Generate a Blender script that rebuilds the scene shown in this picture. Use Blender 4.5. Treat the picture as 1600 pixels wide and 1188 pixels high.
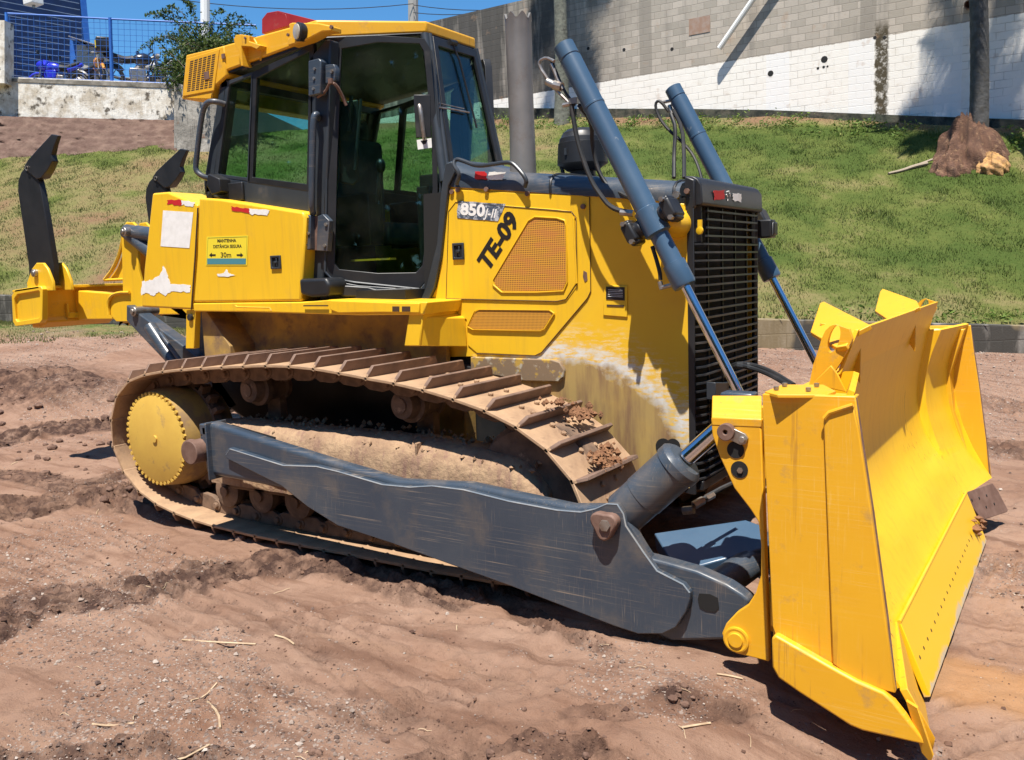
import bpy, bmesh, math, random
import numpy as np
from mathutils import Vector, Matrix
random.seed(7); rng = np.random.default_rng(7)
for o in list(bpy.data.objects): bpy.data.objects.remove(o, do_unlink=True)
scene = bpy.context.scene
col = scene.collection
R_ = math.radians
# ------------------------------------------------------------------ camera
CP = np.array([5.27018, -4.83421, 1.62625]); YAW, PIT, ROL, FPX = 33.32897, -7.02707, -2.02224, 1375.06
_a, _b, _c = R_(YAW), R_(PIT), R_(ROL)
_F = np.array([-math.sin(_a)*math.cos(_b), math.cos(_a)*math.cos(_b), math.sin(_b)])
_R = np.array([math.cos(_a), math.sin(_a), 0.]); _U = np.cross(_R, _F)
_R2 = _R*math.cos(_c)+_U*math.sin(_c); _U2 = -_R*math.sin(_c)+_U*math.cos(_c)
cam = bpy.data.cameras.new('camera'); co = bpy.data.objects.new('camera', cam); col.objects.link(co)
m = Matrix.Identity(4)
for i in range(3): m[i][0] = _R2[i]; m[i][1] = _U2[i]; m[i][2] = -_F[i]; m[i][3] = CP[i]
co.matrix_world = m
cam.sensor_width = 36; cam.lens = 36*FPX/1600; cam.clip_start = .05; cam.clip_end = 3000
scene.camera = co
# ------------------------------------------------------------------ light
SUN = Vector((.14, -.37, 1.0)).normalized()
el = math.asin(SUN.z); az = math.atan2(SUN.x, SUN.y)
world = bpy.data.worlds.new('World'); scene.world = world; world.use_nodes = True
wn = world.node_tree.nodes; wl = world.node_tree.links
bg = wn['Background']; sky = wn.new('ShaderNodeTexSky'); sky.sky_type = 'NISHITA'; sky.sun_disc = False
sky.sun_elevation = el; sky.sun_rotation = az; sky.altitude = 800; sky.air_density = 1.0; sky.dust_density = .2; sky.ozone_density = 4.0
tn = wn.new('ShaderNodeMix'); tn.data_type = 'RGBA'; tn.blend_type = 'MULTIPLY'; tn.inputs[0].default_value = 1; tn.inputs[7].default_value = (.62, 1.12, 1.36, 1)   # clear deep blue of a dry winter sky
wl.new(sky.outputs[0], tn.inputs[6]); wl.new(tn.outputs[2], bg.inputs[0]); bg.inputs[1].default_value = .070
sl = bpy.data.lights.new('sun', 'SUN'); sl.energy = 5.0; sl.angle = R_(.5); sl.color = (1, .94, .85)
so = bpy.data.objects.new('sun', sl); col.objects.link(so); so.rotation_euler = SUN.to_track_quat('Z', 'Y').to_euler(); so.location = (10, -10, 30)
scene.view_settings.view_transform = 'Standard'; scene.view_settings.look = 'None'; scene.view_settings.exposure = .78; scene.view_settings.gamma = 1
scene.render.engine = 'CYCLES'
scene.cycles.max_bounces = 6; scene.cycles.transparent_max_bounces = 12

def ray(px, py): return _F+(px-800)/FPX*_R2-(py-594)/FPX*_U2
def at(px, py, x=None, y=None, z=None, d=None):
    r = ray(px, py)
    if x is not None: t = (x-CP[0])/r[0]
    elif y is not None: t = (y-CP[1])/r[1]
    elif z is not None: t = (z-CP[2])/r[2]
    else: t = d/(r[0]*-math.sin(_a)+r[1]*math.cos(_a))
    return CP+t*r
def XZ(pts, y): return [(float(q[0]), float(q[2])) for q in (at(a, b, y=y) for a, b in pts)]
def on(px, py, P0, n):
    r = ray(px, py); n = np.array(n, float); return CP+r*(np.dot(np.array(P0)-CP, n)/np.dot(r, n))
FH = np.array([-math.sin(_a), math.cos(_a), 0.]); RH = np.array([math.cos(_a), math.sin(_a), 0.])

# ------------------------------------------------------------------ mesh builder
class MB:
    def __init__(s): s.v = []; s.f = []; s.mk = []
    def add(s, vs, fs):
        n = len(s.v); s.mk.append((n, len(s.f))); s.v += [tuple(map(float, q)) for q in vs]; s.f += [tuple(i+n for i in f) for f in fs]; return s
    def extr(s, pts, vec):
        n = len(pts); vec = np.array(vec, float); a = [np.array(q, float) for q in pts]
        return s.add(a+[q+vec for q in a], [tuple(range(n)), tuple(range(2*n-1, n-1, -1))]+[(i, i+n, (i+1) % n+n, (i+1) % n) for i in range(n)])
    def xz(s, poly, y0, y1): return s.extr([(x, y0, z) for x, z in poly], (0, y1-y0, 0))
    def xy(s, poly, z0, z1): return s.extr([(x, y, z0) for x, y in poly], (0, 0, z1-z0))
    def ring(s, outer, inner, vec):
        n = len(outer); vec = np.array(vec, float); o = [np.array(q, float) for q in outer]; i_ = [np.array(q, float) for q in inner]
        vs = o+i_+[q+vec for q in o]+[q+vec for q in i_]; fs = []
        for k in range(n):
            j = (k+1) % n
            fs += [(k, j, n+j, n+k), (2*n+k, 3*n+k, 3*n+j, 2*n+j), (k, 2*n+k, 2*n+j, j), (n+k, n+j, 3*n+j, 3*n+k)]
        return s.add(vs, fs)
    def box(s, c, d, rot=None):
        c = np.array(c, float); h = np.array(d, float)/2
        vs = [np.array((x, y, z))*h for x in (-1, 1) for y in (-1, 1) for z in (-1, 1)]
        if rot is not None:
            M = np.array(rot); vs = [M@q for q in vs]
        return s.add([q+c for q in vs], [(0, 1, 3, 2), (4, 6, 7, 5), (0, 4, 5, 1), (2, 3, 7, 6), (0, 2, 6, 4), (1, 5, 7, 3)])
    def rod(s, p0, p1, r0, r1=None, n=16, cap=True):
        return s.lathe(p0, np.array(p1, float)-np.array(p0, float), [(0, r0), (1, r0 if r1 is None else r1)], n, cap, True)
    def lathe(s, p, ax, prof, n=24, cap=True, rel=False):
        p = np.array(p, float); ax = np.array(ax, float); L = np.linalg.norm(ax); a = ax/L
        t = np.array((0, 0, 1.)) if abs(a[2]) < .9 else np.array((1., 0, 0)); u = np.cross(t, a); u /= np.linalg.norm(u); w = np.cross(a, u)
        vs = []; fs = []; k = len(prof)
        for h, r in prof:
            hh = h*(L if rel else 1)
            for i in range(n): th = 2*math.pi*i/n; vs.append(p+a*hh+r*(u*math.cos(th)+w*math.sin(th)))
        for j in range(k-1):
            for i in range(n): i2 = (i+1) % n; fs.append((j*n+i, j*n+i2, (j+1)*n+i2, (j+1)*n+i))
        if cap: fs += [tuple(range(n-1, -1, -1)), tuple(range((k-1)*n, k*n))]
        return s.add(vs, fs)
    def tube(s, pts, r, n=8, sm=0, rad=None):
        P = [np.array(q, float) for q in pts]
        for _ in range(sm):
            Q = [P[0]]
            for a, b in zip(P[:-1], P[1:]): Q += [a*.75+b*.25, a*.25+b*.75]
            Q.append(P[-1]); P = Q
        vs = []; fs = []; u = None
        for i, q in enumerate(P):
            t = P[min(i+1, len(P)-1)]-P[max(i-1, 0)]; t = t/(np.linalg.norm(t)+1e-9)
            if u is None: u = np.cross(t, (0, 0, 1.) if abs(t[2]) < .9 else (1., 0, 0))
            u = u-t*np.dot(u, t); u /= np.linalg.norm(u); w = np.cross(t, u)
            rr = r if rad is None else r*(rad[0]+(rad[1]-rad[0])*i/(len(P)-1))
            for k in range(n): th = 2*math.pi*k/n; vs.append(q+rr*(u*math.cos(th)+w*math.sin(th)))
        for i in range(len(P)-1):
            for k in range(n): k2 = (k+1) % n; fs.append((i*n+k, i*n+k2, (i+1)*n+k2, (i+1)*n+k))
        fs += [tuple(range(n-1, -1, -1)), tuple(range((len(P)-1)*n, len(P)*n))]
        return s.add(vs, fs)
    def mir(s):   # mirrored copy over y
        q = MB(); q.v = [(x, -y, z) for x, y, z in s.v]; q.f = [tuple(reversed(f)) for f in s.f]; return q
ORG = {}
def link_mesh(name, me, m, parent=None, org=None, bev=0, seg=2, ang=35):
    o = bpy.data.objects.new(name, me); col.objects.link(o)
    if m: me.materials.append(m)
    if len(me.polygons):
        me.polygons.foreach_set('use_smooth', [True]*len(me.polygons)); me.set_sharp_from_angle(angle=R_(ang))
    if parent: o.parent = parent
    po = ORG.get(parent.name, Vector((0, 0, 0))) if parent else Vector((0, 0, 0))
    o.location = (org-po) if org is not None else (0, 0, 0)
    ORG[o.name] = org if org is not None else po
    if bev:
        b = o.modifiers.new('bevel', 'BEVEL'); b.width = bev; b.segments = seg; b.limit_method = 'ANGLE'; b.angle_limit = R_(40); b.harden_normals = False
    return o
SPLIT = {'lid_bolts': 'lid_bolt', 'hinge_bolts': 'hinge_bolt', 'clamp_bolts': 'clamp_bolt', 'bracket_bolts': 'bracket_bolt', 'hood_bolt': 'hood_bolt', 'edge_bolt_holes': 'edge_bolt_hole', 'bolt_hole': 'bolt_hole', 'step_opening': 'step_opening', 'mud_clod': 'mud_clod', 'steel_line': 'steel_line', 'hydraulic_hose': 'hydraulic_hose', 'blade_hose': 'blade_hose', 'hose_fitting': 'hose_fitting', 'cover_bolts': 'cover_bolt', 'shank_pocket': 'shank_pocket', 'cover_band': 'cover_band', 'wiper_blade': 'wiper_blade', 'frame_opening': 'frame_opening', 'wall_hole': 'wall_hole', 'frame_cleat': 'frame_cleat', 'weld_bead': 'weld_bead', 'ripper_cylinder': 'ripper_cylinder', 'door_stay': 'door_stay', 'gas_strut': 'gas_strut', 'stabilizer_link': 'stabilizer_link', 'vent_latch': 'vent_latch', 'roof_drip': 'roof_drip'}
def obj(name, mb, m, parent=None, bev=0, seg=2, ang=35, org=None, fix=True):
    if name in SPLIT and len(mb.mk) > 1:
        first = None; mk = mb.mk+[(len(mb.v), len(mb.f))]
        for (a, c), (a2, c2) in zip(mk[:-1], mk[1:]):
            q = MB(); q.v = mb.v[a:a2]; q.f = [tuple(i-a for i in f) for f in mb.f[c:c2]]; o = obj(SPLIT[name], q, m, parent, bev, seg, ang, org, fix); first = first or o
        return first
    if org is not None: org = Vector(org)
    base = org if org is not None else (ORG.get(parent.name, Vector((0, 0, 0))) if parent else Vector((0, 0, 0)))
    me = bpy.data.meshes.new(name); me.from_pydata([(a-base[0], b-base[1], c-base[2]) for a, b, c in mb.v], [], mb.f)
    if fix:
        bm = bmesh.new(); bm.from_mesh(me); bmesh.ops.recalc_face_normals(bm, faces=bm.faces); bm.to_mesh(me); bm.free()
    return link_mesh(name, me, m, parent, org, bev, seg, ang)
def thing(name, label, cat, loc=(0, 0, 0), group=None):
    o = bpy.data.objects.new(name, None); col.objects.link(o); o.location = loc; o.empty_display_size = .3
    o['label'] = label; o['category'] = cat
    if group: o['group'] = group
    ORG[o.name] = Vector(loc); return o
def tag(o, label, cat, group=None, kind=None):
    o['label'] = label; o['category'] = cat
    if group: o['group'] = group
    if kind: o['kind'] = kind
    return o
def npmesh(name, V, Fq, cols=None, nv=4):
    me = bpy.data.meshes.new(name); V = np.asarray(V, np.float32); Fq = np.asarray(Fq, np.int32)
    me.vertices.add(len(V)); me.vertices.foreach_set('co', V.ravel()); me.loops.add(Fq.size); me.loops.foreach_set('vertex_index', Fq.ravel())
    me.polygons.add(len(Fq)); me.polygons.foreach_set('loop_start', np.arange(0, Fq.size, nv, dtype=np.int32)); me.update(calc_edges=True); me.validate()
    if cols is not None:
        a = me.attributes.new('tint', 'FLOAT', 'POINT'); a.data.foreach_set('value', np.asarray(cols, np.float32))
    return me

# ------------------------------------------------------------------ materials
def nodes(name):
    m = bpy.data.materials.new(name); m.use_nodes = True; nt = m.node_tree; return m, nt, nt.nodes['Principled BSDF']
class N:
    def __init__(s, nt): s.nt = nt
    def new(s, t, **k):
        n = s.nt.nodes.new(t)
        for a, b in k.items(): setattr(n, a, b)
        return n
    def link(s, a, b): s.nt.links.new(a, b)
    def coord(s, sc=(1, 1, 1), kind='Object', rot=(0, 0, 0)):
        t = s.new('ShaderNodeTexCoord'); mp = s.new('ShaderNodeMapping'); mp.inputs['Scale'].default_value = sc; mp.inputs['Rotation'].default_value = rot
        s.link(t.outputs[kind], mp.inputs[0]); return mp.outputs[0]
    def noise(s, v, sc, det=6, rough=.6, dist=0):
        n = s.new('ShaderNodeTexNoise'); n.inputs['Scale'].default_value = sc; n.inputs['Detail'].default_value = det; n.inputs['Roughness'].default_value = rough; n.inputs['Distortion'].default_value = dist
        if v is not None: s.link(v, n.inputs['Vector'])
        return n.outputs['Fac']
    def ramp(s, f, lo, hi):
        n = s.new('ShaderNodeMapRange'); n.inputs[1].default_value = lo; n.inputs[2].default_value = hi; s.link(f, n.inputs[0]); return n.outputs[0]
    def math(s, op, a, b=0, c=None):
        n = s.new('ShaderNodeMath', operation=op)
        for i, q in enumerate((a, b) if c is None else (a, b, c)):
            if isinstance(q, (int, float)): n.inputs[i].default_value = q
            else: s.link(q, n.inputs[i])
        return n.outputs[0]
    def mix(s, f, a, b):
        n = s.new('ShaderNodeMix', data_type='RGBA')
        if isinstance(f, (int, float)): n.inputs[0].default_value = f
        else: s.link(f, n.inputs[0])
        for i, q in ((6, a), (7, b)):
            if isinstance(q, tuple): n.inputs[i].default_value = (*q, 1)
            else: s.link(q, n.inputs[i])
        return n.outputs[2]
    def bump(s, h, st, dist, bsdf, nrm=None):
        n = s.new('ShaderNodeBump'); n.inputs['Strength'].default_value = st; n.inputs['Distance'].default_value = dist; s.link(h, n.inputs['Height'])
        s.link(n.outputs[0], bsdf.inputs['Normal']); return n.outputs[0]
def surf(name, base, base2=None, sc=3, lo=.4, hi=.65, rough=.5, metal=0, dirt=None, dsc=5, dlo=.55, dhi=.75, bump=.15, bsc=40, bd=.003, scr=None, streak=None, spec=.5, coat=0, slash=None):
    m, nt, b = nodes(name); n = N(nt); v = n.coord()
    c = base
    if base2: c = n.mix(n.ramp(n.noise(v, sc), lo, hi), base, base2)
    if scr:   # scratches: stretched noise bands
        for sx in ((.42, .42, 60), (1.1, 1.1, 95), (90, 90, 3.0)):
            vv = n.coord(sx, rot=(0, R_({60: 7, 95: -14}.get(sx[2], 3)), 0)); k = n.math('MULTIPLY', n.ramp(n.noise(vv, 2.2, 3, .6), .58, .72), n.ramp(n.noise(v, 2.3+sx[2]*.02, 5), .44, .66))
            c = n.mix(n.math('MULTIPLY', k, scr[1]), c, scr[0])
    if streak:
        vv = n.coord((9, 9, .7)); c = n.mix(n.math('MULTIPLY', n.ramp(n.noise(vv, 3, 5), .5, .72), streak[1]), c, streak[0])
    if slash:
        vv = n.coord((14, 14, .5), rot=(R_(6), 0, 0)); c = n.mix(n.math('MULTIPLY', n.math('MULTIPLY', n.ramp(n.noise(vv, 3, 4), .62, .66), n.ramp(n.noise(v, 1.7, 4), .50, .62)), slash[1]), c, slash[0])
    rr = rough
    if dirt:
        k = n.ramp(n.noise(v, dsc, 8, .65), dlo, dhi); c = n.mix(k, c, dirt)
        rr = n.math('MULTIPLY_ADD', k, .9-rough, rough)
    if isinstance(c, tuple): b.inputs['Base Color'].default_value = (*c, 1)
    else: n.link(c, b.inputs['Base Color'])
    if isinstance(rr, float) or isinstance(rr, int): b.inputs['Roughness'].default_value = rr
    else: n.link(rr, b.inputs['Roughness'])
    b.inputs['Metallic'].default_value = metal; b.inputs['Specular IOR Level'].default_value = spec; b.inputs['Coat Weight'].default_value = coat
    if bump: n.bump(n.noise(v, bsc, 4), bump, bd, b)
    return m
M = {}
YEL = (.80, .49, .020); YEL2 = (.76, .44, .016); MUD = (.30, .185, .105)
M['yellow'] = surf('yellow_paint', YEL, YEL2, 1.2, .35, .7, .38, dirt=(.50, .30, .06), dsc=2.2, dlo=.60, dhi=.95, bump=.06, bsc=60, bd=.002, streak=((.42, .24, .05), .22))
M['yclean'] = surf('yellow_blade_paint', (.76, .40, .016), (.70, .35, .014), 1.6, .35, .7, .45, dirt=(.42, .24, .07), dsc=10, dlo=.58, dhi=.78, slash=((.40, .18, .03), .6), scr=((.82, .60, .22), .35), bump=.05, bsc=50, bd=.002)
M['ydull'] = surf('dusty_yellow_paint', (.62, .40, .07), (.54, .33, .06), 3, .4, .65, .6, dirt=(.30, .19, .09), dsc=9, dlo=.60, dhi=.75, bump=.2)
M['ygrim_shade'] = surf('grimy_shaded_yellow', (.42, .26, .06), (.24, .15, .07), 5, .38, .62, .7, dirt=(.16, .10, .07), dsc=7, dlo=.52, dhi=.7, bump=.3)
M['grous'] = surf('shaded_grouser_steel', (.20, .125, .09), (.12, .075, .055), 8, .35, .65, .7, dirt=(.36, .23, .15), dsc=6, dlo=.58, dhi=.7, bump=.4, bsc=30, bd=.005)
M['yworn'] = surf('yellow_worn_paint', (.80, .44, .02), (.60, .33, .03), 6, .45, .7, .5, dirt=MUD, dsc=7, dlo=.52, dhi=.7, bump=.2)
M['lip'] = surf('worn_edge_highlight', (.16, .19, .22), (.30, .30, .29), 9, .4, .65, .4, bump=0)
M['blue'] = surf('blue_grey_paint', (.034, .050, .073), (.054, .069, .088), 2.5, .4, .7, .34, dirt=(.15, .115, .085), dsc=3.2, dlo=.52, dhi=.85, bump=.1, scr=((.30, .24, .18), .75), spec=.6)
M['dark'] = surf('dark_cab_paint', (.028, .034, .042), (.045, .052, .060), 3, .4, .7, .36, dirt=(.11, .095, .08), dsc=3, dlo=.62, dhi=.9, bump=.06)
M['cyl'] = surf('blue_cylinder_paint', (.042, .085, .145), (.062, .11, .17), 3, .4, .7, .33, dirt=(.26, .27, .27), dsc=9, dlo=.66, dhi=.74, bump=.06, spec=.6)
M['black'] = surf('black_steel', (.012, .013, .015), (.022, .022, .024), 5, .4, .7, .42, dirt=(.07, .06, .05), dsc=3, dlo=.6, dhi=.9, bump=.08)
M['grille'] = surf('grille_paint', (.022, .024, .028), (.040, .042, .045), 5, .4, .7, .40, dirt=(.14, .12, .10), dsc=6, dlo=.5, dhi=.85, bump=0)
M['rubber'] = surf('hose_rubber', (.016, .017, .018), (.06, .05, .045), 6, .5, .8, .55, bump=.05)
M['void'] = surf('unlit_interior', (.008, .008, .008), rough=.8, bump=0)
M['chrome'] = surf('chrome_rod', (.62, .65, .70), rough=.14, metal=1, bump=0)
M['steel'] = surf('bare_bolt_steel', (.40, .38, .35), (.25, .19, .15), 20, .4, .7, .4, metal=.8, bump=.1)
M['track'] = surf('muddy_track_steel', (.41, .265, .155), (.26, .16, .095), 5, .35, .68, .78, dirt=(.145, .085, .055), dsc=8, dlo=.56, dhi=.72, bump=.5, bsc=30, bd=.006)
M['chain'] = surf('muddy_chain_steel', (.20, .125, .08), (.10, .065, .045), 9, .4, .65, .8, dirt=(.38, .25, .16), dsc=12, dlo=.6, dhi=.72, bump=.5, bsc=40, bd=.005)
M['frame'] = surf('caked_mud_frame', (.37, .245, .145), (.25, .155, .095), 7, .4, .65, .9, dirt=(.14, .08, .06), dsc=5, dlo=.60, dhi=.74, bump=.9, bsc=26, bd=.012, streak=((.16, .075, .07), .6))
M['rust'] = surf('rusty_steel', (.13, .07, .05), (.20, .12, .09), 14, .4, .7, .7, bump=.3)
M['clod'] = surf('dry_clod', (.17, .075, .035), (.27, .135, .065), 25, .35, .65, .95, bump=1, bsc=60, bd=.01)
M['red'] = surf('red_paint', (.24, .016, .020), (.30, .03, .03), 5, .4, .7, .4, dirt=(.25, .14, .12), dsc=7, dlo=.6, dhi=.8, bump=.05)
M['exh'] = surf('exhaust_steel', (.19, .18, .17), (.27, .25, .23), 4, .35, .7, .42, metal=.35, dirt=(.14, .075, .045), dsc=3, dlo=.6, dhi=.8, bump=.1, bsc=12)
M['white'] = surf('white_sticker', (.80, .79, .76), (.70, .69, .65), 20, .4, .7, .6, bump=0)
M['redst'] = surf('red_sticker', (.50, .012, .015), rough=.6, bump=0)
M['ink'] = surf('black_lettering', (.014, .011, .010), rough=.5, bump=0)
M['brownseam'] = surf('panel_gap', (.06, .03, .012), rough=.8, bump=0)
M['wht'] = M['white']
def scrape_yellow():
    m, nt, b = nodes('scraped_hood_paint'); n = N(nt); v = n.coord()
    c = n.mix(n.ramp(n.noise(v, 1.4), .35, .7), YEL, (.76, .42, .02))
    sp = n.new('ShaderNodeSeparateXYZ'); n.link(v, sp.inputs[0])
    dx = n.math('SUBTRACT', sp.outputs[0], 2.80); dz = n.math('SUBTRACT', sp.outputs[2], .42)
    d = n.math('SQRT', n.math('ADD', n.math('POWER', n.math('MULTIPLY', dx, .92), 2), n.math('POWER', dz, 2)))
    nz = n.noise(v, 8, 10, .66); nzb = n.noise(n.coord((1, 1, 1)), 3, 4); d2 = n.math('ADD', n.math('MULTIPLY_ADD', n.math('SUBTRACT', nz, .5), .22, d), n.math('MULTIPLY_ADD', nzb, .12, -.06))
    st = n.noise(n.coord((3, 3, 14), rot=(0, R_(32), 0)), 4, 8, .75)
    # pale primer scratches outside the ring
    k1 = n.math('MULTIPLY', n.ramp(d2, .94, .78), n.ramp(st, .50, .60)); c = n.mix(n.math('MULTIPLY', k1, .75), c, (.74, .68, .50))
    k2 = n.math('MULTIPLY', n.ramp(d2, .82, .73), n.ramp(st, .38, .52)); c = n.mix(k2, c, n.mix(n.ramp(nz, .45, .6), (.66, .66, .64), (.50, .46, .36)))
    mud = n.mix(n.ramp(n.noise(n.coord((6, 6, .8)), 3, 6), .4, .65), (.40, .275, .10), (.24, .145, .075))
    k3 = n.ramp(d2, .715, .665); c = n.mix(k3, c, mud)
    c = n.mix(n.math('MULTIPLY', n.ramp(n.noise(v, 3, 8), .55, .8), .4), c, (.58, .36, .07))
    n.link(c, b.inputs['Base Color']); b.inputs['Roughness'].default_value = .42; n.bump(nz, .12, .004, b); return m
M['scrape'] = scrape_yellow()
def screen_mat(name, sx, base=(.62, .30, .03), hole=(.16, .06, .015), bands=True):
    m, nt, b = nodes(name); n = N(nt); v = n.coord(); sp = n.new('ShaderNodeSeparateXYZ'); n.link(v, sp.inputs[0])
    a = n.math('SINE', n.math('MULTIPLY', sp.outputs[0], sx)); c_ = n.math('SINE', n.math('MULTIPLY', sp.outputs[2], sx))
    k = n.ramp(n.math('MULTIPLY', n.math('ADD', a, 1), n.math('ADD', c_, 1)), .6, 1.8)
    c = n.mix(k, base, hole)
    if bands: c = n.mix(n.math('MULTIPLY', n.ramp(n.noise(n.coord((2, 2, 7)), 3, 3), .45, .65), .5), c, (.50, .17, .045))
    n.link(c, b.inputs['Base Color']); b.inputs['Roughness'].default_value = .6; n.bump(k, -.6, .004, b); return m
M['screen'] = screen_mat('perforated_vent', 520)
M['screen2'] = screen_mat('fine_perforated_vent', 700, bands=False)
def glass():
    m, nt, b = nodes('tinted_cab_glass'); n = N(nt)
    tr = n.new('ShaderNodeBsdfTransparent'); tr.inputs[0].default_value = (.70, .85, .78, 1)
    gl = n.new('ShaderNodeBsdfGlossy'); gl.inputs[0].default_value = (.9, .95, 1, 1); gl.inputs['Roughness'].default_value = .02
    fr = n.new('ShaderNodeLayerWeight'); fr.inputs[0].default_value = .5; mx = n.new('ShaderNodeMixShader'); n.link(n.math('MULTIPLY_ADD', n.math('POWER', fr.outputs['Facing'], 4.0), .6, .045), mx.inputs[0]); n.link(tr.outputs[0], mx.inputs[1]); n.link(gl.outputs[0], mx.inputs[2])
    df = n.new('ShaderNodeBsdfDiffuse'); df.inputs[0].default_value = (.45, .42, .36, 1); m2 = n.new('ShaderNodeMixShader')
    n.link(n.math('MULTIPLY', n.ramp(n.noise(n.coord(), 2.5, 7), .45, .8), .025), m2.inputs[0]); n.link(mx.outputs[0], m2.inputs[1]); n.link(df.outputs[0], m2.inputs[2])
    n.link(m2.outputs[0], nt.nodes['Material Output'].inputs[0]); return m
M['glass'] = glass()

FR = None
def txt(name, s, size, O, X, Y, m, parent, off=0, shear=0, ext=.0006, sx=1.0, align='CENTER'):
    cu = bpy.data.curves.new(name, 'FONT'); cu.body = s; cu.size = size; cu.offset = off; cu.shear = shear; cu.extrude = ext; cu.align_x = align; cu.align_y = 'CENTER'; cu.resolution_u = 3
    t = bpy.data.objects.new('tmp', cu); col.objects.link(t); bpy.context.view_layer.update()
    me = bpy.data.meshes.new_from_object(t.evaluated_get(bpy.context.evaluated_depsgraph_get())); bpy.data.objects.remove(t)
    X = Vector(X).normalized(); Y = Vector(Y).normalized(); Z = X.cross(Y).normalized(); Y = Z.cross(X)
    base = ORG.get(parent.name, Vector((0, 0, 0)))
    Mx = Matrix(((X.x*sx, Y.x, Z.x, O[0]-base[0]), (X.y*sx, Y.y, Z.y, O[1]-base[1]), (X.z*sx, Y.z, Z.z, O[2]-base[2]), (0, 0, 0, 1)))
    me.transform(Mx); me.name = name; me.materials.clear()
    return link_mesh(name, me, m, parent)
# =================================================================== BULLDOZER
DZ = thing('bulldozer', 'yellow crawler bulldozer with dark blue push arms and tinted cab, parked on the red dirt', 'bulldozer')
# ---- tracks
path = [(-.45, .60), (-.40, .80), (-.26, .955), (-.05, 1.03), (.30, 1.075), (.75, 1.105), (1.2, 1.135), (1.6, 1.13), (1.95, 1.09), (2.3, 1.055), (2.65, .99), (2.94, .90), (3.17, .76), (3.32, .58), (3.36, .40), (3.31, .24), (3.18, .115), (2.98, .055), (2.5, .045), (1.7, .045), (.9, .045), (.5, .06), (.15, .10), (-.12, .17), (-.31, .29), (-.42, .44)]
def resample(P, n):
    P = [np.array(q) for q in P]
    for _ in range(2):
        Q = []
        for a, b in zip(P, P[1:]+P[:1]): Q += [a*.75+b*.25, a*.25+b*.75]
        P = Q
    P.append(P[0]); L = [0]
    for a, b in zip(P[:-1], P[1:]): L.append(L[-1]+np.linalg.norm(b-a))
    out = []
    for k in range(n):
        t = L[-1]*k/n+.02; j = max(i for i in range(len(L)) if L[i] <= t); j = min(j, len(P)-2); f = (t-L[j])/(L[j+1]-L[j]); out.append(P[j]*(1-f)+P[j+1]*f)
    return out, L[-1]
NS = 43
pts, LEN = resample(path, NS); PITCH = LEN/NS
W = .31
sh = MB()   # local: x along travel, z outward, y across
pl = [(-.112, 0), (-.112, -.018), (.085, -.018), (.1, -.026), (.112, -.012), (.1, .002), (.085, 0)]
sh.extr([(x, -W, z) for x, z in pl], (0, 2*W, 0))
for y0, y1, k in ((-W, W, 1),):
    t = .062; e = .035
    a = [(-.102, y0, 0), (-.102, y0+.004, .016), (-.094, y0+e, t), (-.094, y1-e, t), (-.102, y1-.004, .016), (-.102, y1, 0)]
    sh.extr(a, (.020, 0, 0))
for yy in (-.075, .075):
    for xx in (-.03, .045): sh.rod((xx, yy, 0), (xx, yy, .016), .016, n=6)
lk = MB()
for yy in (-.10, .10):
    s_ = 1 if yy > 0 else -1
    lk.extr([(-.10, yy-.018, -.018), (.085, yy-.018, -.018), (.10, yy-.018, -.05), (.10, yy-.018, -.095), (.05, yy-.018, -.118), (-.05, yy-.018, -.118), (-.10, yy-.018, -.095)], (0, .036, 0))
    lk.rod((.09, yy-.026, -.066), (.09, yy+.026, -.066), .036, n=14)
lk.rod((.09, -.145, -.066), (.09, .145, -.066), .021, n=10)
shoe_me = link_me = None
def track(side):
    global shoe_me, link_me
    T = bpy.data.objects.new('track', None); col.objects.link(T); T.parent = DZ; T.location = (0, side*.99, 0); ORG[T.name] = Vector((0, side*.99, 0))
    for k in range(NS):
        a = pts[k]; b = pts[(k+1) % NS]; t = (b-a)/np.linalg.norm(b-a); c = (a+b)/2
        n_ = np.array((t[1], -t[0])) ; 
        if side != 0:
            pass
        # path runs clockwise (rear -> top -> front -> bottom): outward is left of travel
        n_ = np.array((-t[1], t[0]))
        Mx = Matrix(((t[0], 0, n_[0], c[0]), (0, 1, 0, 0), (t[1], 0, n_[1], c[1]), (0, 0, 0, 1)))
        if shoe_me is None:
            s_o = obj('track_shoe', sh, M['track'], T, bev=.003, seg=1); shoe_me = s_o.data; l_o = obj('track_link', lk, M['chain'], T, bev=.004, seg=1); link_me = l_o.data
            # geometry was made relative to T: shift back to local
            shoe_me.materials.append(M['grous'])  # grouser faces darker: muddy wear plus painted shade of faces turned from sun
            for p_ in shoe_me.polygons:
                if p_.center.z > .012 and p_.area > 1e-3: p_.material_index = 1
            for me in (shoe_me, link_me): me.transform(Matrix.Translation((0, side*.99, 0)))
            sp0, lp0 = s_o, l_o
            track.protos = (sp0, lp0)
        else:
            s_o = track.protos[0].copy(); l_o = track.protos[1].copy(); col.objects.link(s_o); col.objects.link(l_o); s_o.parent = T; l_o.parent = T
        j = Matrix.Rotation(rng.normal()*.012, 4, 'Y')
        s_o.matrix_local = Mx @ j; l_o.matrix_local = Mx
    return T
for side in (-1, 1): track(side)
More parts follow.
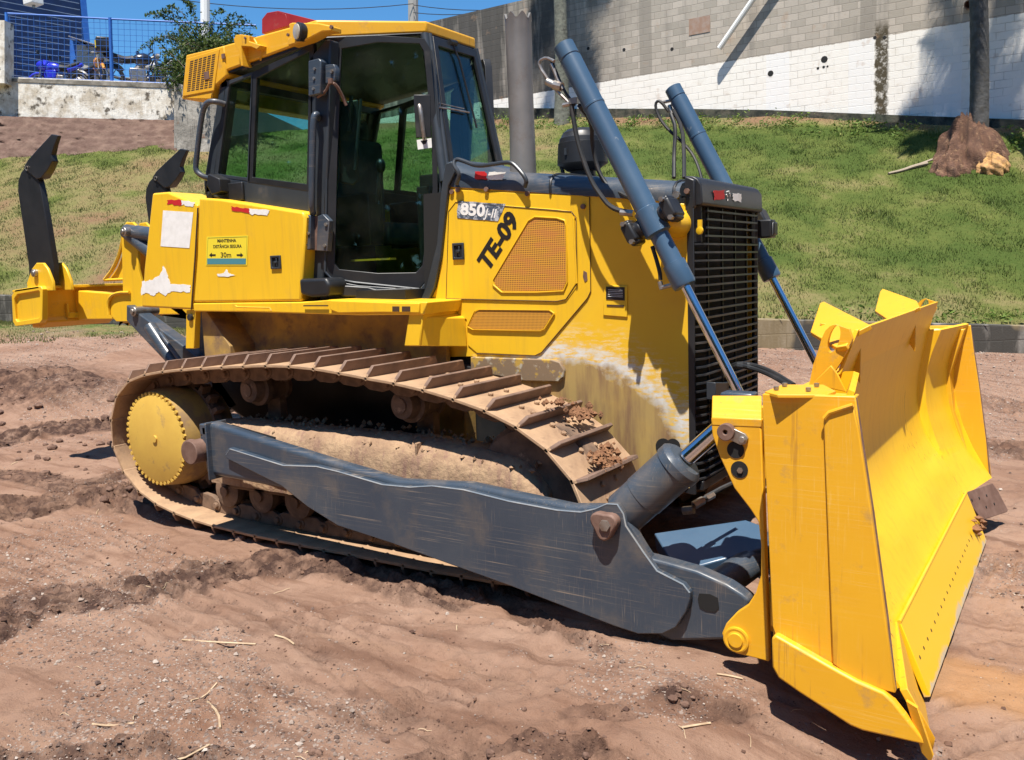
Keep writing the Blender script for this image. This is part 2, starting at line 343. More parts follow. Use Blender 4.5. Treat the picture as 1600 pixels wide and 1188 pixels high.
# dried mud caked on the near track's front shoes
def lump2(mb, c, r, g):
    v = np.array([(1, 0, 0), (-1, 0, 0), (0, 1, 0), (0, -1, 0), (0, 0, 1), (0, 0, -1)])*g.uniform(.6, 1.3, (6, 1))*r
    mb.add([q+np.array(c) for q in v], [(0, 2, 4), (2, 1, 4), (1, 3, 4), (3, 0, 4), (2, 0, 5), (1, 2, 5), (3, 1, 5), (0, 3, 5)])
cl = MB(); g = np.random.default_rng(19)
for cx_, cy_, sx_, sy_, nn_ in ((912, 646, 16, 7, 110), (950, 712, 12, 14, 130), (962, 722, 12, 5, 40), (872, 628, 22, 4, 30), (930, 715, 10, 8, 25)):
    for k in range(nn_):
        px, py = cx_+g.normal()*sx_*.6, cy_+g.normal()*sy_*.6
        P = on(px, py, (3.15, -.99, .855), (.62, 0, .78)) if cy_ < 680 else on(px, py, (3.3, -.99, .68), (.88, 0, .48))
        lump2(cl, P, g.uniform(.006, .020)*(1.2 if k < nn_*.5 else .7), g)
obj('caked_mud', cl, M['clod'], DZ, ang=60)['kind'] = 'stuff'
def lump(mb, c, r, sq=.5, n=26, seed=0):
    g = np.random.default_rng(seed); bm = bmesh.new(); bmesh.ops.create_icosphere(bm, subdivisions=3, radius=1); ph = g.uniform(0, 6, 9); fr = g.uniform(2, 7, 9)
    for v in bm.verts:
        q = v.co; k = 1+.16*sum(math.sin(fr[i]*q[i % 3]+ph[i]) for i in range(9))/3+g.normal()*.07; v.co = Vector((q.x*r*k, q.y*r*k*.8, q.z*r*k*sq))
    mb.add([(v.co.x+c[0], v.co.y+c[1], v.co.z+c[2]) for v in bm.verts], [tuple(w.index for w in f.verts) for f in bm.faces]); bm.free()
# ---- drive, rollers, frame
def undercarriage(s):
    F_ = bpy.data.objects.new('track_frame', None); col.objects.link(F_); F_.parent = DZ; ORG[F_.name] = Vector((0, 0, 0))
    y = lambda v: s*v
    b = MB(); b.lathe((0, y(.80), .584), (0, s, 0), [(0, .20), (.05, .33), (.30, .345), (.40, .33), (.435, .322), (.437, .318)], 48)
    obj('final_drive', b, M['ygrim_shade'], F_, ang=25)
    b = MB(); b.lathe((0, y(1.237), .584), (0, s, 0), [(0, .30), (.012, .30), (.014, .296)], 56); obj('drive_cover', b, M['ydull'], F_)
    b = MB()
    for k in range(46):
        t = 2*math.pi*k/46; b.rod((.309*math.cos(t), y(1.235), .584+.309*math.sin(t)), (.309*math.cos(t), y(1.252), .584+.309*math.sin(t)), .0135, n=6)
    b.rod((0, y(1.248), .584), (0, y(1.262), .584), .024, n=20)
    obj('cover_bolts', b, M['ydull'], F_)
    b = MB(); n = 26; O = []
    for k in range(n):
        t = 2*math.pi*k/n
        for dt, r in ((-.06, .36), (-.03, .415), (.03, .415), (.06, .36)): O.append((r*math.cos(t+dt), 0, .584+r*math.sin(t+dt)))
    b.extr([(x, y(.95), z) for x, _, z in O], (0, y(.07), 0)); obj('sprocket', b, M['chain'], F_)
    # idler
    b = MB(); b.lathe((2.92, y(.83), .485), (0, s, 0), [(0, .12), (.02, .30), (.03, .34), (.10, .345), (.11, .375), (.21, .375), (.22, .345), (.29, .34), (.30, .30), (.315, .12)], 48)
    obj('idler', b, M['chain'], F_, ang=25)
    for x, z in ((.787, .93), (2.06, .90)):
        b = MB(); b.lathe((x, y(.80), z), (0, s, 0), [(0, .05), (.01, .10), (.04, .10), (.05, .085), (.17, .085), (.18, .11), (.22, .11), (.225, .085), (.29, .078), (.30, .05)], 28)
        b.rod((x, y(1.0), z), (x, y(1.112), z), .045, n=18); b.box((x, y(.86), z-.16), (.12, .06, .2)); obj('carrier_roller', b, M['chain'], F_, ang=25)
    for k in range(7):
        x = .55+k*.33; b = MB(); b.lathe((x, y(.83), .255), (0, s, 0), [(0, .06), (.01, .11), (.06, .11), (.07, .09), (.24, .09), (.25, .11), (.30, .11), (.31, .06)], 24); b.rod((x, y(1.14), .255), (x, y(1.16), .255), .035, n=14); obj('track_roller', b, M['chain'], F_, ang=25)
    # frame: rounded mud-caked tube housing
    b = MB(); prof = []
    for k in range(13):
        t = math.pi*k/12; prof.append((.99-.20*math.cos(t)*-1, .53+.185*math.sin(t)))
    prof = [(.79, .34), (.79, .6), (.82, .66), (.87, .70), (.95, .715), (1.03, .725), (1.10, .73), (1.14, .727), (1.175, .715), (1.20, .69), (1.22, .66), (1.235, .61), (1.24, .56), (1.245, .48), (1.245, .34)]
    xs = [.55, .62, .8, 1.0, 1.3, 1.6, 1.9, 2.2, 2.22, 2.5, 2.75, 2.9, 3.0, 3.06]
    vs = []; fs = []; g = np.random.default_rng(3); xs = list(np.interp(np.linspace(0, len(xs)-1, 70), range(len(xs)), xs))
    for i, x in enumerate(xs):
        drop = -.05*max(0, (x-2.2)/.85)-.06*max(0, (x-2.85)/.2)**2; sc_ = 1-.25*max(0, (x-2.8)/.26)**2
        for a, z in prof: q = g.normal()*.006; vs.append((x, y(1.01+(a-1.01)*(1+q)), (z-.4)*sc_*(1+q*2)+.4+drop))
    n = len(prof)
    for i in range(len(xs)-1):
        for k in range(n-1): fs.append((i*n+k, i*n+k+1, (i+1)*n+k+1, (i+1)*n+k))
    fs += [tuple(range(n)), tuple(range((len(xs)-1)*n, len(xs)*n))]
    b.add(vs, fs); obj('frame_housing', b, M['frame'], F_, ang=50)
    b = MB(); b.box((2.42, y(1.16), .665), (.34, .06, .02)); b.box((2.6, y(1.19), .56), (.22, .05, .05)); b.box((2.255, y(1.17), .69), (.015, .10, .07)); obj('frame_cleat', b, M['frame'], F_, bev=.004)
    b = MB(); b.box((1.75, y(.93), .26), (2.5, .12, .2)); b.box((1.7, y(1.13), .33), (2.3, .02, .10)); obj('roller_guard', b, M['chain'], F_, bev=.01)
    # crumbs of dry mud along the top
    b = MB()
    for k in range(380):
        x = g.uniform(.6, 3.0); a = g.uniform(0, 1); lump2(b, (x, y(1.21-.40*a), .685+.04*min(1, a*4)-.05*max(0, (x-2.2)/.85)), g.uniform(.006, .02), g)
    obj('dry_mud', b, M['frame'], F_, ang=70)['kind'] = 'stuff'
for s in (-1, 1): undercarriage(s)
# ---- push arms
arm_in = XZ([(322, 660), (342, 658), (425, 685), (528, 717), (631, 747), (694, 750), (739, 752), (900, 786), (945, 786)], -1.415)+XZ([(963, 800), (1000, 862), (1045, 930), (1030, 985), (995, 985), (950, 968), (800, 910), (627, 846), (480, 782), (445, 768), (346, 749), (315, 743)], -1.50)
arm_ov = XZ([(351, 707), (358, 700), (442, 727), (494, 728), (528, 736), (597, 757), (640, 761), (675, 759), (724, 765), (795, 783), (870, 797), (907, 800), (930, 795), (948, 787), (964, 788), (973, 802), (976, 821), (1005, 863), (1026, 892), (1068, 913), (1078, 926), (1078, 936), (1072, 956), (1056, 981), (1035, 991), (997, 991), (960, 979), (800, 917), (641, 860), (614, 850), (562, 833), (528, 822), (480, 792), (440, 760), (352, 716)], -1.50)
cast = XZ([(975, 850), (1011, 871), (1039, 878), (1089, 892), (1136, 913), (1160, 928), (1172, 938), (1165, 960), (1150, 985), (1134, 1000), (1100, 1001), (1049, 1002), (1010, 985), (960, 970)], -1.46)
def arm(s):
    A = bpy.data.objects.new('push_arm', None); col.objects.link(A); A.parent = DZ; ORG[A.name] = Vector((0, 0, 0))
    y = lambda v: s*v
    b = MB(); b.xz(arm_in, y(1.39), y(1.47)); obj('arm_beam', b, M['blue'], A, bev=.028, seg=4)
    b = MB(); b.xz(arm_ov, y(1.465), y(1.50)); obj('arm_side_plate', b, M['blue'], A, bev=.005)
    for lp in ([(353, 711), (359, 702), (442, 728), (494, 729.5), (528, 737.5), (597, 758), (640, 762), (675, 760), (724, 766), (795, 784), (870, 798), (907, 801), (930, 796), (948, 788), (964, 789), (973, 803), (977, 822), (1005, 864), (1026, 893), (1067, 914), (1077, 927)],):
        b = MB(); b.tube([np.array((x, y(1.497), z)) for x, z in XZ(lp, -1.50)], .0045, 6); obj('plate_edge', b, M['lip'], A)  # pale tube: worn steel, with the plate's edge highlight painted in
    b = MB(); hole = XZ([(1093, 927), (1110, 928), (1122, 934), (1124, 950), (1118, 956), (1104, 954), (1094, 949), (1091, 936)], -1.46)
    b.xz(cast, y(1.38), y(1.462)); obj('arm_yoke', b, M['blue'], A, bev=.014, seg=3)
    b = MB(); b.xz(hole, y(1.455), y(1.4655)); obj('yoke_slot', b, M['void'], A)
    # trunnion at the sprocket end
    zt = .60; tx = .765
    b = MB(); b.rod((tx, y(1.15), .61), (tx, y(1.55), .61), .072, n=28); b.lathe((tx-.015, y(1.50), .61), (0, s, 0), [(0, .075), (.02, .078), (.04, .075), (.045, .07)], 28); obj('trunnion_pin', b, M['rust'], A, bev=.004)
    b = MB(); b.box((.83, y(1.40), .655), (.13, .13, .21)); b.box((.80, y(1.42), .74), (.06, .1, .07)); obj('trunnion_cap', b, M['blue'], A, bev=.008)
    b = MB(); b.box((.868, y(1.425), .615), (.012, .155, .35)); obj('arm_end_flange', b, M['blue'], A, bev=.004)
    # rubber strip on top of the beam
    p0 = XZ([(430, 683)], -1.40)[0]; b = MB()
    q = XZ([(360, 664), (428, 684), (428, 689), (360, 669)], -1.36); b.xz(q, y(1.345), y(1.37)); obj('step_strip', b, M['black'], A)
    # tilt pin cap
    c = at(950, 817, y=-1.50); c = np.array((c[0], y(1.50), c[2]))
    oc = []
    for k in range(24):
        t = 2*math.pi*k/24; w = .060+.010*math.cos(3*(t-.2)); oc.append((c[0]+w*math.cos(t+.3), c[1], c[2]+w*math.sin(t+.3)))
    b = MB(); b.extr(oc, (0, y(.05), 0)); obj('tilt_pin_cap', b, M['rust'], A, bev=.008)
    b = MB(); b.rod(c+np.array((.012, y(.045), .003)), c+np.array((.012, y(.062), .003)), .026, n=6); obj('pin_bolt', b, M['steel'], A)
    return A
for s in (-1, 1): arm(s)
# inner brace strut between arm and blade, light catching top
b = MB()
P = [on(1022, 833, (3.9, -1.0, .36), (.0, -.35, 1)), on(1165, 812, (4.2, -.9, .40), (.0, -.35, 1)), on(1192, 822, (4.25, -.9, .38), (.0, -.35, 1)), on(1197, 855, (4.2, -1.0, .35), (0, -.35, 1)), on(1090, 885, (4.0, -1.1, .3), (0, -.35, 1)), on(1050, 880, (3.95, -1.1, .3), (0, -.35, 1))]
b.extr(P, (0, .02, -.09)); obj('blade_brace', b, M['cyl'], DZ, bev=.006)
b = MB(); b.rod((3.95, -1.25, .22), (4.25, -.25, .42), .07, n=16); b.rod((3.95, 1.25, .22), (4.25, .25, .42), .07, n=16); obj('stabilizer_link', b, M['blue'], DZ, bev=.004)
# ---- tilt cylinder (near side)
TC = bpy.data.objects.new('tilt_cylinder', None); col.objects.link(TC); TC.parent = DZ; ORG[TC.name] = Vector((0, 0, 0))
p0 = at(978, 800, y=-1.37); p1 = at(1072, 716, y=-1.32); ax = (p1-p0)/np.linalg.norm(p1-p0); L = np.linalg.norm(p1-p0)
b = MB(); b.lathe(p0-ax*.02, ax, [(0, .08), (.01, .098), (L*.35, .098), (L*.36, .101), (L-.05, .101), (L-.045, .108), (L-.01, .108), (L, .100), (L+.012, .085)], 36); obj('tilt_barrel', b, M['blue'], TC, ang=30)
b = MB(); b.rod(p1, p1+ax*.33, .038, n=24); obj('tilt_rod', b, M['chrome'], TC)
b = MB(); q = p1+ax*.31; b.box(q, (.14, .08, .16)); b.rod(q-np.array((0, .07, 0)), q+np.array((0, .07, 0)), .06, n=20); obj('rod_eye', b, M['blue'], TC, bev=.01)
b = MB(); f0 = at(1084, 790, y=-1.2); f1 = at(1152, 752, y=-1.0); b.tube([f0, (f0+f1)/2+np.array((0, 0, .01)), f1], .011, 8, 1); obj('tilt_hose', b, M['rubber'], TC)
b = MB(); b.rod(f0, f0+(f1-f0)*.22, .019, n=6); b.rod(f0+(f1-f0)*.28, f0+(f1-f0)*.45, .017, n=6); b.rod(f0-np.array((0, 0, .02)), f0+np.array((-.05, .0, -.03)), .02, n=6); obj('hose_fitting', b, M['steel'], TC)
# ---- blade
BL = bpy.data.objects.new('blade', None); col.objects.link(BL); BL.parent = DZ; ORG[BL.name] = Vector((0, 0, 0))
cur = [(4.612, 1.175), (4.562, 1.031), (4.534, .915), (4.530, .82), (4.534, .74), (4.548, .65), (4.598, .483), (4.660, .341), (4.732, .214), (4.775, .150)]
def dens(c, n):
    d = [0]
    for a, b_ in zip(c[:-1], c[1:]): d.append(d[-1]+math.dist(a, b_))
    t = np.linspace(0, d[-1], n); return list(zip(np.interp(t, d, [q[0] for q in c]), np.interp(t, d, [q[1] for q in c])))
cu2 = dens(cur, 28); YC, YE = 1.15, 1.70
curC = dens([(4.444, 1.172), (4.418, 1.03), (4.398, .90), (4.391, .80), (4.394, .72), (4.410, .62), (4.445, .52), (4.490, .44), (4.56, .341), (4.632, .214), (4.675, .15)], 28)
stn = [(-YE, 0), (-YC-.01, -.098), (-YC+.01, -.1), (-.6, -.1), (0, -.1), (.6, -.1), (YC-.01, -.1), (YC+.01, -.098), (YE, 0)]
vs = []; fs = []; n = len(cu2)
for th in (0, 1):
    for yy, dx in stn:
        CC = curC if abs(yy) < YC else cu2; dx = 0 if CC is curC else dx
        for i, (x, z) in enumerate(CC):
            a = CC[max(i-1, 0)]; c = CC[min(i+1, n-1)]; t = np.array((c[0]-a[0], c[1]-a[1])); t /= np.linalg.norm(t); nn = np.array((t[1], -t[0]))
            vs.append((x+dx+th*nn[0]*.022, yy, z+th*nn[1]*.022))
K = len(stn)*n
for j in range(len(stn)-1):
    for i in range(n-1):
        a = j*n+i; fs.append((a, a+1, a+n+1, a+n)); fs.append((K+a, K+a+n, K+a+n+1, K+a+1))
    a = j*n; fs.append((a, a+n, K+a+n, K+a)); a = j*n+n-1; fs.append((a, K+a, K+a+n, a+n))
for a in (0, (len(stn)-1)*n): fs += [(a+i, K+a+i, K+a+i+1, a+i+1) for i in range(n-1)]
b = MB(); b.add(vs, fs)
MOLD = surf('moldboard_paint', (.84, .50, .012), (.78, .44, .010), 1.4, .35, .7, .40, dirt=(.35, .16, .03), dsc=9, dlo=.74, dhi=.80, bump=.04, bsc=40, bd=.003, scr=((.86, .60, .15), .3), streak=((.50, .22, .01), .25), slash=((.20, .08, .015), .9))
obj('moldboard', b, MOLD, BL, ang=28)
# cutting edge (centre)
e0 = (4.672, .162); e1 = (4.787, -.125)
b = MB(); b.extr([(e0[0]-.02, -YC, e0[1]-.01), (e0[0]+.012, -YC, e0[1]), (e1[0]+.012, -YC, e1[1]), (e1[0]-.012, -YC, e1[1]-.008)], (0, 2*YC, 0))
def edge_mat():
    m, nt, bb = nodes('cutting_edge_paint'); nn = N(nt); v = nn.coord(); sp = nn.new('ShaderNodeSeparateXYZ'); nn.link(v, sp.inputs[0])
    k = nn.ramp(nn.math('MULTIPLY_ADD', nn.math('SUBTRACT', nn.noise(v, 6, 8, .7), .5), .16, sp.outputs[2]), -.095, -.115)
    c = nn.mix(k, (.84, .50, .012), (.52, .44, .30)); nn.link(c, bb.inputs['Base Color']); bb.inputs['Roughness'].default_value = .34; nn.bump(nn.noise(v, 30), .1, .003, bb); return m
obj('cutting_edge', b, edge_mat(), BL, bev=.003)
b = MB()
for k in range(22):
    yy = -1.08+k*2.16/21; f = .55; x = e0[0]+(e1[0]-e0[0])*f+.012; z = e0[1]+(e1[1]-e0[1])*f
    b.rod((x-.004, yy, z-.002), (x+.001, yy, z+.0005), .008, n=10)
obj('edge_bolt_holes', b, M['brownseam'], BL)
b = MB(); b.tube([(e0[0]+.006, -YC, e0[1]+.004), (e0[0]+.006, YC, e0[1]+.004)], .008, 8); obj('weld_seam', b, M['yclean'], BL)
# end bits
for s in (1, -1):
    q = [(4.672, YC+.005, .17), (4.80, YE+.02, .16), (4.895, YE+.05, .02), (4.885, YE+.03, -.035), (4.785, YC+.02, -.15), (4.755, YC+.01, -.10)]
    q = [(x, s*y_, z) for x, y_, z in q]
    if True:
        pn = np.cross(np.array(q[1])-np.array(q[0]), np.array(q[3])-np.array(q[0])) if s > 0 else None
        if s > 0: QB = [on(px, py, q[0], pn) for px, py in ((1505, 771), (1551, 755), (1560, 768), (1575, 797), (1574, 800), (1538, 812), (1530, 806))]
        q2 = [tuple(p) for p in QB] if s > 0 else q
    b = MB(); b.extr(q2, (-.025, 0, -.012)); obj('end_bit', b, M['rust'] if s > 0 else M['yclean'], BL, bev=.003)['label'] = 'rusty brown end bit' if s > 0 else 'thin painted end bit seen on edge'
    if s > 0:
        b = MB()
        for (px, py) in ((1518.5, 782), (1530, 779), (1541.5, 775), (1541, 793), (1553.5, 788)):
            c = on(px, py, q[1], np.cross(np.array(q[1])-np.array(q[0]), np.array(q[3])-np.array(q[0]))); b.rod(c-np.array((.004, 0, 0)), c+np.array((.003, 0, .002)), .009, n=8)
        obj('bolt_hole', b, M['void'], BL)
# end plates
epl = XZ([(1190, 616), (1336, 620), (1345, 690), (1362, 800), (1385, 970), (1396, 1081), (1302, 1041), (1300, 1038), (1211, 995), (1206, 980)], -1.74)
epw = XZ([(1288, 652), (1294, 644), (1334, 632), (1342, 670), (1350, 720), (1362, 800), (1385, 970), (1400, 1082), (1385, 1078), (1340, 1062), (1302, 1036)], -1.745)
skid = XZ([(1207, 995), (1213, 990), (1300, 1040), (1340, 1062), (1382, 1080), (1398, 1095), (1452, 1163), (1350, 1140), (1330, 1132), (1250, 1080), (1217, 1057), (1208, 1040)], -1.76)
for s in (-1, 1):
    b = MB(); b.xz(epl, s*1.70, s*1.735); obj('end_plate', b, M['yclean'], BL, bev=.004)
    b = MB(); b.xz(epw, s*1.735, s*1.755); obj('wear_plate', b, M['yclean'], BL, bev=.004)
    if s < 0: b = MB(); b.xz(skid, s*1.735, s*1.775); obj('end_skid', b, M['yclean'], BL, bev=.008)
    b = MB(); b.tube([np.array((x, s*1.757, z)) for x, z in XZ([(1288, 654), (1296, 645), (1333, 633)], -1.755)], .008, 8); b.tube([np.array((x, s*1.737, z)) for x, z in XZ([(1288, 655), (1302, 1038)], -1.74)], .003, 6); obj('weld_bead', b, M['yclean'] , BL)
for s in (-1, 1):
    b = MB(); b.tube([np.array((x, s*1.722, z)) for x, z in XZ([(1337, 622), (1347, 690), (1364, 800), (1387, 970), (1399, 1078)], -1.722)], .0055, 6); obj('worn_edge', b, M['rust'], BL)
b = MB(); g = np.random.default_rng(8)
for k in range(26): lump2(b, at(1531+g.normal()*5, 826+g.normal()*9, x=4.765), g.uniform(.008, .03), g)
obj('caked_mud', b, M['clod'], BL, ang=60)['kind'] = 'stuff'
# wing tip plate beyond near end bit
b = MB(); q = [(4.80, -1.752, .13), (4.84, -1.775, .125), (4.895, -1.80, -.02), (4.885, -1.79, -.05), (4.855, -1.76, -.04)]; b.extr(q, (0, .018, 0)); obj('end_bit_shim', b, M['yclean'], BL, bev=.002)
# box structure behind the blade
b = MB(); b.xz([(4.31, 1.150), (4.60, 1.150), (4.56, 1.0), (4.52, .85), (4.55, .6), (4.64, .33), (4.72, .19), (4.34, .19)], -1.72, -1.56); b.xz([(4.31, 1.150), (4.60, 1.150), (4.56, 1.0), (4.52, .85), (4.55, .6), (4.64, .33), (4.72, .19), (4.34, .19)], 1.56, 1.70)
for z0, z1, xr in ((.22, .36, 4.28), (.95, 1.10, 4.25)): b.xz([(xr, z0), (4.36, z0), (4.36, z1), (xr, z1)], -1.56, 1.56)
for yy in (-1.15, -.55, 0, .55, 1.15): b.xz([(4.27, .25), (4.52, .25), (4.41, .50), (4.365, .85), (4.38, 1.05), (4.27, 1.05)], yy-.012, yy+.012)
obj('blade_back', b, M['yclean'], BL, bev=.006)
b = MB(); q = [at(px, py, z=1.165) for px, py in ((1195, 612), (1222, 601), (1287, 601), (1306, 611), (1290, 617), (1215, 617))]; b.extr(q, (0, 0, -.012)); obj('top_lid', b, M['yclean'], BL, bev=.002)
b = MB()
for px, py in ((1213, 609), (1226, 603.5), (1263, 611), (1276, 604)): c = at(px, py, z=1.168); b.rod(c, c+np.array((0, 0, .012)), .010, n=6)
obj('lid_bolts', b, M['steel'], BL)
# spill guard on the centre section, standing above the moldboard
def XY(px, py, x0=4.50, k=.55): # plane leaning slightly
    return on(px, py, (x0, -1.117, 1.346), (1, 0, .25))
g = [XY(1341, 515), XY(1465, 470)]
y0, z0 = g[0][1], g[0][2]; y1 = g[1][1]; z1 = g[1][2]
b = MB(); b.extr([(4.500, -1.115, 1.346), (4.500, 1.115, 1.352), (4.442, 1.155, 1.165), (4.442, -1.16, 1.165)], (-.016, 0, 0)); obj('spill_guard', b, MOLD, BL, bev=.003)
for s in (-1, 1):
    y_ = lambda v: s*v
    # lift eye with a slot
    oc = XZ([(1256, 602), (1275, 560), (1284, 528), (1292, 512), (1304, 507), (1322, 513), (1337, 519), (1325, 545), (1312, 570), (1290, 600)], -1.17); 
    n = 20; cx, cz = XZ([(1303, 530)], -1.17)[0]
    inn = [(cx+.022*math.cos(t)+.012*math.sin(t), cz+.055*math.sin(t)) for t in [2*math.pi*k/n for k in range(n)]]
    # resample outer by angle
    import bisect
    def rad(poly, t):
        best = None
        for a, c in zip(poly, poly[1:]+poly[:1]):
            dx, dz = math.cos(t), math.sin(t); ex, ez = c[0]-a[0], c[1]-a[1]; D = dx*ez-dz*ex
            if abs(D) < 1e-9: continue
            r = ((a[0]-cx)*ez-(a[1]-cz)*ex)/D; u = ((a[0]-cx)*dz-(a[1]-cz)*dx)/D
            if r > 0 and -1e-6 <= u <= 1+1e-6 and (best is None or r > best): best = r
        return best or .03
    out = []; 
    for k in range(n):
        t = math.atan2(inn[k][1]-cz, inn[k][0]-cx); r = rad(oc, t); out.append((cx+r*math.cos(t), cz+r*math.sin(t)))
    b = MB(); b.ring([(x, y_(1.17), z) for x, z in out], [(x, y_(1.17), z) for x, z in inn], (0, y_(-.03), 0)); obj('lift_eye', b, M['yclean'], BL, bev=.003)
    gq = [at(a_, c_, y=-1.22) for a_, c_ in ((1266, 603), (1298, 571), (1308, 584), (1322, 613), (1290, 606))]; b = MB(); b.extr([(q_[0], y_(-q_[1]), q_[2]) for q_ in gq], (0, y_(-.015), 0)); obj('guard_gusset', b, M['yclean'], BL, bev=.003)
# rod guards (plates tilted up towards the sky)
nrm = (-.30, -.38, .87)
for k, (pp, base) in enumerate(((((1287, 471), (1281, 474), (1266, 519), (1306, 543), (1322, 540), (1336, 520), (1360, 508)), (4.30, -.80, 1.40)), (((1379, 451), (1375, 456), (1367, 486), (1385, 498), (1400, 495), (1437, 480), (1432, 470)), (4.30, .62, 1.43)))):
    q = [on(a, c, base, nrm) for a, c in pp]; b = MB(); b.extr(q, np.array(nrm)*-.022); obj('rod_guard', b, M['yclean'], BL, bev=.003)
    c0 = np.mean(q, axis=0); b = MB(); b.extr([(4.30, c0[1]+.05, 1.36), (4.47, c0[1]+.05, 1.33), (4.47, c0[1]+.05, 1.10)], (0, .015, 0)); obj('guard_bracket', b, M['yclean'], BL, bev=.003)
# blade lug plates where arm and tilt cylinder pin on
lug = XZ([(1112, 652), (1190, 655), (1203, 1033), (1152, 1020), (1136, 1008), (1129, 989), (1136, 973), (1152, 956), (1170, 944), (1182, 925), (1190, 898), (1190, 850), (1186, 815), (1174, 796), (1148, 762), (1127, 716), (1114, 680)], -1.54)
for s in (-1, 1):
    y_ = lambda v: s*v
    b = MB(); b.xz(lug, y_(1.515), y_(1.55)); obj('blade_lug', b, M['yclean'], BL, bev=.005)
    b = MB(); b.xz(lug[:3]+lug[-7:], y_(1.20), y_(1.235)); b.xz(lug[2:11], y_(1.24), y_(1.27)); obj('inner_lug', b, M['yclean'], BL, bev=.005)
    t0 = at(1112, 653, y=-1.552); t1 = at(1190, 656, y=-1.552); u0 = on(1113, 618, (t0[0], -1.552, t0[2]), (0, -.75, 1)); u1 = on(1190, 618, (t0[0], -1.552, t0[2]), (0, -.75, 1))
    q = [(a[0], y_(-a[1]), a[2]) for a in (t0, t1, u1, u0)]; b = MB(); b.extr(q, (0, 0, -.03)); obj('lug_top_plate', b, M['yclean'], BL, bev=.003)
    c = at(1137, 674, y=-1.55); e = np.array((c[0], y_(1.55), c[2])); e2 = at(1162, 686, y=-1.55); e2 = np.array((e2[0], y_(1.55), e2[2]))
    b = MB(); b.ring([e+np.array((.034*math.cos(t), 0, .034*math.sin(t))) for t in np.linspace(0, 2*math.pi, 25)[:-1]], [e+np.array((.009*math.cos(t), 0, .009*math.sin(t))) for t in np.linspace(0, 2*math.pi, 25)[:-1]], (0, y_(.03), 0)); obj('tilt_pin', b, M['rust'], BL, bev=.003)
    b = MB(); d = e2-e; w = np.array((-d[2], 0, d[0]))/np.linalg.norm(d)*.024; b.extr([e-w, e2-w, e2+d*.25-w*.5, e2+d*.25+w*.5, e2+w, e+w], (0, y_(.014), 0)); b.rod(e2, e2+np.array((0, y_(.026), 0)), .014, n=6); obj('pin_retainer', b, M['steel'], BL, bev=.002)
    for (px, py, r) in ((1149.5, 703, .034), (1155.5, 734, .034)):
        c = at(px, py, y=-1.55); c = np.array((c[0], y_(1.551), c[2])); b = MB(); b.rod(c-np.array((0, y_(.01), 0)), c+np.array((0, y_(.002), 0)), r, n=28); obj('pin_hole', b, M['void'], BL)
    b = MB(); c = at(1157, 735, y=-1.55); c = np.array((c[0], y_(1.553), c[2])); b.rod(c, c+np.array((0, y_(.006), 0)), .012, n=6); obj('pin_end', b, M['steel'], BL)
    c = at(1151, 999, y=-1.55); c = np.array((c[0], y_(1.55), c[2])); b = MB(); b.lathe(c, (0, s, 0), [(0, .052), (.010, .052), (.012, .046), (.010, .036), (.012, .03), (.018, .028)], 28); obj('lower_pin_boss', b, M['yclean'], BL, ang=20)
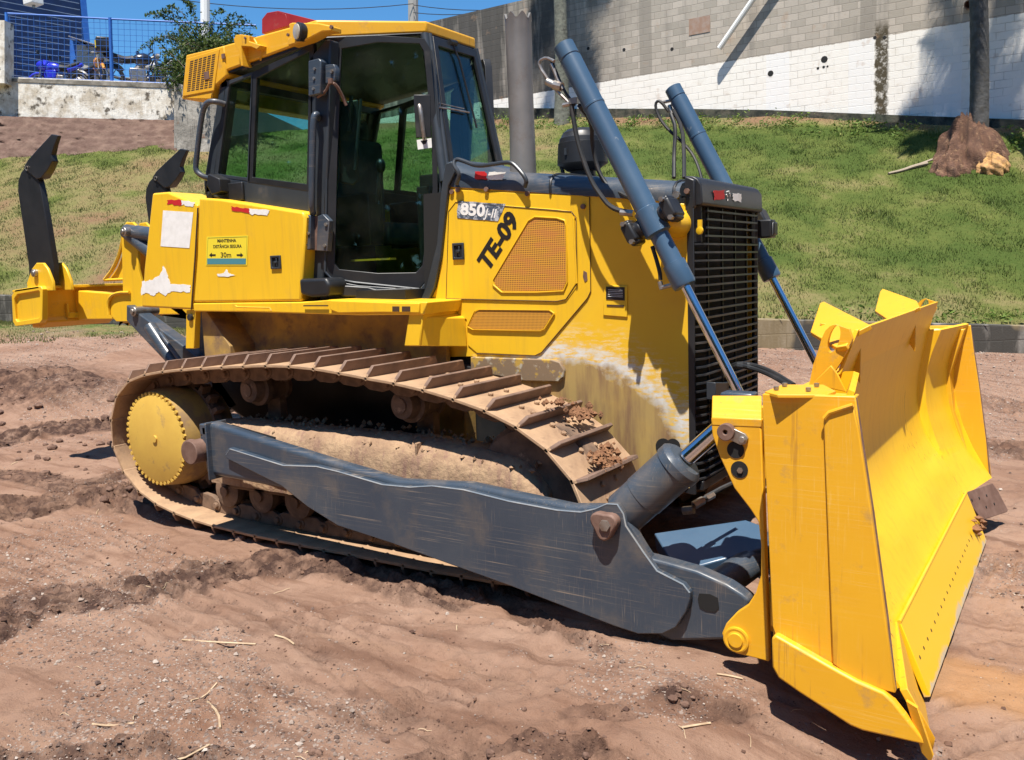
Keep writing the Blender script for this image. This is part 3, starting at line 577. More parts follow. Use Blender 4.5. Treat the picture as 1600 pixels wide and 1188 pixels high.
# ---- lift cylinders
def lift(s):
    Lc = bpy.data.objects.new('lift_cylinder', None); col.objects.link(Lc); Lc.parent = DZ; ORG[Lc.name] = Vector((0, 0, 0))
    T = np.array((2.951, s*.715, 2.776)); G = np.array((3.602, s*.715, 1.525)); a = (G-T)/np.linalg.norm(G-T); L = np.linalg.norm(G-T)
    cc = .69*L
    b = MB(); b.lathe(T, a, [(0, .046), (.004, .054), (.075, .054), (.078, .050), (.085, .050), (.088, .0555), (.36, .0555), (.362, .058), (.372, .058), (.374, .0555), (cc, .0565), (cc+.005, .066), (cc+.14, .067), (cc+.145, .056), (cc+.15, .048), (L-.13, .049), (L-.128, .058), (L-.012, .060), (L, .055)], 36); obj('barrel', b, M['cyl'], Lc, ang=28)
    b = MB(); b.rod(G-a*.01, G+a*1.0, .0245, n=24); obj('piston_rod', b, M['chrome'], Lc)
    E_ = G+a*1.0; b = MB(); b.rod(E_-np.array((0, .06, 0)), E_+np.array((0, .06, 0)), .05, n=20); obj('rod_end', b, M['blue'], Lc, bev=.004)
    # trunnion yoke: two cast caps on an axis across the cylinder
    C_ = T+a*(cc+.07); w = np.array((.93, 0, .36)); w = w-a*np.dot(w, a); w /= np.linalg.norm(w)
    for sg in (-1, 1):
        q = C_+w*sg*.105; nb = MB(); nb.rod(C_+w*sg*.05, q+w*sg*.03, .045, n=20)
        u = np.cross(w, (0, 1, 0)); Rm = np.array([w, (0, 1, 0), u]).T
        nb.box(q+w*sg*.012, (.062, .13, .10), Rm); nb.box(q+w*sg*.012+u*.052, (.05, .10, .03), Rm); nb.box(q+w*sg*.012-u*.052, (.05, .10, .03), Rm)
        obj('trunnion_clamp', nb, M['black'], Lc, bev=.014, seg=3)
        nb = MB()
        for du in (-.05, .05): nb.rod(q+w*sg*.012+u*du+np.array((0, s*.05, 0)), q+w*sg*.012+u*du+np.array((0, s*.082, 0)), .013, n=6)
        obj('clamp_bolts', nb, M['steel'], Lc)
    b = MB(); b.lathe(C_+w*.06+np.array((0, 0, -.04)), (0, -s, 0), [(-.0, .02), (.03, .045), (.10, .065), (.20, .075)], 26); obj('yoke_support', b, M['yellow'], Lc, bev=.004)
    # hoses
    b = MB(); X = lambda px, py, yy=-.70: np.array((at(px, py, y=yy)[0], at(px, py, y=yy)[1]*-s, at(px, py, y=yy)[2]))
    if s < 0:
        h1 = [X(893, 160), X(895, 180), (X(903, 225)), X(922, 280), X(938, 305), X(955, 326), X(985, 333)]; b.tube(h1, .013, 8, 2)
        h2 = [X(905, 165), X(925, 190, -.55), X(925, 230, -.5), X(940, 285, -.5), X(975, 305, -.52), X(1000, 318, -.6)]; b.tube(h2, .012, 8, 2)
        b.tube([X(1019, 385), X(1024, 400), X(1031, 425), X(1032, 438)], .011, 8, 1)
        b.tube([X(860, 92), X(866, 105), X(880, 140), X(898, 165)], .008, 8, 1)
    else:
        b.tube([X(1045, 175, .715), X(1030, 155, .7), X(1022, 165, .7), X(1035, 195, .7), X(1075, 230, .7), X(1090, 255, .65), X(1099, 290, .6)], .010, 8, 2)
        b.tube([X(1048, 178, .66), X(1056, 200, .63), X(1053, 240, .6), X(1053, 278, .5)], .013, 8, 1); b.tube([X(1052, 172, .68), X(1066, 200, .66), X(1069, 240, .6), X(1069, 278, .5)], .013, 8, 1)
    if s > 0: b.v = [(x, abs(y_), z) for x, y_, z in b.v]
    obj('hydraulic_hose', b, M['rubber'], Lc)
    b = MB()
    if s < 0:
        b.tube([X(866, 96, -.715), X(853, 90), X(843, 95), X(842, 103), X(858, 127)], .0085, 8, 1); b.tube([X(862, 100, -.70), X(872, 125, -.70), X(880, 140, -.70)], .012, 8); b.rod(X(855, 128), X(866, 133), .02, n=12); b.rod(X(866, 133), X(878, 136), .025, n=10); b.rod(X(880, 165), X(893, 162), .012, n=8); b.box(X(897, 158), (.05, .03, .03)); b.rod(X(868, 140), X(893, 165), .008)
        b.rod(X(1031, 440), X(1034, 452), .013, n=8); b.rod(X(1032, 450), X(1050, 445), .012, n=8); b.rod(X(970, 332), X(990, 334), .017, n=8)
    else:
        b.rod(X(1046, 165, .715), X(1053, 185, .7), .014); b.rod(X(1036, 160, .715), X(1060, 155, .715), .010)
        b.v = [(x, abs(y_), z) for x, y_, z in b.v]
    obj('steel_line', b, M['steel'], Lc)
    return Lc
for s in (-1, 1): lift(s)
# ---- hood
HY = .52
HD = bpy.data.objects.new('engine_hood', None); col.objects.link(HD); HD.parent = DZ; ORG[HD.name] = Vector((0, 0, 0))
def onY(px, py, y=-HY): return at(px, py, y=y)
side = XZ([(701, 287), (830, 293), (960, 304), (1083, 317), (1087, 690)], -HY)
side = side[:-2]+[(3.54, 1.935), (3.545, .45), (2.5, .45), (2.2, 1.12), (2.05, 1.12)]+XZ([(676, 560), (668, 500), (672, 470)], -HY)
for s in (-1, 1):
    b = MB(); b.xz(side, s*(HY-.03), s*HY); obj('side_panel', b, M['scrape'], HD, bev=.004)
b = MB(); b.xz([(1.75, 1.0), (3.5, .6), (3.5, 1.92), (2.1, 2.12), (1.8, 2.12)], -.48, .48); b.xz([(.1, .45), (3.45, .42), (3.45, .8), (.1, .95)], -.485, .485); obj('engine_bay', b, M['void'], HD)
b = MB(); b.xz([(2.45, .50), (2.75, .50), (2.75, .90), (2.45, .92)], -.60, -.50); obj('side_frame', b, M['ygrim_shade'], HD, bev=.01)
# rounded worn bracket at the panel's lower edge
q = XZ([(735, 558), (860, 562), (874, 566), (881, 578), (880, 590), (872, 597), (820, 596), (735, 580)], -.545); b = MB(); b.xz(q, -.545, -.50)
M['chip'] = surf('chipped_plate', (.22, .15, .09), (.42, .37, .28), 11, .54, .60, .6, dirt=(.45, .28, .05), dsc=13, dlo=.55, dhi=.6, bump=.2)
obj('lower_bracket', b, M['chip'], HD, bev=.006)
# raised service doors
def slab(name, pts, y, th, mt, bev=.003, parent=None):
    b = MB(); b.xz(XZ(pts, y-th), y, y-th); return obj(name, b, mt, parent or HD, bev=bev)
slab('engine_door', [(700, 296), (830, 303), (905, 305), (921, 308), (923, 455), (918, 466), (846, 551), (836, 556), (745, 552), (731, 540), (729, 500), (680, 470), (688, 420)], -HY, .006, M['yellow'])
slab('service_door', [(697, 467), (700, 330), (712, 315), (800, 322), (868, 327), (890, 330), (897, 336), (902, 440), (884, 468), (870, 471)], -HY-.006, .005, M['yellow'])
def vent(name, pts, mt):
    P = XZ(pts, -HY-.013); cx = sum(p[0] for p in P)/len(P); cz = sum(p[1] for p in P)/len(P)
    b = MB(); b.xz([(cx+(x-cx)*.98, cz+(z-cz)*.975) for x, z in P], -HY-.010, -HY-.0135); o = obj(name, b, mt, HD)
    b = MB(); big = [(cx+(x-cx)*1.03, cz+(z-cz)*1.035) for x, z in P]; b.ring([(x, -HY-.010, z) for x, z in big], [(x, -HY-.010, z) for x, z in P], (0, -.009, 0)); obj('vent_rim', b, M['yellow'], o, bev=.003)
vent('vent_screen', [(772, 445), (771, 438), (826, 346), (836, 340), (870, 342), (882, 346), (884, 354), (886, 440), (880, 454), (840, 456), (785, 456)], M['screen'])
vent('lower_vent_screen', [(731, 510), (742, 487), (748, 484), (858, 485), (865, 490), (850, 514), (843, 517), (740, 515)], M['screen2'])
b = MB()
def gap(mb, pts, w=.0025, y=-HY-.006):
    mb.tube([at(px, py, y=y) for px, py in pts], w, 4)
gap(b, [(921, 308), (923, 455), (918, 466), (846, 551), (836, 556), (745, 553)]); gap(b, [(697, 467), (870, 471), (884, 468), (902, 443), (900, 340), (893, 331), (712, 316), (701, 330), (697, 467)], y=-HY-.012)
obj('panel_gap', b, M['brownseam'], HD)
b = MB(); b.rod(onY(896, 342, -HY-.016), onY(901, 443, -HY-.016), .006, n=10); obj('door_hinge', b, M['yellow'], HD)
# ledge at hood foot
fa, fb, fc, fd, fe = at(658, 496, y=-.86), at(676, 471, y=-.53), at(727, 497, y=-.526), at(730, 542, y=-.526), at(654, 541, y=-.86)
b = MB(); bk = lambda p: (p[0]-.02, -.50, p[2]); b.add([fa, fb, fc, fd, fe, bk(fb), bk(fd), bk(fe), bk(fa)], [(0, 1, 2), (0, 2, 3, 4), (1, 5, 2), (2, 5, 6, 3), (3, 6, 7, 4), (4, 7, 8, 0), (0, 8, 5, 1), (5, 8, 7, 6)]); obj('hood_foot', b, M['yellow'], HD, bev=.005)
# top cover: rounded section swept along x
tz = lambda x: 2.150-(x-2.03)*.135+.0
xs = np.linspace(2.0, 3.50, 16); sec = [(-.528, -.005), (-.53, .03), (-.52, .065), (-.49, .092), (-.44, .104), (-.3, .112), (0, .118)]
sec = sec+[(-y_, z) for y_, z in reversed(sec[:-1])]
vs = []; fs = []; n = len(sec)
for x in xs:
    k = 1+.45*max(0, (2.3-x)/.3)**1.5
    for y_, z in sec: vs.append((x, y_, tz(x)+z*k))
for i in range(len(xs)-1):
    for k in range(n-1): fs.append((i*n+k, i*n+k+1, (i+1)*n+k+1, (i+1)*n+k))
fs += [tuple(range(n)), tuple(range((len(xs)-1)*n, len(xs)*n))]
b = MB(); b.add(vs, fs); obj('top_cover', b, M['dark2'] if 'dark2' in M else M['blue'], HD, ang=40)
b = MB()
for x in (2.74, 3.47):
    b.tube([(x, y_*1.006, tz(x)+z+.002) for y_, z in sec], .008, 6)
obj('cover_band', b, M['black'], HD)
# cab-side edge of the hood (dark frame strip running down)
q = XZ([(697, 256), (708, 253), (712, 270), (702, 290), (697, 330), (690, 400), (680, 450), (671, 470), (658, 470), (668, 445), (684, 380), (690, 300)], -.54); b = MB(); b.xz(q, -.55, -.52); obj('rear_frame_strip', b, M['dark'], HD, bev=.006)
# bolts and latches
b = MB()
for px, py in ((716, 297), (761, 296), (825, 303), (707, 300), (912, 323), (1074, 299)): c = at(px, py, y=-HY-.006 if py > 299 else -.53); b.rod(c, c-np.array((0, .014, 0)), .014, n=10)
obj('hood_bolt', b, M['rust'], HD)
b = MB(); c = onY(1058, 305, -.53); b.rod(c, c-np.array((0, .02, 0)), .02, n=8); obj('cover_bolt', b, M['steel'], HD)
b = MB(); q = XZ([(912, 423), (917, 426), (918, 438), (914, 441), (911, 432)], -HY-.007); b.xz(q, -HY-.004, -HY-.009); obj('latch_slot', b, M['rust'], HD)
def latch(name, px, py, w, h, y, parent):
    c = at(px, py, y=y); o = MB(); n = 4; O = [(c[0]-w, c[2]-h), (c[0]+w, c[2]-h), (c[0]+w, c[2]+h), (c[0]-w, c[2]+h)]; I = [(c[0]+(a-c[0])*.68, c[2]+(d-c[2])*.70) for a, d in O]
    o.ring([(a, y, d) for a, d in O], [(a, y, d) for a, d in I], (0, -.012, 0)); r = obj(name, o, M['dark'], parent, bev=.003)
    o = MB(); o.xz(I, y, y-.002); obj('latch_cup', o, M['void'], r); o = MB(); o.box((c[0], y-.008, c[2]), (w*.55, .012, h*.35)); o.box((c[0]+w*.15, y-.006, c[2]), (w*.2, .008, h*1.2)); obj('latch_paddle', o, M['dark'], r, bev=.003)
    return r
latch('door_latch', 717, 393, .042, .050, -HY-.012, HD)
# grab rail on hood top
b = MB(); rl = lambda px, py, yy: at(px, py, y=yy)
b.tube([rl(713, 288, -.56), rl(719, 272, -.58), rl(708, 258, -.58), rl(712, 248, -.56), rl(725, 252, -.56), rl(745, 260, -.57), rl(770, 257, -.57), rl(795, 253, -.57), rl(805, 258, -.57), rl(824, 281, -.58), rl(820, 292, -.56)], .0125, 10, 2); obj('grab_rail', b, M['dark'], HD)
# exhaust and pre-cleaner
EX = at(817, 258, y=-.10); ET = at(811, 30, y=-.10)
b = MB(); b.lathe((EX[0], EX[1], 2.18), (0, 0, 1), [(0, .083), (.30, .080), (.55, .0775), (.80, .0805), (ET[2]-2.185, .080), (ET[2]-2.17, .083)], 36, cap=False); b.lathe((EX[0], EX[1], 2.18), (0, 0, 1), [(ET[2]-2.17, .083), (ET[2]-2.17, .070), (.7, .068)], 36, cap=False)
g = np.random.default_rng(5); V_ = []
for v in b.v:
    x, y_, z = v; 
    for dz, dx_, r, am in ((2.42, -.03, .09, .016), (2.60, .0, .07, .010), (2.36, .03, .06, .012)):
        dd = (z-dz)**2+((x-EX[0]-dx_)**2+(y_-EX[1]+.08)**2); k = am*math.exp(-dd/r**2); y_ += k
    if z > ET[2]-.03: z += .02*math.sin(7*math.atan2(y_-EX[1], x-EX[0]))
    V_.append((x, y_, z))
b.v = V_; obj('exhaust_pipe', b, M['exh'], HD, ang=60)
# more rings for dents
b = MB(); b.lathe((EX[0], EX[1], 2.17), (0, 0, 1), [(0, .10), (.03, .10), (.035, .085)], 30); obj('exhaust_collar', b, M['rust'], HD)
PC = at(910, 240, y=.12); b = MB(); pz = PC[2]
b.lathe((PC[0], PC[1], 0), (0, 0, 1), [(2.10, .08), (2.23, .08), (2.235, .10), (2.26, .13), (2.27, .152), (2.275, .158), (2.40, .150), (2.402, .145), (2.43, .140), (2.435, .134), (2.465, .118), (2.485, .09), (2.49, .02)], 36); obj('air_pre_cleaner', b, M['black'], HD, ang=25)
b = MB(); b.lathe((PC[0], PC[1], 0), (0, 0, 1), [(2.17, .082), (2.172, .086), (2.20, .086), (2.202, .082)], 30); b.rod((PC[0]-.13, PC[1]-.06, 2.30), (PC[0]-.10, PC[1]-.06, 2.20), .012); b.box((PC[0]-.03, PC[1]-.158, 2.34), (.015, .01, .04)); obj('cleaner_clamp', b, M['dark'], HD)
# ---- grille
GX = 3.602; GR = bpy.data.objects.new('radiator_grille', None); col.objects.link(GR); GR.parent = DZ; ORG[GR.name] = Vector((0, 0, 0))
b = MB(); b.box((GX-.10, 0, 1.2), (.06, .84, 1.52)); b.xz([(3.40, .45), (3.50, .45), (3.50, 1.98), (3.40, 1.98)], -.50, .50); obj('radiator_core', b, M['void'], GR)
zs = np.arange(.50, 1.915, .0425)
for z in zs:
    wide = z < 1.74
    if wide: p_ = [(3.575, -.515), (GX, -.445), (GX, .43), (3.565, .505)]; q_ = [(3.555, .49), (GX-.022, .415), (GX-.022, -.43), (3.555, -.50)]
    else: p_ = [(GX, -.40), (GX, .42)]; q_ = [(GX-.022, .42), (GX-.022, -.40)]
    b = MB(); b.xy(p_+q_, z-.005, z+.005); obj('grille_slat', b, M['grille'], GR)
for y_ in (-.33, -.11, .10, .30):
    b = MB(); b.box((GX-.03, y_, 1.2), (.012, .010, 1.45)); obj('grille_bar', b, M['grille'], GR)
b = MB()
for s in (-1, 1): b.xy([(3.50, s*.505), (3.545, s*.524), (3.574, s*.520), (3.56, s*.49)], .42, 1.97); b.xy([(3.55, s*.50), (GX-.02, s*.435), (GX-.03, s*.40), (3.55, s*.45)], 1.74, 1.97)
b.box((3.55, 0, .46), (.09, .95, .05)); obj('grille_frame', b, M['black'], GR, bev=.004)
b = MB(); b.lathe((3.59, -.475, 1.80), (-.3, -1, 0), [(0, .02), (.01, .02), (.012, .012)], 14); b.box((3.59, -.478, 1.825), (.022, .012, .06)); obj('yellow_latch', b, M['yellow'], GR)
b = MB(); q = [at(px, py, x=3.60) for px, py in ((1118, 603), (1140, 603), (1140, 618), (1118, 618))]; b.extr([at(px, py, x=3.66) for px, py in ((1118, 598), (1139, 598), (1139, 625), (1118, 625))], (-.05, 0, 0)); obj('junction_box', b, M['dark'], GR, bev=.003)
# front cowl
b = MB(); cw = XZ([(1088, 281), (1088, 309)], -.49)
q = [(3.515, 2.08), (3.56, 2.075), (3.585, 2.06), (3.605, 2.03), (3.61, 1.935), (3.60, 1.925), (3.515, 1.925)]
b.xz(q, -.495, .495); CW = obj('front_cowl', b, M['black'], HD, bev=.018, seg=3)
b = MB(); b.xz([(3.525, 1.90), (3.56, 1.90), (3.58, 1.92), (3.58, 2.055), (3.525, 2.078)], -.522, -.496); obj('cowl_corner', b, M['black'], HD, bev=.008); obj('cowl_corner', b.mir(), M['black'], HD, bev=.008)
def decal(name, pts, plane, parent, mt, jag=0, th=.0012):
    P = []
    for a, c in zip(pts, pts[1:]+pts[:1]):
        for k in range(6 if jag else 1):
            t = k/(6 if jag else 1); P.append((a[0]+(c[0]-a[0])*t+(rng.normal()*jag if k else 0), a[1]+(c[1]-a[1])*t+(rng.normal()*jag if k else 0)))
    q = [at(px, py, **plane) for px, py in P]; nrm = np.array((1, 0, 0.)) if 'x' in plane else np.array((0, -1., 0)); b = MB(); b.extr(q, nrm*th); return obj(name, b, mt, parent)
fx = dict(x=3.612)
decal('red_emblem', [(1115, 298), (1132, 297), (1132, 311), (1116, 313)], fx, CW, M['redst'], .7)
decal('worn_lettering', [(1145, 302), (1158, 303), (1158, 317), (1153, 314), (1149, 315), (1145, 312)], fx, CW, M['white'], .5)
b = MB()
for a in ((1135, 300, 1139, 299), (1135, 304, 1137, 308), (1140, 302, 1141, 308), (1137, 311, 1137, 314)): b.rod(at(a[0], a[1], **fx), at(a[2], a[3], **fx), .003, n=5)
obj('worn_mark', b, M['white'], CW)
# headlight far side, side lamp
b = MB(); c = np.array((3.60, .60, 1.83)); b.box(c, (.09, .10, .11)); b.box(c+np.array((.05, 0, .0)), (.02, .08, .08)); obj('work_light', b, M['black'], HD, bev=.015, seg=3)
b = MB(); c = np.array((3.60, -.0, 1.83)); 
# hood decals
HS = dict(y=-.5335)
decal('red_stripe', [(742, 268), (757, 268), (761, 271), (760, 281), (742, 280)], dict(y=-.535), HD, M['redst'], .4)
decal('white_stripe', [(764, 269), (791, 269), (785, 281), (766, 281), (762, 278)], dict(y=-.535), HD, M['white'], .5)
decal('red_dash', [(757, 275), (763, 281), (758, 281)], dict(y=-.536), HD, M['redst'])
m_, nt_, b_ = nodes('worn_badge'); n_ = N(nt_); n_.link(n_.mix(n_.ramp(n_.noise(n_.coord((1, 1, 1)), 22, 8, .8), .50, .56), (.055, .075, .11), (.45, .47, .50)), b_.inputs['Base Color']); M['badge'] = m_
BD = decal('model_badge', [(717, 314), (790, 319), (778, 346), (715, 341), (714, 330)], dict(y=-HY-.0125), HD, M['badge'], .3)
Xd = at(790, 325, y=-HY)-at(720, 321, y=-HY); Yd = (0, 0, 1)
def side_text(name, s, px, py, hpx, y, parent, mt, xdir, off=0, shear=0, sx=1, align='CENTER'):
    c = at(px, py, y=y); sc_ = abs(at(px, py-hpx/2, y=y)[2]-at(px, py+hpx/2, y=y)[2]); return txt(name, s, sc_*1.42, c, xdir, None, mt, parent, off, shear, sx=sx, align=align)
_txt = txt
def txt(name, s, size, O, X, Y, m, parent, off=0, shear=0, ext=.0006, sx=1.0, align='CENTER'):
    X = Vector(X).normalized(); Nn = Vector((0, -1, 0))
    if Y is None: Y = Nn.cross(X)
    return _txt(name, s, size, O, X, Y, m, parent, off, shear, ext, sx, align)
hx = XZ([(716, 327), (790, 333)], -HY); xd = (hx[1][0]-hx[0][0], 0, hx[1][1]-hx[0][1])
side_text('model_digits', '850', 738.5, 329, 18, -HY-.0145, BD, M['white'], xd, .0035, sx=1.25)
side_text('model_suffix', 'J-II', 766, 334, 14, -HY-.0145, BD, M['white'], xd, .0008, .2)
tx_ = XZ([(755, 417), (803, 340)], -HY-.013); xd = np.array((tx_[1][0]-tx_[0][0], 0, tx_[1][1]-tx_[0][1]))
c = at(778.5, 379, y=-HY-.0125); lt = txt('fleet_number', 'TE-09', .146, c, xd, None, M['ink'], HD, .0062, .10, sx=1.03)
# warning plate
PL = slab('plate_holder', [(944, 445), (980, 447), (980, 496), (942, 493)], -HY, .008, M['yellow'])
decal('warning_plate', [(947, 448), (976, 449), (976, 470), (947, 468)], dict(y=-HY-.0095), PL, M['ink'])
b = MB()
for k in range(5): b.rod(at(950, 453+k*2.6, y=-HY-.0115), at(973, 453.8+k*2.6, y=-HY-.0115), .0011, n=4)
obj('plate_lines', b, M['white'], PL)
decal('plate_slot', [(948, 476), (975, 477), (975, 480), (948, 479)], dict(y=-HY-.0095), PL, M['brownseam'])
b = MB(); c = at(1037, 698, y=-HY); b.rod(c, c-np.array((0, .004, 0)), .045, n=20); c = at(1052, 697, y=-HY); b.rod(c, c-np.array((0, .0035, 0)), .04, n=20); obj('frame_opening', b, M['void'], HD)
# hose by the grille running down towards the blade
b = MB(); b.tube([at(1140, 575, x=3.66), at(1150, 568, x=3.8), at(1175, 570, x=3.85), at(1205, 580, x=4.0), at(1240, 602, x=4.2)], .012, 8, 2); b.tube([at(1138, 580, x=3.66), at(1150, 571, x=3.82), at(1175, 575, x=3.87), at(1205, 586, x=4.02), at(1238, 606, x=4.2)], .012, 8, 2); b.tube([at(1130, 600, x=3.64), at(1128, 575, x=3.66), at(1124, 560, x=3.64)], .006, 6); obj('blade_hose', b, M['rubber'], DZ)

# ---- side boxes (tanks) and platform
TY = .86
def tank(s):
    Tk = bpy.data.objects.new('side_tank', None); col.objects.link(Tk); Tk.parent = DZ; ORG[Tk.name] = Vector((0, 0, 0))
    P = XZ([(258, 300), (300, 303), (345, 309), (475, 331), (476, 340), (470, 471), (302, 473), (310, 325), (309, 319)], -TY)
    A_ = XZ([(238, 302), (262, 300), (309, 320), (300, 484), (221, 480), (225, 420)], -TY)
    b = MB(); b.xz([A_[0], A_[1], A_[2], A_[3], A_[4], A_[5]], s*(TY-.30), s*TY); obj('rear_cover', b, M['yellow'], Tk, bev=.014, seg=3)
    P2 = XZ([(311, 309), (345, 311), (473, 331), (477, 340), (470, 471), (302, 473), (308, 400)], -TY)
    b = MB(); b.xz(P2, s*(TY-.24), s*(TY+.002)); obj('tank_door', b, M['yellow'], Tk, bev=.016, seg=3)
    b = MB(); b.tube([at(309, 325, y=-TY-.003)*np.array((1, -s, 1)), at(305, 400, y=-TY-.003)*np.array((1, -s, 1)), at(299, 484, y=-TY-.003)*np.array((1, -s, 1))], .006, 5); obj('door_gap', b, M['brownseam'], Tk)
    return Tk
T1 = tank(-1); tank(1)
ty = dict(y=-TY-.0035)
decal('blank_notice', [(255, 329), (302, 332), (296, 388), (251, 385)], dict(y=-TY-.001), T1, M['white'])
decal('torn_sticker', [(222, 440), (236, 438), (250, 430), (256, 415), (262, 430), (266, 444), (298, 446), (297, 457), (266, 456), (258, 463), (248, 456), (240, 463), (230, 458), (221, 462)], dict(y=-TY-.001), T1, M['white'], .8)
decal('torn_sticker', [(339, 429), (350, 427), (354, 421), (358, 428), (368, 430), (356, 433), (341, 432)], ty, T1, M['white'], .4)
for a, c, pl in (((261, 313), (283, 313), dict(y=-TY-.001)), ((361, 322), (389, 326), ty)):
    decal('red_reflector', [a, c, (c[0]+1, c[1]+8), (a[0]+1, a[1]+7)], pl, T1, M['redst'], .8); w = 22 if a[0] < 300 else 32
    decal('white_reflector', [c, (c[0]+w, c[1]+3), (c[0]+w-3, c[1]+11), (c[0]+1, c[1]+8)], pl, T1, M['white'], .8)
m_, nt_, b_ = nodes('notice_yellow'); b_.inputs['Base Color'].default_value = (.78, .62, .03, 1); b_.inputs['Roughness'].default_value = .6; M['notice'] = m_
m_, nt_, b_ = nodes('notice_teal'); b_.inputs['Base Color'].default_value = (.06, .22, .26, 1); b_.inputs['Roughness'].default_value = .6; M['teal'] = m_
m_, nt_, b_ = nodes('notice_green'); b_.inputs['Base Color'].default_value = (.20, .25, .03, 1); M['ngreen'] = m_
SN = decal('safety_notice', [(323, 370), (388, 368), (386, 415), (322, 415)], dict(y=-TY-.0035), T1, M['notice'])
decal('notice_band', [(324, 404), (384, 404), (384, 413), (324, 413)], dict(y=-TY-.005), SN, M['teal'])
b = MB()
for a, c in (((325, 372), (386, 370)), ((386, 370), (384, 413)), ((384, 413), (323, 413)), ((323, 413), (325, 372))): b.rod(at(*a, y=-TY-.005), at(*c, y=-TY-.005), .0012, n=4)
obj('notice_border', b, M['ngreen'], SN)
nx = XZ([(330, 385), (380, 384)], -TY); xd = (nx[1][0]-nx[0][0], 0, nx[1][1]-nx[0][1])
side_text('notice_line', 'MANTENHA', 354, 376.5, 5, -TY-.005, SN, M['ink'], xd, .0008, sx=1.15)
side_text('notice_line', 'DISTÂNCIA SEGURA', 355, 385.5, 5, -TY-.005, SN, M['ink'], xd, .0006, sx=1.05)
side_text('notice_line', '30m', 353, 399, 8, -TY-.005, SN, M['ink'], xd, .0005, sx=1.3)
for x0, x1 in ((337, 327), (370, 380)):
    sgn = 1 if x1 > x0 else -1
    decal('notice_arrow', [(x0, 397.5), (x1-4*sgn, 397.5), (x1-4*sgn, 395), (x1, 399), (x1-4*sgn, 402), (x1-4*sgn, 400), (x0, 400)], dict(y=-TY-.005), SN, M['ink'])
latch('tank_latch', 432, 410, .047, .043, -TY-.002, T1)
# platform
PF = bpy.data.objects.new('platform', None); col.objects.link(PF); PF.parent = DZ; ORG[PF.name] = Vector((0, 0, 0))
top = XZ([(302, 474), (470, 472), (520, 468), (668, 472), (662, 492), (560, 493), (400, 488), (303, 487)], -.865)
for s in (-1, 1):
    b = MB(); b.xz(top, s*.50, s*.868); obj('fender_deck', b, M['yellow'], PF, bev=.008)
    b = MB(); q = XZ([(291, 485), (305, 485), (303, 545), (290, 545)], -.84); b.xz(q, s*.79, s*.84); obj('rear_post', b, M['yellow'], PF, bev=.004)
    q = XZ([(640, 490), (662, 490), (657, 541), (632, 541)], -.85); b = MB(); b.xz(q, s*.50, s*.855); obj('front_post', b, M['yellow'], PF, bev=.006)
    b = MB(); b.xz([(-.1, 1.45), (2.0, 1.41), (2.0, 1.02), (-.1, 1.10)], s*.54, s*.58); b.xz([(0, 1.45), (.03, 1.45), (.28, 1.18), (.28, 1.1), (0, 1.1)], s*.56, s*.80); obj('fender_inner_wall', b, M['ygrim_shade'], PF, bev=.004)  # grimy yellow, also dark to stand in for the shade under the deck
b = MB(); dkk = lambda px, py: at(px, py, y=-.885)
b.tube([dkk(368, 478), dkk(371, 480), dkk(422, 481), dkk(424, 486)], .006, 6); obj('deck_handle', b, M['yworn'], PF)
b = MB(); q = XZ([(517, 470), (548, 471), (630, 474), (656, 474), (656, 489), (600, 488), (530, 489), (517, 484)], -.875); b.xz(q, -.86, -.882); obj('step_plate', b, M['yellow'], PF, bev=.004)
b = MB()
for a in ((613, 479, 624, 487), (628, 479, 641, 487), (474, 477, 512, 479)): b.xz(XZ([(a[0], a[1]), (a[2], a[1]), (a[2], a[3]), (a[0], a[3])], -.883), -.878, -.8835)
obj('step_opening', b, M['brownseam'], PF)
b = MB(); b.lathe(at(299, 496, y=-.84), (0, -1, 0), [(0, .024), (.02, .024), (.024, .012)], 14); obj('post_knob', b, M['black'], PF)
# main chassis below
b = MB(); b.xz([(-.35, .75), (.35, .45), (3.3, .42), (3.3, .75), (2.0, 1.1), (.2, 1.3), (-.35, 1.3)], -.50, .50); obj('chassis', b, M['black'], DZ, bev=.02)
b = MB(); b.xz([(1.95, .60), (2.15, .60), (2.15, .95), (1.95, .95)], -.62, -.50); obj('engine_side_frame', b, M['ygrim_shade'], DZ, bev=.01)

# ---- cab
CB = bpy.data.objects.new('cab', None); col.objects.link(CB); CB.parent = DZ; ORG[CB.name] = Vector((0, 0, 0))
CY = .76
A1 = at(695, 250, y=-.32); B1 = at(497, 250, y=-CY)          # door plane (vertical) through the two pillars
A1[:2] = (1.82, -.32); B1[:2] = (1.235, -CY)
dd = np.array((A1[0]-B1[0], A1[1]-B1[1], 0)); dd /= np.linalg.norm(dd); DN = np.array((dd[1], -dd[0], 0))   # outward (towards -y)
if DN[1] > 0: DN = -DN
def dp(px, py, o=0): return on(px, py, B1+DN*o, DN)
def plate(name, pts, o, th, mt, parent, bev=.004, mirror=True):
    q = [dp(a, c, o) for a, c in pts]; b = MB(); b.extr(q, DN*-th); r = obj(name, b, mt, parent, bev=bev)
    if mirror: obj(name, b.mir(), mt, parent, bev=bev)
    return r
def framep(name, outer, inner, o, th, mt, parent, bev=.003, P=None):
    P = P or (lambda a, c: dp(a, c, o)); dn = DN if P.__name__ != 'sp' else np.array((0, -1., 0))
    b = MB(); b.ring([P(*a) for a in outer], [P(*a) for a in inner], dn*-th); r = obj(name, b, mt, parent, bev=bev); obj(name, b.mir(), mt, parent, bev=bev); return r
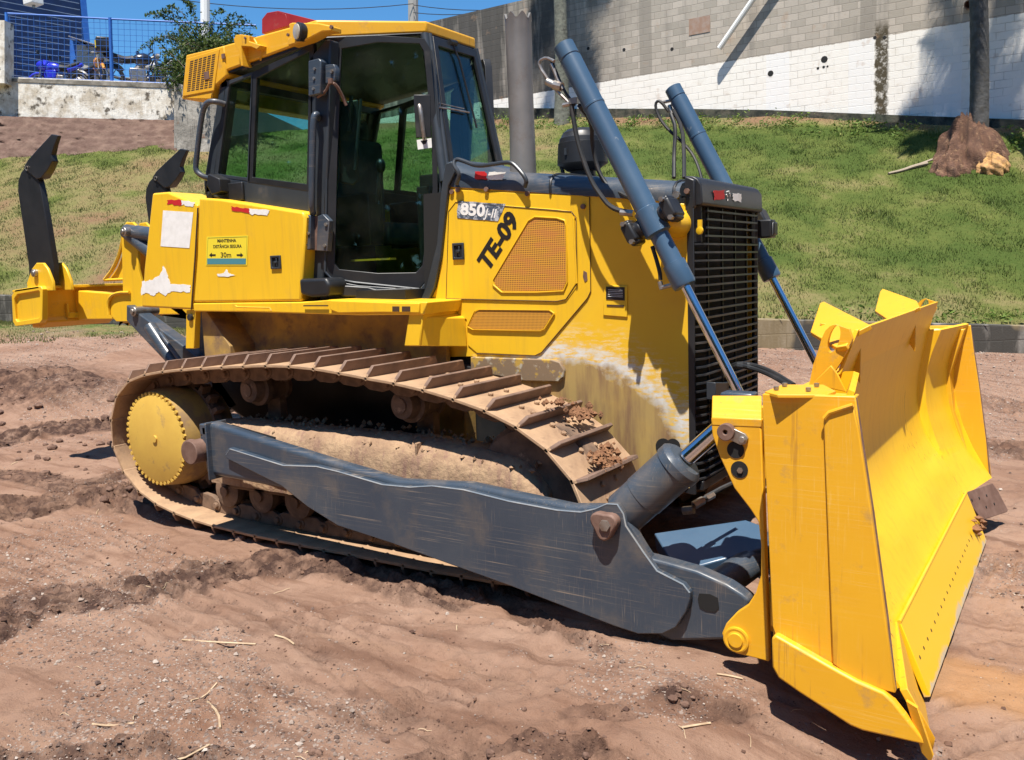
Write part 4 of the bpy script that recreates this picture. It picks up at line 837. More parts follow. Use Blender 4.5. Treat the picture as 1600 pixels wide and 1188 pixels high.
# door frame + glass
dout = [(512, 58), (590, 55), (663, 60), (672, 75), (683, 200), (684, 300), (668, 436), (655, 452), (590, 448), (520, 438), (505, 425), (507, 250)]
din = [(534, 76), (590, 66), (655, 68), (662, 80), (674, 200), (676, 295), (660, 415), (650, 426), (590, 427), (530, 421), (523, 412), (527, 250)]
framep('door_frame', dout, din, .0, .05, M['black'], CB)
q = [dp(a, c, -.012) for a, c in din]; b = MB(); b.extr(q, DN*-.005); obj('door_glass', b, M['glass'], CB); obj('door_glass', b.mir(), M['glass'], CB)
# slim grey outline bevel of the door
for pts in ([(508, 425), (520, 438), (655, 452)], [(508, 425), (511, 250), (514, 70)], [(676, 78), (687, 200), (690, 300), (674, 436)]):
    b = MB(); b.tube([dp(a, c, .004) for a, c in pts], .008, 6, 1); obj('door_trim', b, M['dark'], CB)
# B pillar (column between side window and door)
q = [(480, 100), (500, 62), (520, 62), (514, 200), (506, 440), (472, 440), (478, 300)]
b = MB(); pz = XZ([(484, 90), (508, 62), (516, 62), (511, 250), (505, 455), (472, 455), (480, 300), (484, 200)], -CY); b.xz(pz, -CY+.08, -CY); obj('cab_pillar', b, M['dark'], CB, bev=.01); obj('cab_pillar', b.mir(), M['dark'], CB, bev=.01)
# A pillar and windshield
ap = [(669, 60), (679, 60), (692, 150), (702, 250), (697, 300), (690, 300), (684, 250), (680, 150)]
AT = np.array((1.700, -.265, 3.13)); AB = np.array((1.86, -.34, 2.20)); 
for s in (-1, 1):
    f = np.array((1, -s, 1)); b = MB(); b.tube([AT*f*np.array((1, 1, 1)), AB*f], .030, 10); b.tube([(AT+np.array((.03, .012, 0)))*f, (AB+np.array((.03, .012, 0)))*f], .014, 8); obj('windshield_pillar', b, M['dark'], CB, ang=50)
wq = [(AT+np.array((.02, .03, -.01))), AB+np.array((.02, .03, 0)), AB*np.array((1, -1, 1))+np.array((.02, -.03, 0)), AT*np.array((1, -1, 1))+np.array((.02, -.03, -.01))]
b = MB(); b.extr(wq, (-.005, 0, 0)); obj('windshield', b, M['glass'], CB)
wm = np.mean(wq, axis=0); wi = [w+(wm-w)*np.array((.12, .16, .12)) for w in wq]; b = MB(); b.ring([w+np.array((.002, 0, 0)) for w in wq], [w+np.array((.002, 0, 0)) for w in wi], (.02, 0, 0)); obj('windshield_frame', b, M['black'], CB, bev=.004)
b = MB(); wp = lambda px, py, o=.04: on(px, py, AB+np.array((o, 0, 0)), np.cross(AT-AB, (0, 1, 0)))
b.tube([wp(684, 168), wp(708, 171), wp(733, 176)], .006, 6); b.tube([wp(684, 161), wp(725, 170)], .003, 6); obj('wiper_blade', b, M['steel'], CB)
b = MB(); b.tube([wp(707, 68), wp(718, 95), wp(736, 165), wp(745, 200)], .007, 6); b.rod(wp(702, 66), wp(712, 68), .02, n=10); obj('wiper_arm', b, M['black'], CB)
# nose panels under the windshield and below doors
b = MB(); b.add([AB+np.array((.02, -.03, 0)), AB*np.array((1, -1, 1))+np.array((.02, .03, 0)), (1.98, .45, 2.05), (1.98, -.45, 2.05)], [(0, 1, 2, 3)]); b.xz([(1.86, 2.22), (1.98, 2.10), (1.98, 1.2), (1.75, 1.2)], -.36, .36); obj('cab_nose', b, M['dark'], CB, bev=.004, fix=True)
q = [(470, 440), (505, 440), (655, 455), (672, 440), (664, 468), (520, 466), (470, 466)]
plate('door_sill', [(506, 436), (560, 446), (655, 453), (668, 437), (674, 440), (664, 470), (500, 468)], .012, .06, M['dark'], CB)
plate('sill_step', [(520, 445), (575, 448), (588, 452), (640, 450), (656, 454), (640, 465), (530, 464)], .05, .05, M['black'], CB, bev=.01)
# rear side section with two windows
def sp(px, py): return at(px, py, y=-CY)
rear_out = [(356, 122), (430, 88), (492, 66), (488, 160), (484, 306), (400, 295), (325, 284), (338, 200)]
w1o = [(358, 132), (392, 118), (386, 278), (340, 272)]; w2o = [(400, 114), (486, 74), (482, 292), (391, 281)]
def shrink(P, k):
    c = np.mean(P, axis=0); return [tuple(c+(np.array(p)-c)*k) for p in P]
framep('side_window_frame', [(352, 128), (396, 112), (390, 284), (334, 276)], w1o, 0, .03, M['dark'], CB, P=sp)
framep('side_window_frame', [(394, 113), (490, 68), (486, 300), (387, 285)], [(401, 122), (483, 80), (479, 288), (394, 277)], 0, .03, M['black'], CB, P=sp)
for W_ in ([(358, 132), (392, 118), (386, 278), (340, 272)], [(401, 122), (483, 80), (479, 288), (394, 277)]):
    b = MB(); b.extr([at(a, c, y=-CY+.012) for a, c in W_], (0, .005, 0)); obj('side_glass', b, M['glass'], CB); obj('side_glass', b.mir(), M['glass'], CB)
b = MB(); b.xz(XZ([(345, 122), (354, 126), (336, 276), (390, 284), (486, 299), (480, 330), (400, 322), (320, 305), (318, 285)], -CY), -CY+.04, -CY+.002); obj('cab_side', b, M['dark'], CB, bev=.006); obj('cab_side', b.mir(), M['dark'], CB, bev=.006)
b = MB(); b.xz(XZ([(320, 300), (484, 318), (472, 470), (470, 480)], -CY)+[(.3, 1.45)], -CY+.06, -CY+.01); obj('cab_lower_side', b, M['dark'], CB); obj('cab_lower_side', b.mir(), M['dark'], CB)
# rear wall & rear window
rx0 = at(345, 125, y=-CY); rx1 = at(322, 300, y=-CY)
b = MB()
for s in (-1, 1): b.add(MB().extr([(rx0[0], s*CY, rx0[2]), (rx1[0], s*CY, rx1[2]), (rx1[0]+.06, s*CY, rx1[2]), (rx0[0]+.06, s*CY, rx0[2])], (0, -s*.10, 0)).v, MB().extr([(0, 0, 0)]*4, (0, 1, 0)).f)
b.box((rx1[0]+.03, 0, 2.18), (.06, 2*CY, .28)); b.box((rx0[0]+.03, 0, 2.96), (.06, 2*CY, .08)); obj('rear_wall', b, M['dark'], CB)
b = MB(); b.extr([(rx0[0]+.03, -CY+.1, 2.94), (rx1[0]+.03, -CY+.1, 2.3), (rx1[0]+.03, CY-.1, 2.3), (rx0[0]+.03, CY-.1, 2.94)], (.005, 0, 0)); obj('rear_glass', b, M['glass'], CB)
# grab handles
b = MB(); b.tube([sp(351, 163)-np.array((0, .0, 0)), at(336, 158, y=-CY-.06), at(322, 160, y=-CY-.08), at(315, 180, y=-CY-.08), at(306, 255, y=-CY-.08), at(306, 268, y=-CY-.08), at(318, 277, y=-CY-.06), sp(334, 281)], .019, 12, 2); obj('rear_grab_handle', b, M['blue'], CB)
b = MB(); b.tube([at(497, 185, y=-CY), at(495, 178, y=-CY-.05), at(490, 182, y=-CY-.07), at(488, 240, y=-CY-.07), at(487, 325, y=-CY-.07), at(489, 334, y=-CY-.03)], .021, 12, 2); obj('door_grab_handle', b, M['blue'], CB)
# hinges
def hinge(pts, bolts, pts2, bolts2):
    b = MB(); b.xz(XZ(pts, -CY-.03), -CY-.07, -CY-.01); h = obj('door_hinge', b, M['blue'], CB, bev=.006)
    b = MB(); b.xz(XZ(pts2, -CY-.03), -CY-.045, -CY-.005); obj('hinge_leaf', b, M['blue'], h, bev=.004)
    b = MB()
    for q in bolts: c = at(*q, y=-CY-.07); b.rod(c, c-np.array((0, .008, 0)), .009, n=8)
    for q in bolts2: c = at(*q, y=-CY-.046); b.rod(c, c-np.array((0, .010, 0)), .012, n=6)
    obj('hinge_bolts', b, M['steel'], h)
hinge([(489, 97), (505, 93), (509, 97), (508, 148), (489, 152)], [(492, 108), (491, 123), (490, 139)], [(511, 102), (524, 101), (527, 108), (526, 127), (511, 132)], [(519, 112)])
hinge([(478, 335), (492, 337), (492, 390), (476, 392)], [(480, 350), (483, 365), (479, 382)], [(499, 338), (507, 335), (517, 345), (514, 393), (497, 392)], [(510, 351), (508, 384)])
b = MB(); b.xz(XZ([(492, 338), (501, 338), (498, 391), (490, 391)], -CY-.03), -CY-.03, -CY-.01); obj('hinge_core', b, M['rust'], CB)
b = MB(); b.tube([at(515, 130, y=-.80), at(508, 145, y=-.80), at(496, 152, y=-.79)], .008, 6, 1); b.tube([at(516, 128, y=-.80), at(525, 132, y=-.8), at(535, 150, y=-.74), at(541, 165, y=-.72)], .010, 6, 1); b.box(at(517, 127, y=-.81), (.03, .02, .03)); obj('door_stay', b, M['rust'], CB)
b = MB(); b.xz(XZ([(470, 436), (512, 434), (518, 445), (516, 463), (490, 465), (472, 460)], -CY-.10), -CY-.12, -CY+.05); obj('step_bumper', b, M['black'], CB, bev=.02, seg=3)
b = MB(); b.xz(XZ([(332, 272), (350, 280), (352, 300), (338, 305), (330, 290)], -CY-.05), -CY-.09, -CY+.02); b.box(at(368, 300, y=-CY-.01), (.16, .02, .12)); obj('window_catch', b, M['black'], CB, bev=.006)
# door handle, mirror, sticker on glass
b = MB(); b.tube([dp(659, 180, .0), dp(655, 164, .04), dp(657, 172, .055), dp(662, 212, .05), dp(663, 217, .02)], .014, 10, 1); obj('door_handle', b, M['steel'], CB)
plate('handle_base', [(646, 148), (672, 148), (674, 215), (650, 215)], .006, .02, M['black'], CB, mirror=False)
q = [dp(a, c, .009) for a, c in ((651, 219), (674, 216), (675, 231), (653, 234))]; b = MB(); b.extr(q, DN*.002); obj('door_sticker', b, M['white'], CB)
b = MB()
q = [dp(a, c, .0115) for a, c in ((657, 220), (668, 219), (665, 225), (661, 226))]; b.extr(q, DN*.001); obj('sticker_mark', b, M['ink'], CB)
# inside: lever bracket, seat, console, far door bar, gas strut
b = MB()
for i_, pts in enumerate((((528, 160), (560, 155), (562, 280), (552, 290), (530, 285)),)): b.extr([dp(a, c, -.06) for a, c in pts], DN*-.02)
obj('door_inner_panel', b, M['black'], CB, bev=.01)
b = MB(); b.tube([dp(564, 155, -.03), dp(560, 200, -.04), dp(554, 265, -.04)], .010, 8); b.tube([dp(549, 150, -.03), dp(545, 205, -.05)], .013, 8); obj('gas_strut', b, M['dark'], CB)
M['seat'] = surf('seat_fabric', (.035, .05, .055), (.05, .07, .075), 8, .4, .6, .85, bump=.1)
b = MB(); b.box((1.02, .02, 1.92), (.52, .50, .14)); b.box((.78, .02, 2.28), (.14, .50, .66)); b.box((.76, .02, 2.68), (.11, .30, .16)); obj('driver_seat', b, M['seat'], CB, bev=.04, seg=3)
b = MB(); b.box((1.05, -.36, 2.0), (.5, .14, .34)); b.box((1.05, .42, 2.0), (.5, .14, .34)); b.box((1.60, -.03, 1.95), (.12, .40, .50)); b.box((1.60, .0, 2.23), (.16, .34, .10)); b.rod((1.32, -.36, 2.1), (1.36, -.36, 2.32), .018); b.rod((1.32, .40, 2.1), (1.36, .40, 2.32), .018); b.lathe((1.36, -.36, 2.30), (0, 0, 1), [(0, .02), (.03, .032), (.07, .03), (.09, .01)], 12); obj('control_console', b, M['black'], CB, bev=.015)
b = MB(); b.xz([(.40, 1.48), (1.8, 1.48), (1.8, 1.54), (.40, 1.54)], -.70, .70); b.xz([(.33, 1.5), (.40, 1.5), (.40, 2.3), (.33, 2.3)], -.7, .7); obj('cab_floor', b, M['black'], CB)
b = MB(); b.add([(1.62, -.35, 1.545), (1.75, -.2, 1.545), (1.40, -.55, 1.55)], [(0, 1, 2)]); c = dp(590, 404, -.12); b.box(dp(583, 406, -.15), (.34, .06, .012)); obj('floor_plate', b, M['yworn'], CB)
# ---- roof
RF = bpy.data.objects.new('cab_roof', None); col.objects.link(RF); RF.parent = DZ; ORG[RF.name] = Vector((0, 0, 0))
RYW = .78
zt = lambda x: 3.19
plan = [(.18, RYW), (1.28, RYW), (1.72, .275), (1.74, .0)]
def roofz(px, py, yy): q = at(px, py, y=yy); return q
plan_full = [(.02, -RYW), (1.27, -RYW), (1.715, -.265), (1.715, .265), (1.27, RYW), (.02, RYW)]
zb = {0: 2.935, 1: 3.085, 2: 3.140}
zbv = [3.0-.02, 3.085, 3.140, 3.140, 3.085, 3.0-.02]; ztv = [3.170, 3.185, 3.205, 3.205, 3.185, 3.170]
n = 6; vs = [(x, y_, z) for (x, y_), z in zip(plan_full, zbv)]+[(x, y_, z) for (x, y_), z in zip(plan_full, ztv)]+[(x*.98+.0, y_*.9, z+.012) for (x, y_), z in zip(plan_full, ztv)]
fs = [(0, 5, 1), (1, 5, 4), (1, 4, 3, 2)]+[(i, (i+1) % n, (i+1) % n+n, i+n) for i in range(n)]+[(i+n, (i+1) % n+n, (i+1) % n+2*n, i+2*n) for i in range(n)]+[(12, 13, 14, 15, 16, 17)]
b = MB(); b.add(vs, fs); obj('roof_shell', b, M['yclean'], RF, bev=.010, seg=2)
b = MB(); hl = [(x*.995, y_*.985, z-.006) for (x, y_), z in zip(plan_full, zbv)]; b.add(hl+[(x, y_, z-.01) for x, y_, z in hl], [(0, 1, 4, 5), (1, 2, 3, 4), (6, 11, 10, 7), (7, 10, 9, 8)]+[(i, i+6, (i+1) % 6+6, (i+1) % 6) for i in range(6)]); obj('headliner', b, M['black'], RF)
b = MB(); b.tube([(1.27, -RYW+.03, 3.075), (.55, -RYW+.03, 3.01)], .012, 6); b.tube([(1.27, -RYW+.02, 3.08), (1.70, -.26, 3.135), (1.70, .26, 3.135)], .014, 6); obj('roof_drip', b, M['black'], RF)
# rear air-conditioner housing
AC = XZ([(290, 86), (345, 72), (352, 118), (332, 133), (336, 152), (284, 155)], -RYW)
b = MB(); b.xz(XZ([(291, 86), (350, 72), (354, 118), (334, 136), (330, 156), (284, 155)], -RYW-.005), -RYW-.006, RYW+.006); obj('air_conditioner', b, M['yclean'], RF, bev=.008)
VG = MB(); O = XZ([(293, 92), (343, 77), (335, 142), (286, 151)], -RYW-.008); VG.xz(O, -RYW-.004, -RYW-.012); vg = obj('vent_cover', VG, M['yclean'], RF, bev=.004)
b = MB()
for r in range(15):
    for c_ in range(6):
        u0 = .10+c_*.14; v0 = .08+r*.0575; e = ((u0, v0), (u0+.105, v0), (u0+.105, v0+.032), (u0, v0+.032)); q = []
        for u, v in e:
            T_ = np.array((293, 93))*(1-u)+np.array((342, 78))*u; B_ = np.array((287, 149))*(1-u)+np.array((335, 141))*u; q.append(tuple(T_*(1-v)+B_*v))
        b.extr([at(a, d_, y=-RYW-.0115) for a, d_ in q], (0, -.0015, 0))
obj('vent_slots', b, M['brownseam'], vg)
b = MB(); b.box(at(323, 118, y=-RYW-.014), (.05, .006, .05)); b.box(at(349, 88, y=-RYW-.01), (.03, .008, .03)); obj('vent_latch', b, M['rust'], RF)
# roof brackets and lamps
b = MB(); R2 = lambda px, py, o=.0: at(px, py, y=-RYW-o)
b.xz(XZ([(369, 62), (372, 56), (380, 55), (393, 57), (393, 66), (411, 72), (405, 78), (396, 74), (381, 73), (384, 104), (380, 104), (377, 82), (370, 68)], -RYW-.03), -RYW-.05, -RYW+.02); b.rod(R2(397, 61, .02), R2(402, 70, .02), .008); b.rod(R2(411, 74), R2(407, 95), .006); obj('roof_bracket', b, M['yclean'], RF, bev=.003)
b = MB(); b.xz(XZ([(453, 38), (458, 36), (500, 37), (519, 41), (519, 49), (505, 50), (480, 63), (452, 72), (451, 62), (456, 58)], -RYW-.06), -RYW-.07, -RYW+.02); obj('lamp_bracket', b, M['yclean'], RF, bev=.006)
c = at(469, 49, y=-RYW-.09); b = MB(); b.lathe(c+np.array((.0, .05, 0)), (-.35, -1, 0), [(0, .02), (.01, .052), (.055, .056), (.06, .05)], 26); LA = obj('roof_lamp', b, M['black'], RF); 
b = MB(); b.lathe(c+np.array((-.021, -.008, 0)), (-.35, -1, 0), [(0, .046), (.006, .044), (.010, .02)], 24); obj('lamp_lens', b, surf('lamp_glass', (.40, .37, .30), rough=.2, bump=.2), LA)
b = MB(); c = at(519, 43, y=-RYW-.08); b.rod(c, c-np.array((0, .012, 0)), .012, n=8); c = at(384, 60, y=-RYW-.05); b.rod(c, c-np.array((0, .01, 0)), .008, n=8); c = at(451, 55, y=-RYW-.01); b.rod(c, c-np.array((0, .01, 0)), .010, n=8); obj('bracket_bolts', b, M['rust'], RF)
# red rooftop box (beacon cover)
q = [(410, 52), (410, 30), (418, 21), (432, 17), (447, 20), (476, 31), (497, 33), (492, 38), (458, 40), (430, 50)]
b = MB(); rp = [at(a, c, y=-.40) for a, c in ((409, 53), (409, 30), (417, 20), (434, 17), (446, 22), (452, 40))]
b.extr(rp, (.02, .30, 0)); cx = rp[4]; b.extr([rp[3], rp[4], rp[5]+np.array((0, 0, -.04)), at(500, 42, y=-.40), at(498, 33, y=-.40)], (0, .28, 0)); obj('rooftop_box', b, M['red'], RF, bev=.02, seg=3)
b = MB(); b.box((1.1, 0, 3.20), (.5, .8, .03)); obj('roof_plate', b, M['red'], RF)

# ---- ripper
RP = bpy.data.objects.new('ripper', None); col.objects.link(RP); RP.parent = DZ; ORG[RP.name] = Vector((0, 0, 0))
BX = -2.2
bm_z0, bm_z1 = 1.335, 1.645
YB = .75; XE = -2.60
b = MB(); b.xz([(XE+.02, bm_z1-.035), (BX-.035, bm_z1-.02), (BX-.035, bm_z0+.03), (XE+.02, bm_z0+.01)], -YB+.03, YB-.03); obj('tool_beam', b, M['yclean'], RP, bev=.004)
b = MB(); b.xz([(XE, bm_z1-.028), (BX+.03, bm_z1), (BX+.03, bm_z1-.022), (XE, bm_z1-.05)], -YB, YB); obj('beam_top_flange', b, M['yellow'], RP, bev=.004)
b = MB(); b.xz([(BX-.04, bm_z0+.05), (BX-.01, bm_z0), (BX-.10, bm_z0-.05), (XE+.15, bm_z0-.05), (XE+.15, bm_z0+.02)], -YB+.06, -.05); obj('beam_keel', b, M['yclean'], RP, bev=.012)
for s in (-1, 1):
    oq = XZ([(18, 462), (24, 453), (63, 447), (66, 452), (66, 500), (62, 505), (24, 510), (20, 503)], -YB); iq = XZ([(22, 467), (27, 460), (60, 454), (62, 456), (62, 494), (60, 497), (27, 503), (24, 499)], -YB)
    b = MB(); b.ring([(x, s*YB, z) for x, z in oq], [(x, s*YB, z) for x, z in iq], (0, s*-.05, 0)); obj('beam_end', b, M['yellow'], RP, bev=.005)
    b = MB(); b.xz(iq, s*(YB-.022), s*(YB-.04)); obj('end_plate', b, M['yellow'], RP)
b = MB(); b.box((BX-.02, -.42, 1.38), (.03, .15, .05)); b.box((BX-.02, -.49, 1.43), (.03, .016, .11)); b.box((BX-.02, -.35, 1.43), (.03, .016, .11)); obj('small_bracket', b, M['yellow'], RP, bev=.004)
# shanks stowed points up
def pln(px, py, s): return at(px, py, y=s*.62)
shk = [(147, 695), (97, 355), (99, 305), (112, 268), (135, 238), (165, 195), (195, 165), (215, 175), (235, 215), (215, 265), (190, 298), (203, 350), (226, 480), (262, 700), (262, 780), (150, 780)]
shk = [(x/2.97, 180+z/2.97) for x, z in shk]
S3 = XZ(shk, -.62)
for s in (-1, 1):
    tipx, tipz = XZ([(90, 212)], -.62)[0]
    def taper(P, w0, w1):
        m_ = MB(); n_p = len(P); hw = [w0+(w1-w0)*min(1, math.dist(p, (tipx, tipz))/.42) for p in P]
        return m_.add([(p[0], s*.62-h_, p[1]) for p, h_ in zip(P, hw)]+[(p[0], s*.62+h_, p[1]) for p, h_ in zip(P, hw)], [tuple(range(n_p)), tuple(range(2*n_p-1, n_p-1, -1))]+[(k, (k+1) % n_p, (k+1) % n_p+n_p, k+n_p) for k in range(n_p)])
    k_ = obj('ripper_shank', taper(S3, .008, .026), M['black'], RP, bev=.004)
    q = XZ([(x/2.97, 180+z/2.97) for x, z in ((132, 245), (150, 212), (195, 155), (248, 90), (278, 96), (262, 140), (250, 185), (257, 215), (238, 255), (212, 293), (190, 298), (165, 275))], -.62)
    obj('shank_tooth', taper(q, .014, .042), M['black'], k_, bev=.005)
    c = XZ([(50.5, 264)], -.62)[0]; b = MB(); b.ring([(c[0]+.022*math.cos(t), s*.62-.045, c[1]+.022*math.sin(t)) for t in np.linspace(0, 6.283, 17)[:-1]], [(c[0]+.014*math.cos(t), s*.62-.045, c[1]+.014*math.sin(t)) for t in np.linspace(0, 6.283, 17)[:-1]], (0, -.006, 0)); obj('tooth_pin', b, M['steel'], k_)
    for yy in (-.09, .07):
        ea = XZ([(40, 442), (48, 420), (55, 411), (65, 411), (72, 420), (80, 440)], -.72); b = MB(); b.xz([(x, z) for x, z in ea[:1]+ea[1:]]+[(ea[-1][0], 1.6), (ea[0][0], 1.6)], s*.62+yy, s*.62+yy+.025); obj('shank_bracket', b, M['yellow'], RP, bev=.006)
    c = XZ([(53, 427)], -.73)[0]; b = MB(); b.rod((c[0], s*.62-.12, c[1]), (c[0], s*.62+.12, c[1]), .033, n=16); b.rod((c[0], s*.62-.125, c[1]), (c[0], s*.62+.12, c[1]), .020, n=12); obj('shank_pin', b, M['steel'], RP, bev=.004)
# linkage towers between beam and tractor
tw = XZ([(188, 372), (190, 358), (196, 348), (205, 347), (213, 355), (214, 420), (222, 450), (224, 485), (216, 500), (198, 503), (180, 503), (170, 492), (168, 470), (176, 458), (190, 455)], -.44)
gs = XZ([(163, 436), (176, 418), (185, 395), (189, 372), (193, 437)], -.42)
for s in (-1, 1):
    b = MB(); b.xz(tw, s*.405, s*.43); obj('linkage_plate', b, M['yellow'], RP, bev=.005)
    b = MB(); b.xz(tw, s*.29, s*.31); obj('linkage_plate', b, M['yellow'], RP, bev=.005)
    b = MB(); b.xz(gs, s*.36, s*.375); obj('linkage_gusset', b, M['yellow'], RP, bev=.003)
    b = MB(); b.tube([(x, s*.40, z) for x, z in XZ([(160, 438), (174, 420), (184, 396), (189, 370), (191, 357), (197, 349)], -.42)], .016, 6, 1); b.tube([(x, s*.40, z) for x, z in XZ([(160, 438), (202, 436)], -.42)], .014, 6); obj('linkage_flange', b, M['yellow'], RP)
    b = MB(); b.tube([(x, s*.445, z) for x, z in XZ([(170, 492), (168, 475), (173, 462), (186, 457), (202, 457)], -.445)], .013, 6, 1); obj('boss_rim', b, M['yellow'], RP)
    b = MB(); b.xz([(XE+.2, 1.335), (tw[0][0]-.1, 1.34), (tw[-5][0], 1.30), (tw[-1][0], 1.55), (XE+.3, 1.60)], s*.31, s*.40); obj('linkage_arm', b, M['yellow'], RP, bev=.01)
    for q_, r in (((195, 362), .034), ((210, 487), .04)):
        c = XZ([q_], -.51)[0]; b = MB(); b.rod((c[0], s*.30, c[1]), (c[0], s*.525, c[1]), r, n=18); b.rod((c[0], s*.52, c[1]), (c[0], s*.54, c[1]), r*.6, n=6); obj('linkage_pin', b, M['steel'], RP, bev=.006)
    c = XZ([(197, 362)], -.42)[0]; b = MB(); b.rod((c[0], s*.42, c[1]), (-.15, s*.42, 1.35), .055, n=20); b.rod((c[0]+.02, s*.42, c[1]), (-.55, s*.42, 1.95), .06, n=20); obj('ripper_cylinder', b, M['blue'], RP, bev=.004)
    c = XZ([(212, 487)], -.42)[0]; b = MB(); b.extr([(c[0], s*.38, c[1]+.06), (c[0]-.02, s*.38, c[1]-.07), (-.30, s*.38, .60), (-.05, s*.38, .70), (-.35, s*.38, 1.0)], (0, s*.12, 0)); obj('lower_link', b, M['blue'], RP, bev=.01)
b = MB(); b.box((-.42, 0, 1.35), (.2, .9, .9)); b.tube([(-.9, -.60, 1.30), (-.35, -.62, .75)], .05, 12); b.tube([(-.75, -.62, 1.25), (-.25, -.64, .80)], .018, 8); obj('ripper_mount', b, M['blue'], RP, bev=.01)
# =================================================================== PLACE
def vnoise(x, y, seed=0):
    xi = np.floor(x).astype(np.int64); yi = np.floor(y).astype(np.int64); fx = x-xi; fy = y-yi; fx = fx*fx*(3-2*fx); fy = fy*fy*(3-2*fy)
    def h(a, b_):
        k = (a*374761393+b_*668265263+seed*1442695041) & 0xffffffff; k = ((k ^ (k >> 13))*1274126177) & 0xffffffff; return ((k ^ (k >> 16)) & 0xffff)/65535.
    return (h(xi, yi)*(1-fx)+h(xi+1, yi)*fx)*(1-fy)+(h(xi, yi+1)*(1-fx)+h(xi+1, yi+1)*fx)*fy
def fbm(x, y, o=5, seed=0, g=.5):
    s = 0; a = 1; t = 0
    for k in range(o): s = s+a*vnoise(x*2**k+17.3*k, y*2**k+9.1*k, seed+k); t += a; a *= g
    return s/t
def sm(t): t = np.clip(t, 0, 1); return t*t*(3-2*t)
def rd2xy(r, d): return CP[0]+r*RH[0]+d*FH[0], CP[1]+r*RH[1]+d*FH[1]
def xy2rd(x, y): dx = x-CP[0]; dy = y-CP[1]; return dx*RH[0]+dy*RH[1], dx*FH[0]+dy*FH[1]
def dk(r): return 14.4+np.clip(-r, 0, 14)*.22
def Hg(r, d):
    x = CP[0]+r*RH[0]+d*FH[0]; y = CP[1]+r*RH[1]+d*FH[1]
    return sm((d-7.5)/(dk(r)-7.5))*(.47-.06*np.clip(r, -13, 9))-.155*sm((x-3.9)/.85)*sm((d-1)/1.5)*(1-sm((d-9)/4))
TR = np.array([-30, -16, -10.2, -6, -1, 7.9, 13.7, 26]); TD = np.array([28., 27.5, 27.0, 30, 31.9, 26.4, 22.9, 14.8]); TZ = np.array([6.1, 5.8, 5.75, 6.6, 7.0, 5.85, 4.75, 3.2])
def dtop(r): return np.interp(r, TR, TD)
def Hb(r, d):
    k = dk(r)+.12; t = (d-k)/(dtop(r)-k); z0 = Hg(r, dk(r))+.47; z1 = np.interp(r, TR, TZ)
    t1 = np.clip(t, 0, 1); return z0+(z1-z0)*(t1*.85+.15*t1**1.7)+(fbm(r*.5, d*.5, 4, 3)-.5)*.35*np.minimum(1, t1*6)*(1-t1*.6)
def hit(px, py, H, d0=2, d1=45):
    for d in np.arange(d0, d1, .05):
        P = at(px, py, d=d); r, dd_ = xy2rd(P[0], P[1])
        if P[2] <= H(np.array(r), np.array(dd_)): return r, dd_
    return None
bank = lambda px, py: hit(px, py, lambda r, d: np.where(d > dk(r)+.12, Hb(r, d), -9), 14)
def gp(px, py): r, d = hit(px, py, Hg, 1.5, 20); return np.array(rd2xy(r, d))
# ---- ground grid
rs = np.concatenate([-np.geomspace(90, 7.3, 40), np.arange(-7.2, 6.0, .019), np.geomspace(6.05, 90, 42)])
ds = np.concatenate([np.linspace(-40, 1.7, 16), np.arange(1.8, 7.0, .017), np.arange(7.0, 11, .035), np.arange(11, 19, .08), np.geomspace(19.3, 80, 14)])
Rg, Dg = np.meshgrid(rs, ds); X, Y = rd2xy(Rg, Dg)
Z = Hg(Rg, Dg); near = np.clip((Rg+8)*2, 0, 1)*np.clip((7-Rg)*2, 0, 1)*np.clip(Dg, 0, 1)
under = sm((Y+1.9)/.5)*sm((X+.8)/.6)*sm((5.4-X)/.5)*sm((1.8-Y)/.5)
Z = Z+(fbm(X*.45, Y*.45, 3, 11)-.5)*.10*(1-under*.8)
moist = np.zeros_like(Z)
def gravity(x, y, r, d):
    ll = sm((3.35-d-.8*np.maximum(0, r+.8)+(fbm(x*1.8, y*1.8, 4, 53)-.5)*2.0)/.5)*(d < 6)*(.55+.45*(fbm(x*3, y*3, 3, 55) > .47))
    far = sm((d-8.2)/1.5)*.8
    return np.clip(ll*.9+.7*sm((fbm(x*1.1, y*1.1, 4, 51)-.60)/.05)+far*(fbm(x*.5, y*.5, 3, 54) > .45), 0, 1)
grav = gravity(X, Y, Rg, Dg)
rough_m = sm((fbm(X*.9, Y*.9, 3, 21)-.45)/.2)
Z = Z+((fbm(X*4, Y*4, 5, 31)-.5)*.055*(.35+rough_m)+(fbm(X*13, Y*13, 4, 41)-.5)*.026*(.25+rough_m+.8*(fbm(X*2, Y*2, 3, 42) > .5))+np.clip(fbm(X*34, Y*34, 2, 47)-.60, 0, 1)*.05*grav)*near
def seg(X, Y, a, b):
    ab = b-a; L = np.linalg.norm(ab); t = ((X-a[0])*ab[0]+(Y-a[1])*ab[1])/L; return t, ((X-a[0])*-ab[1]+(Y-a[1])*ab[0])/L, L
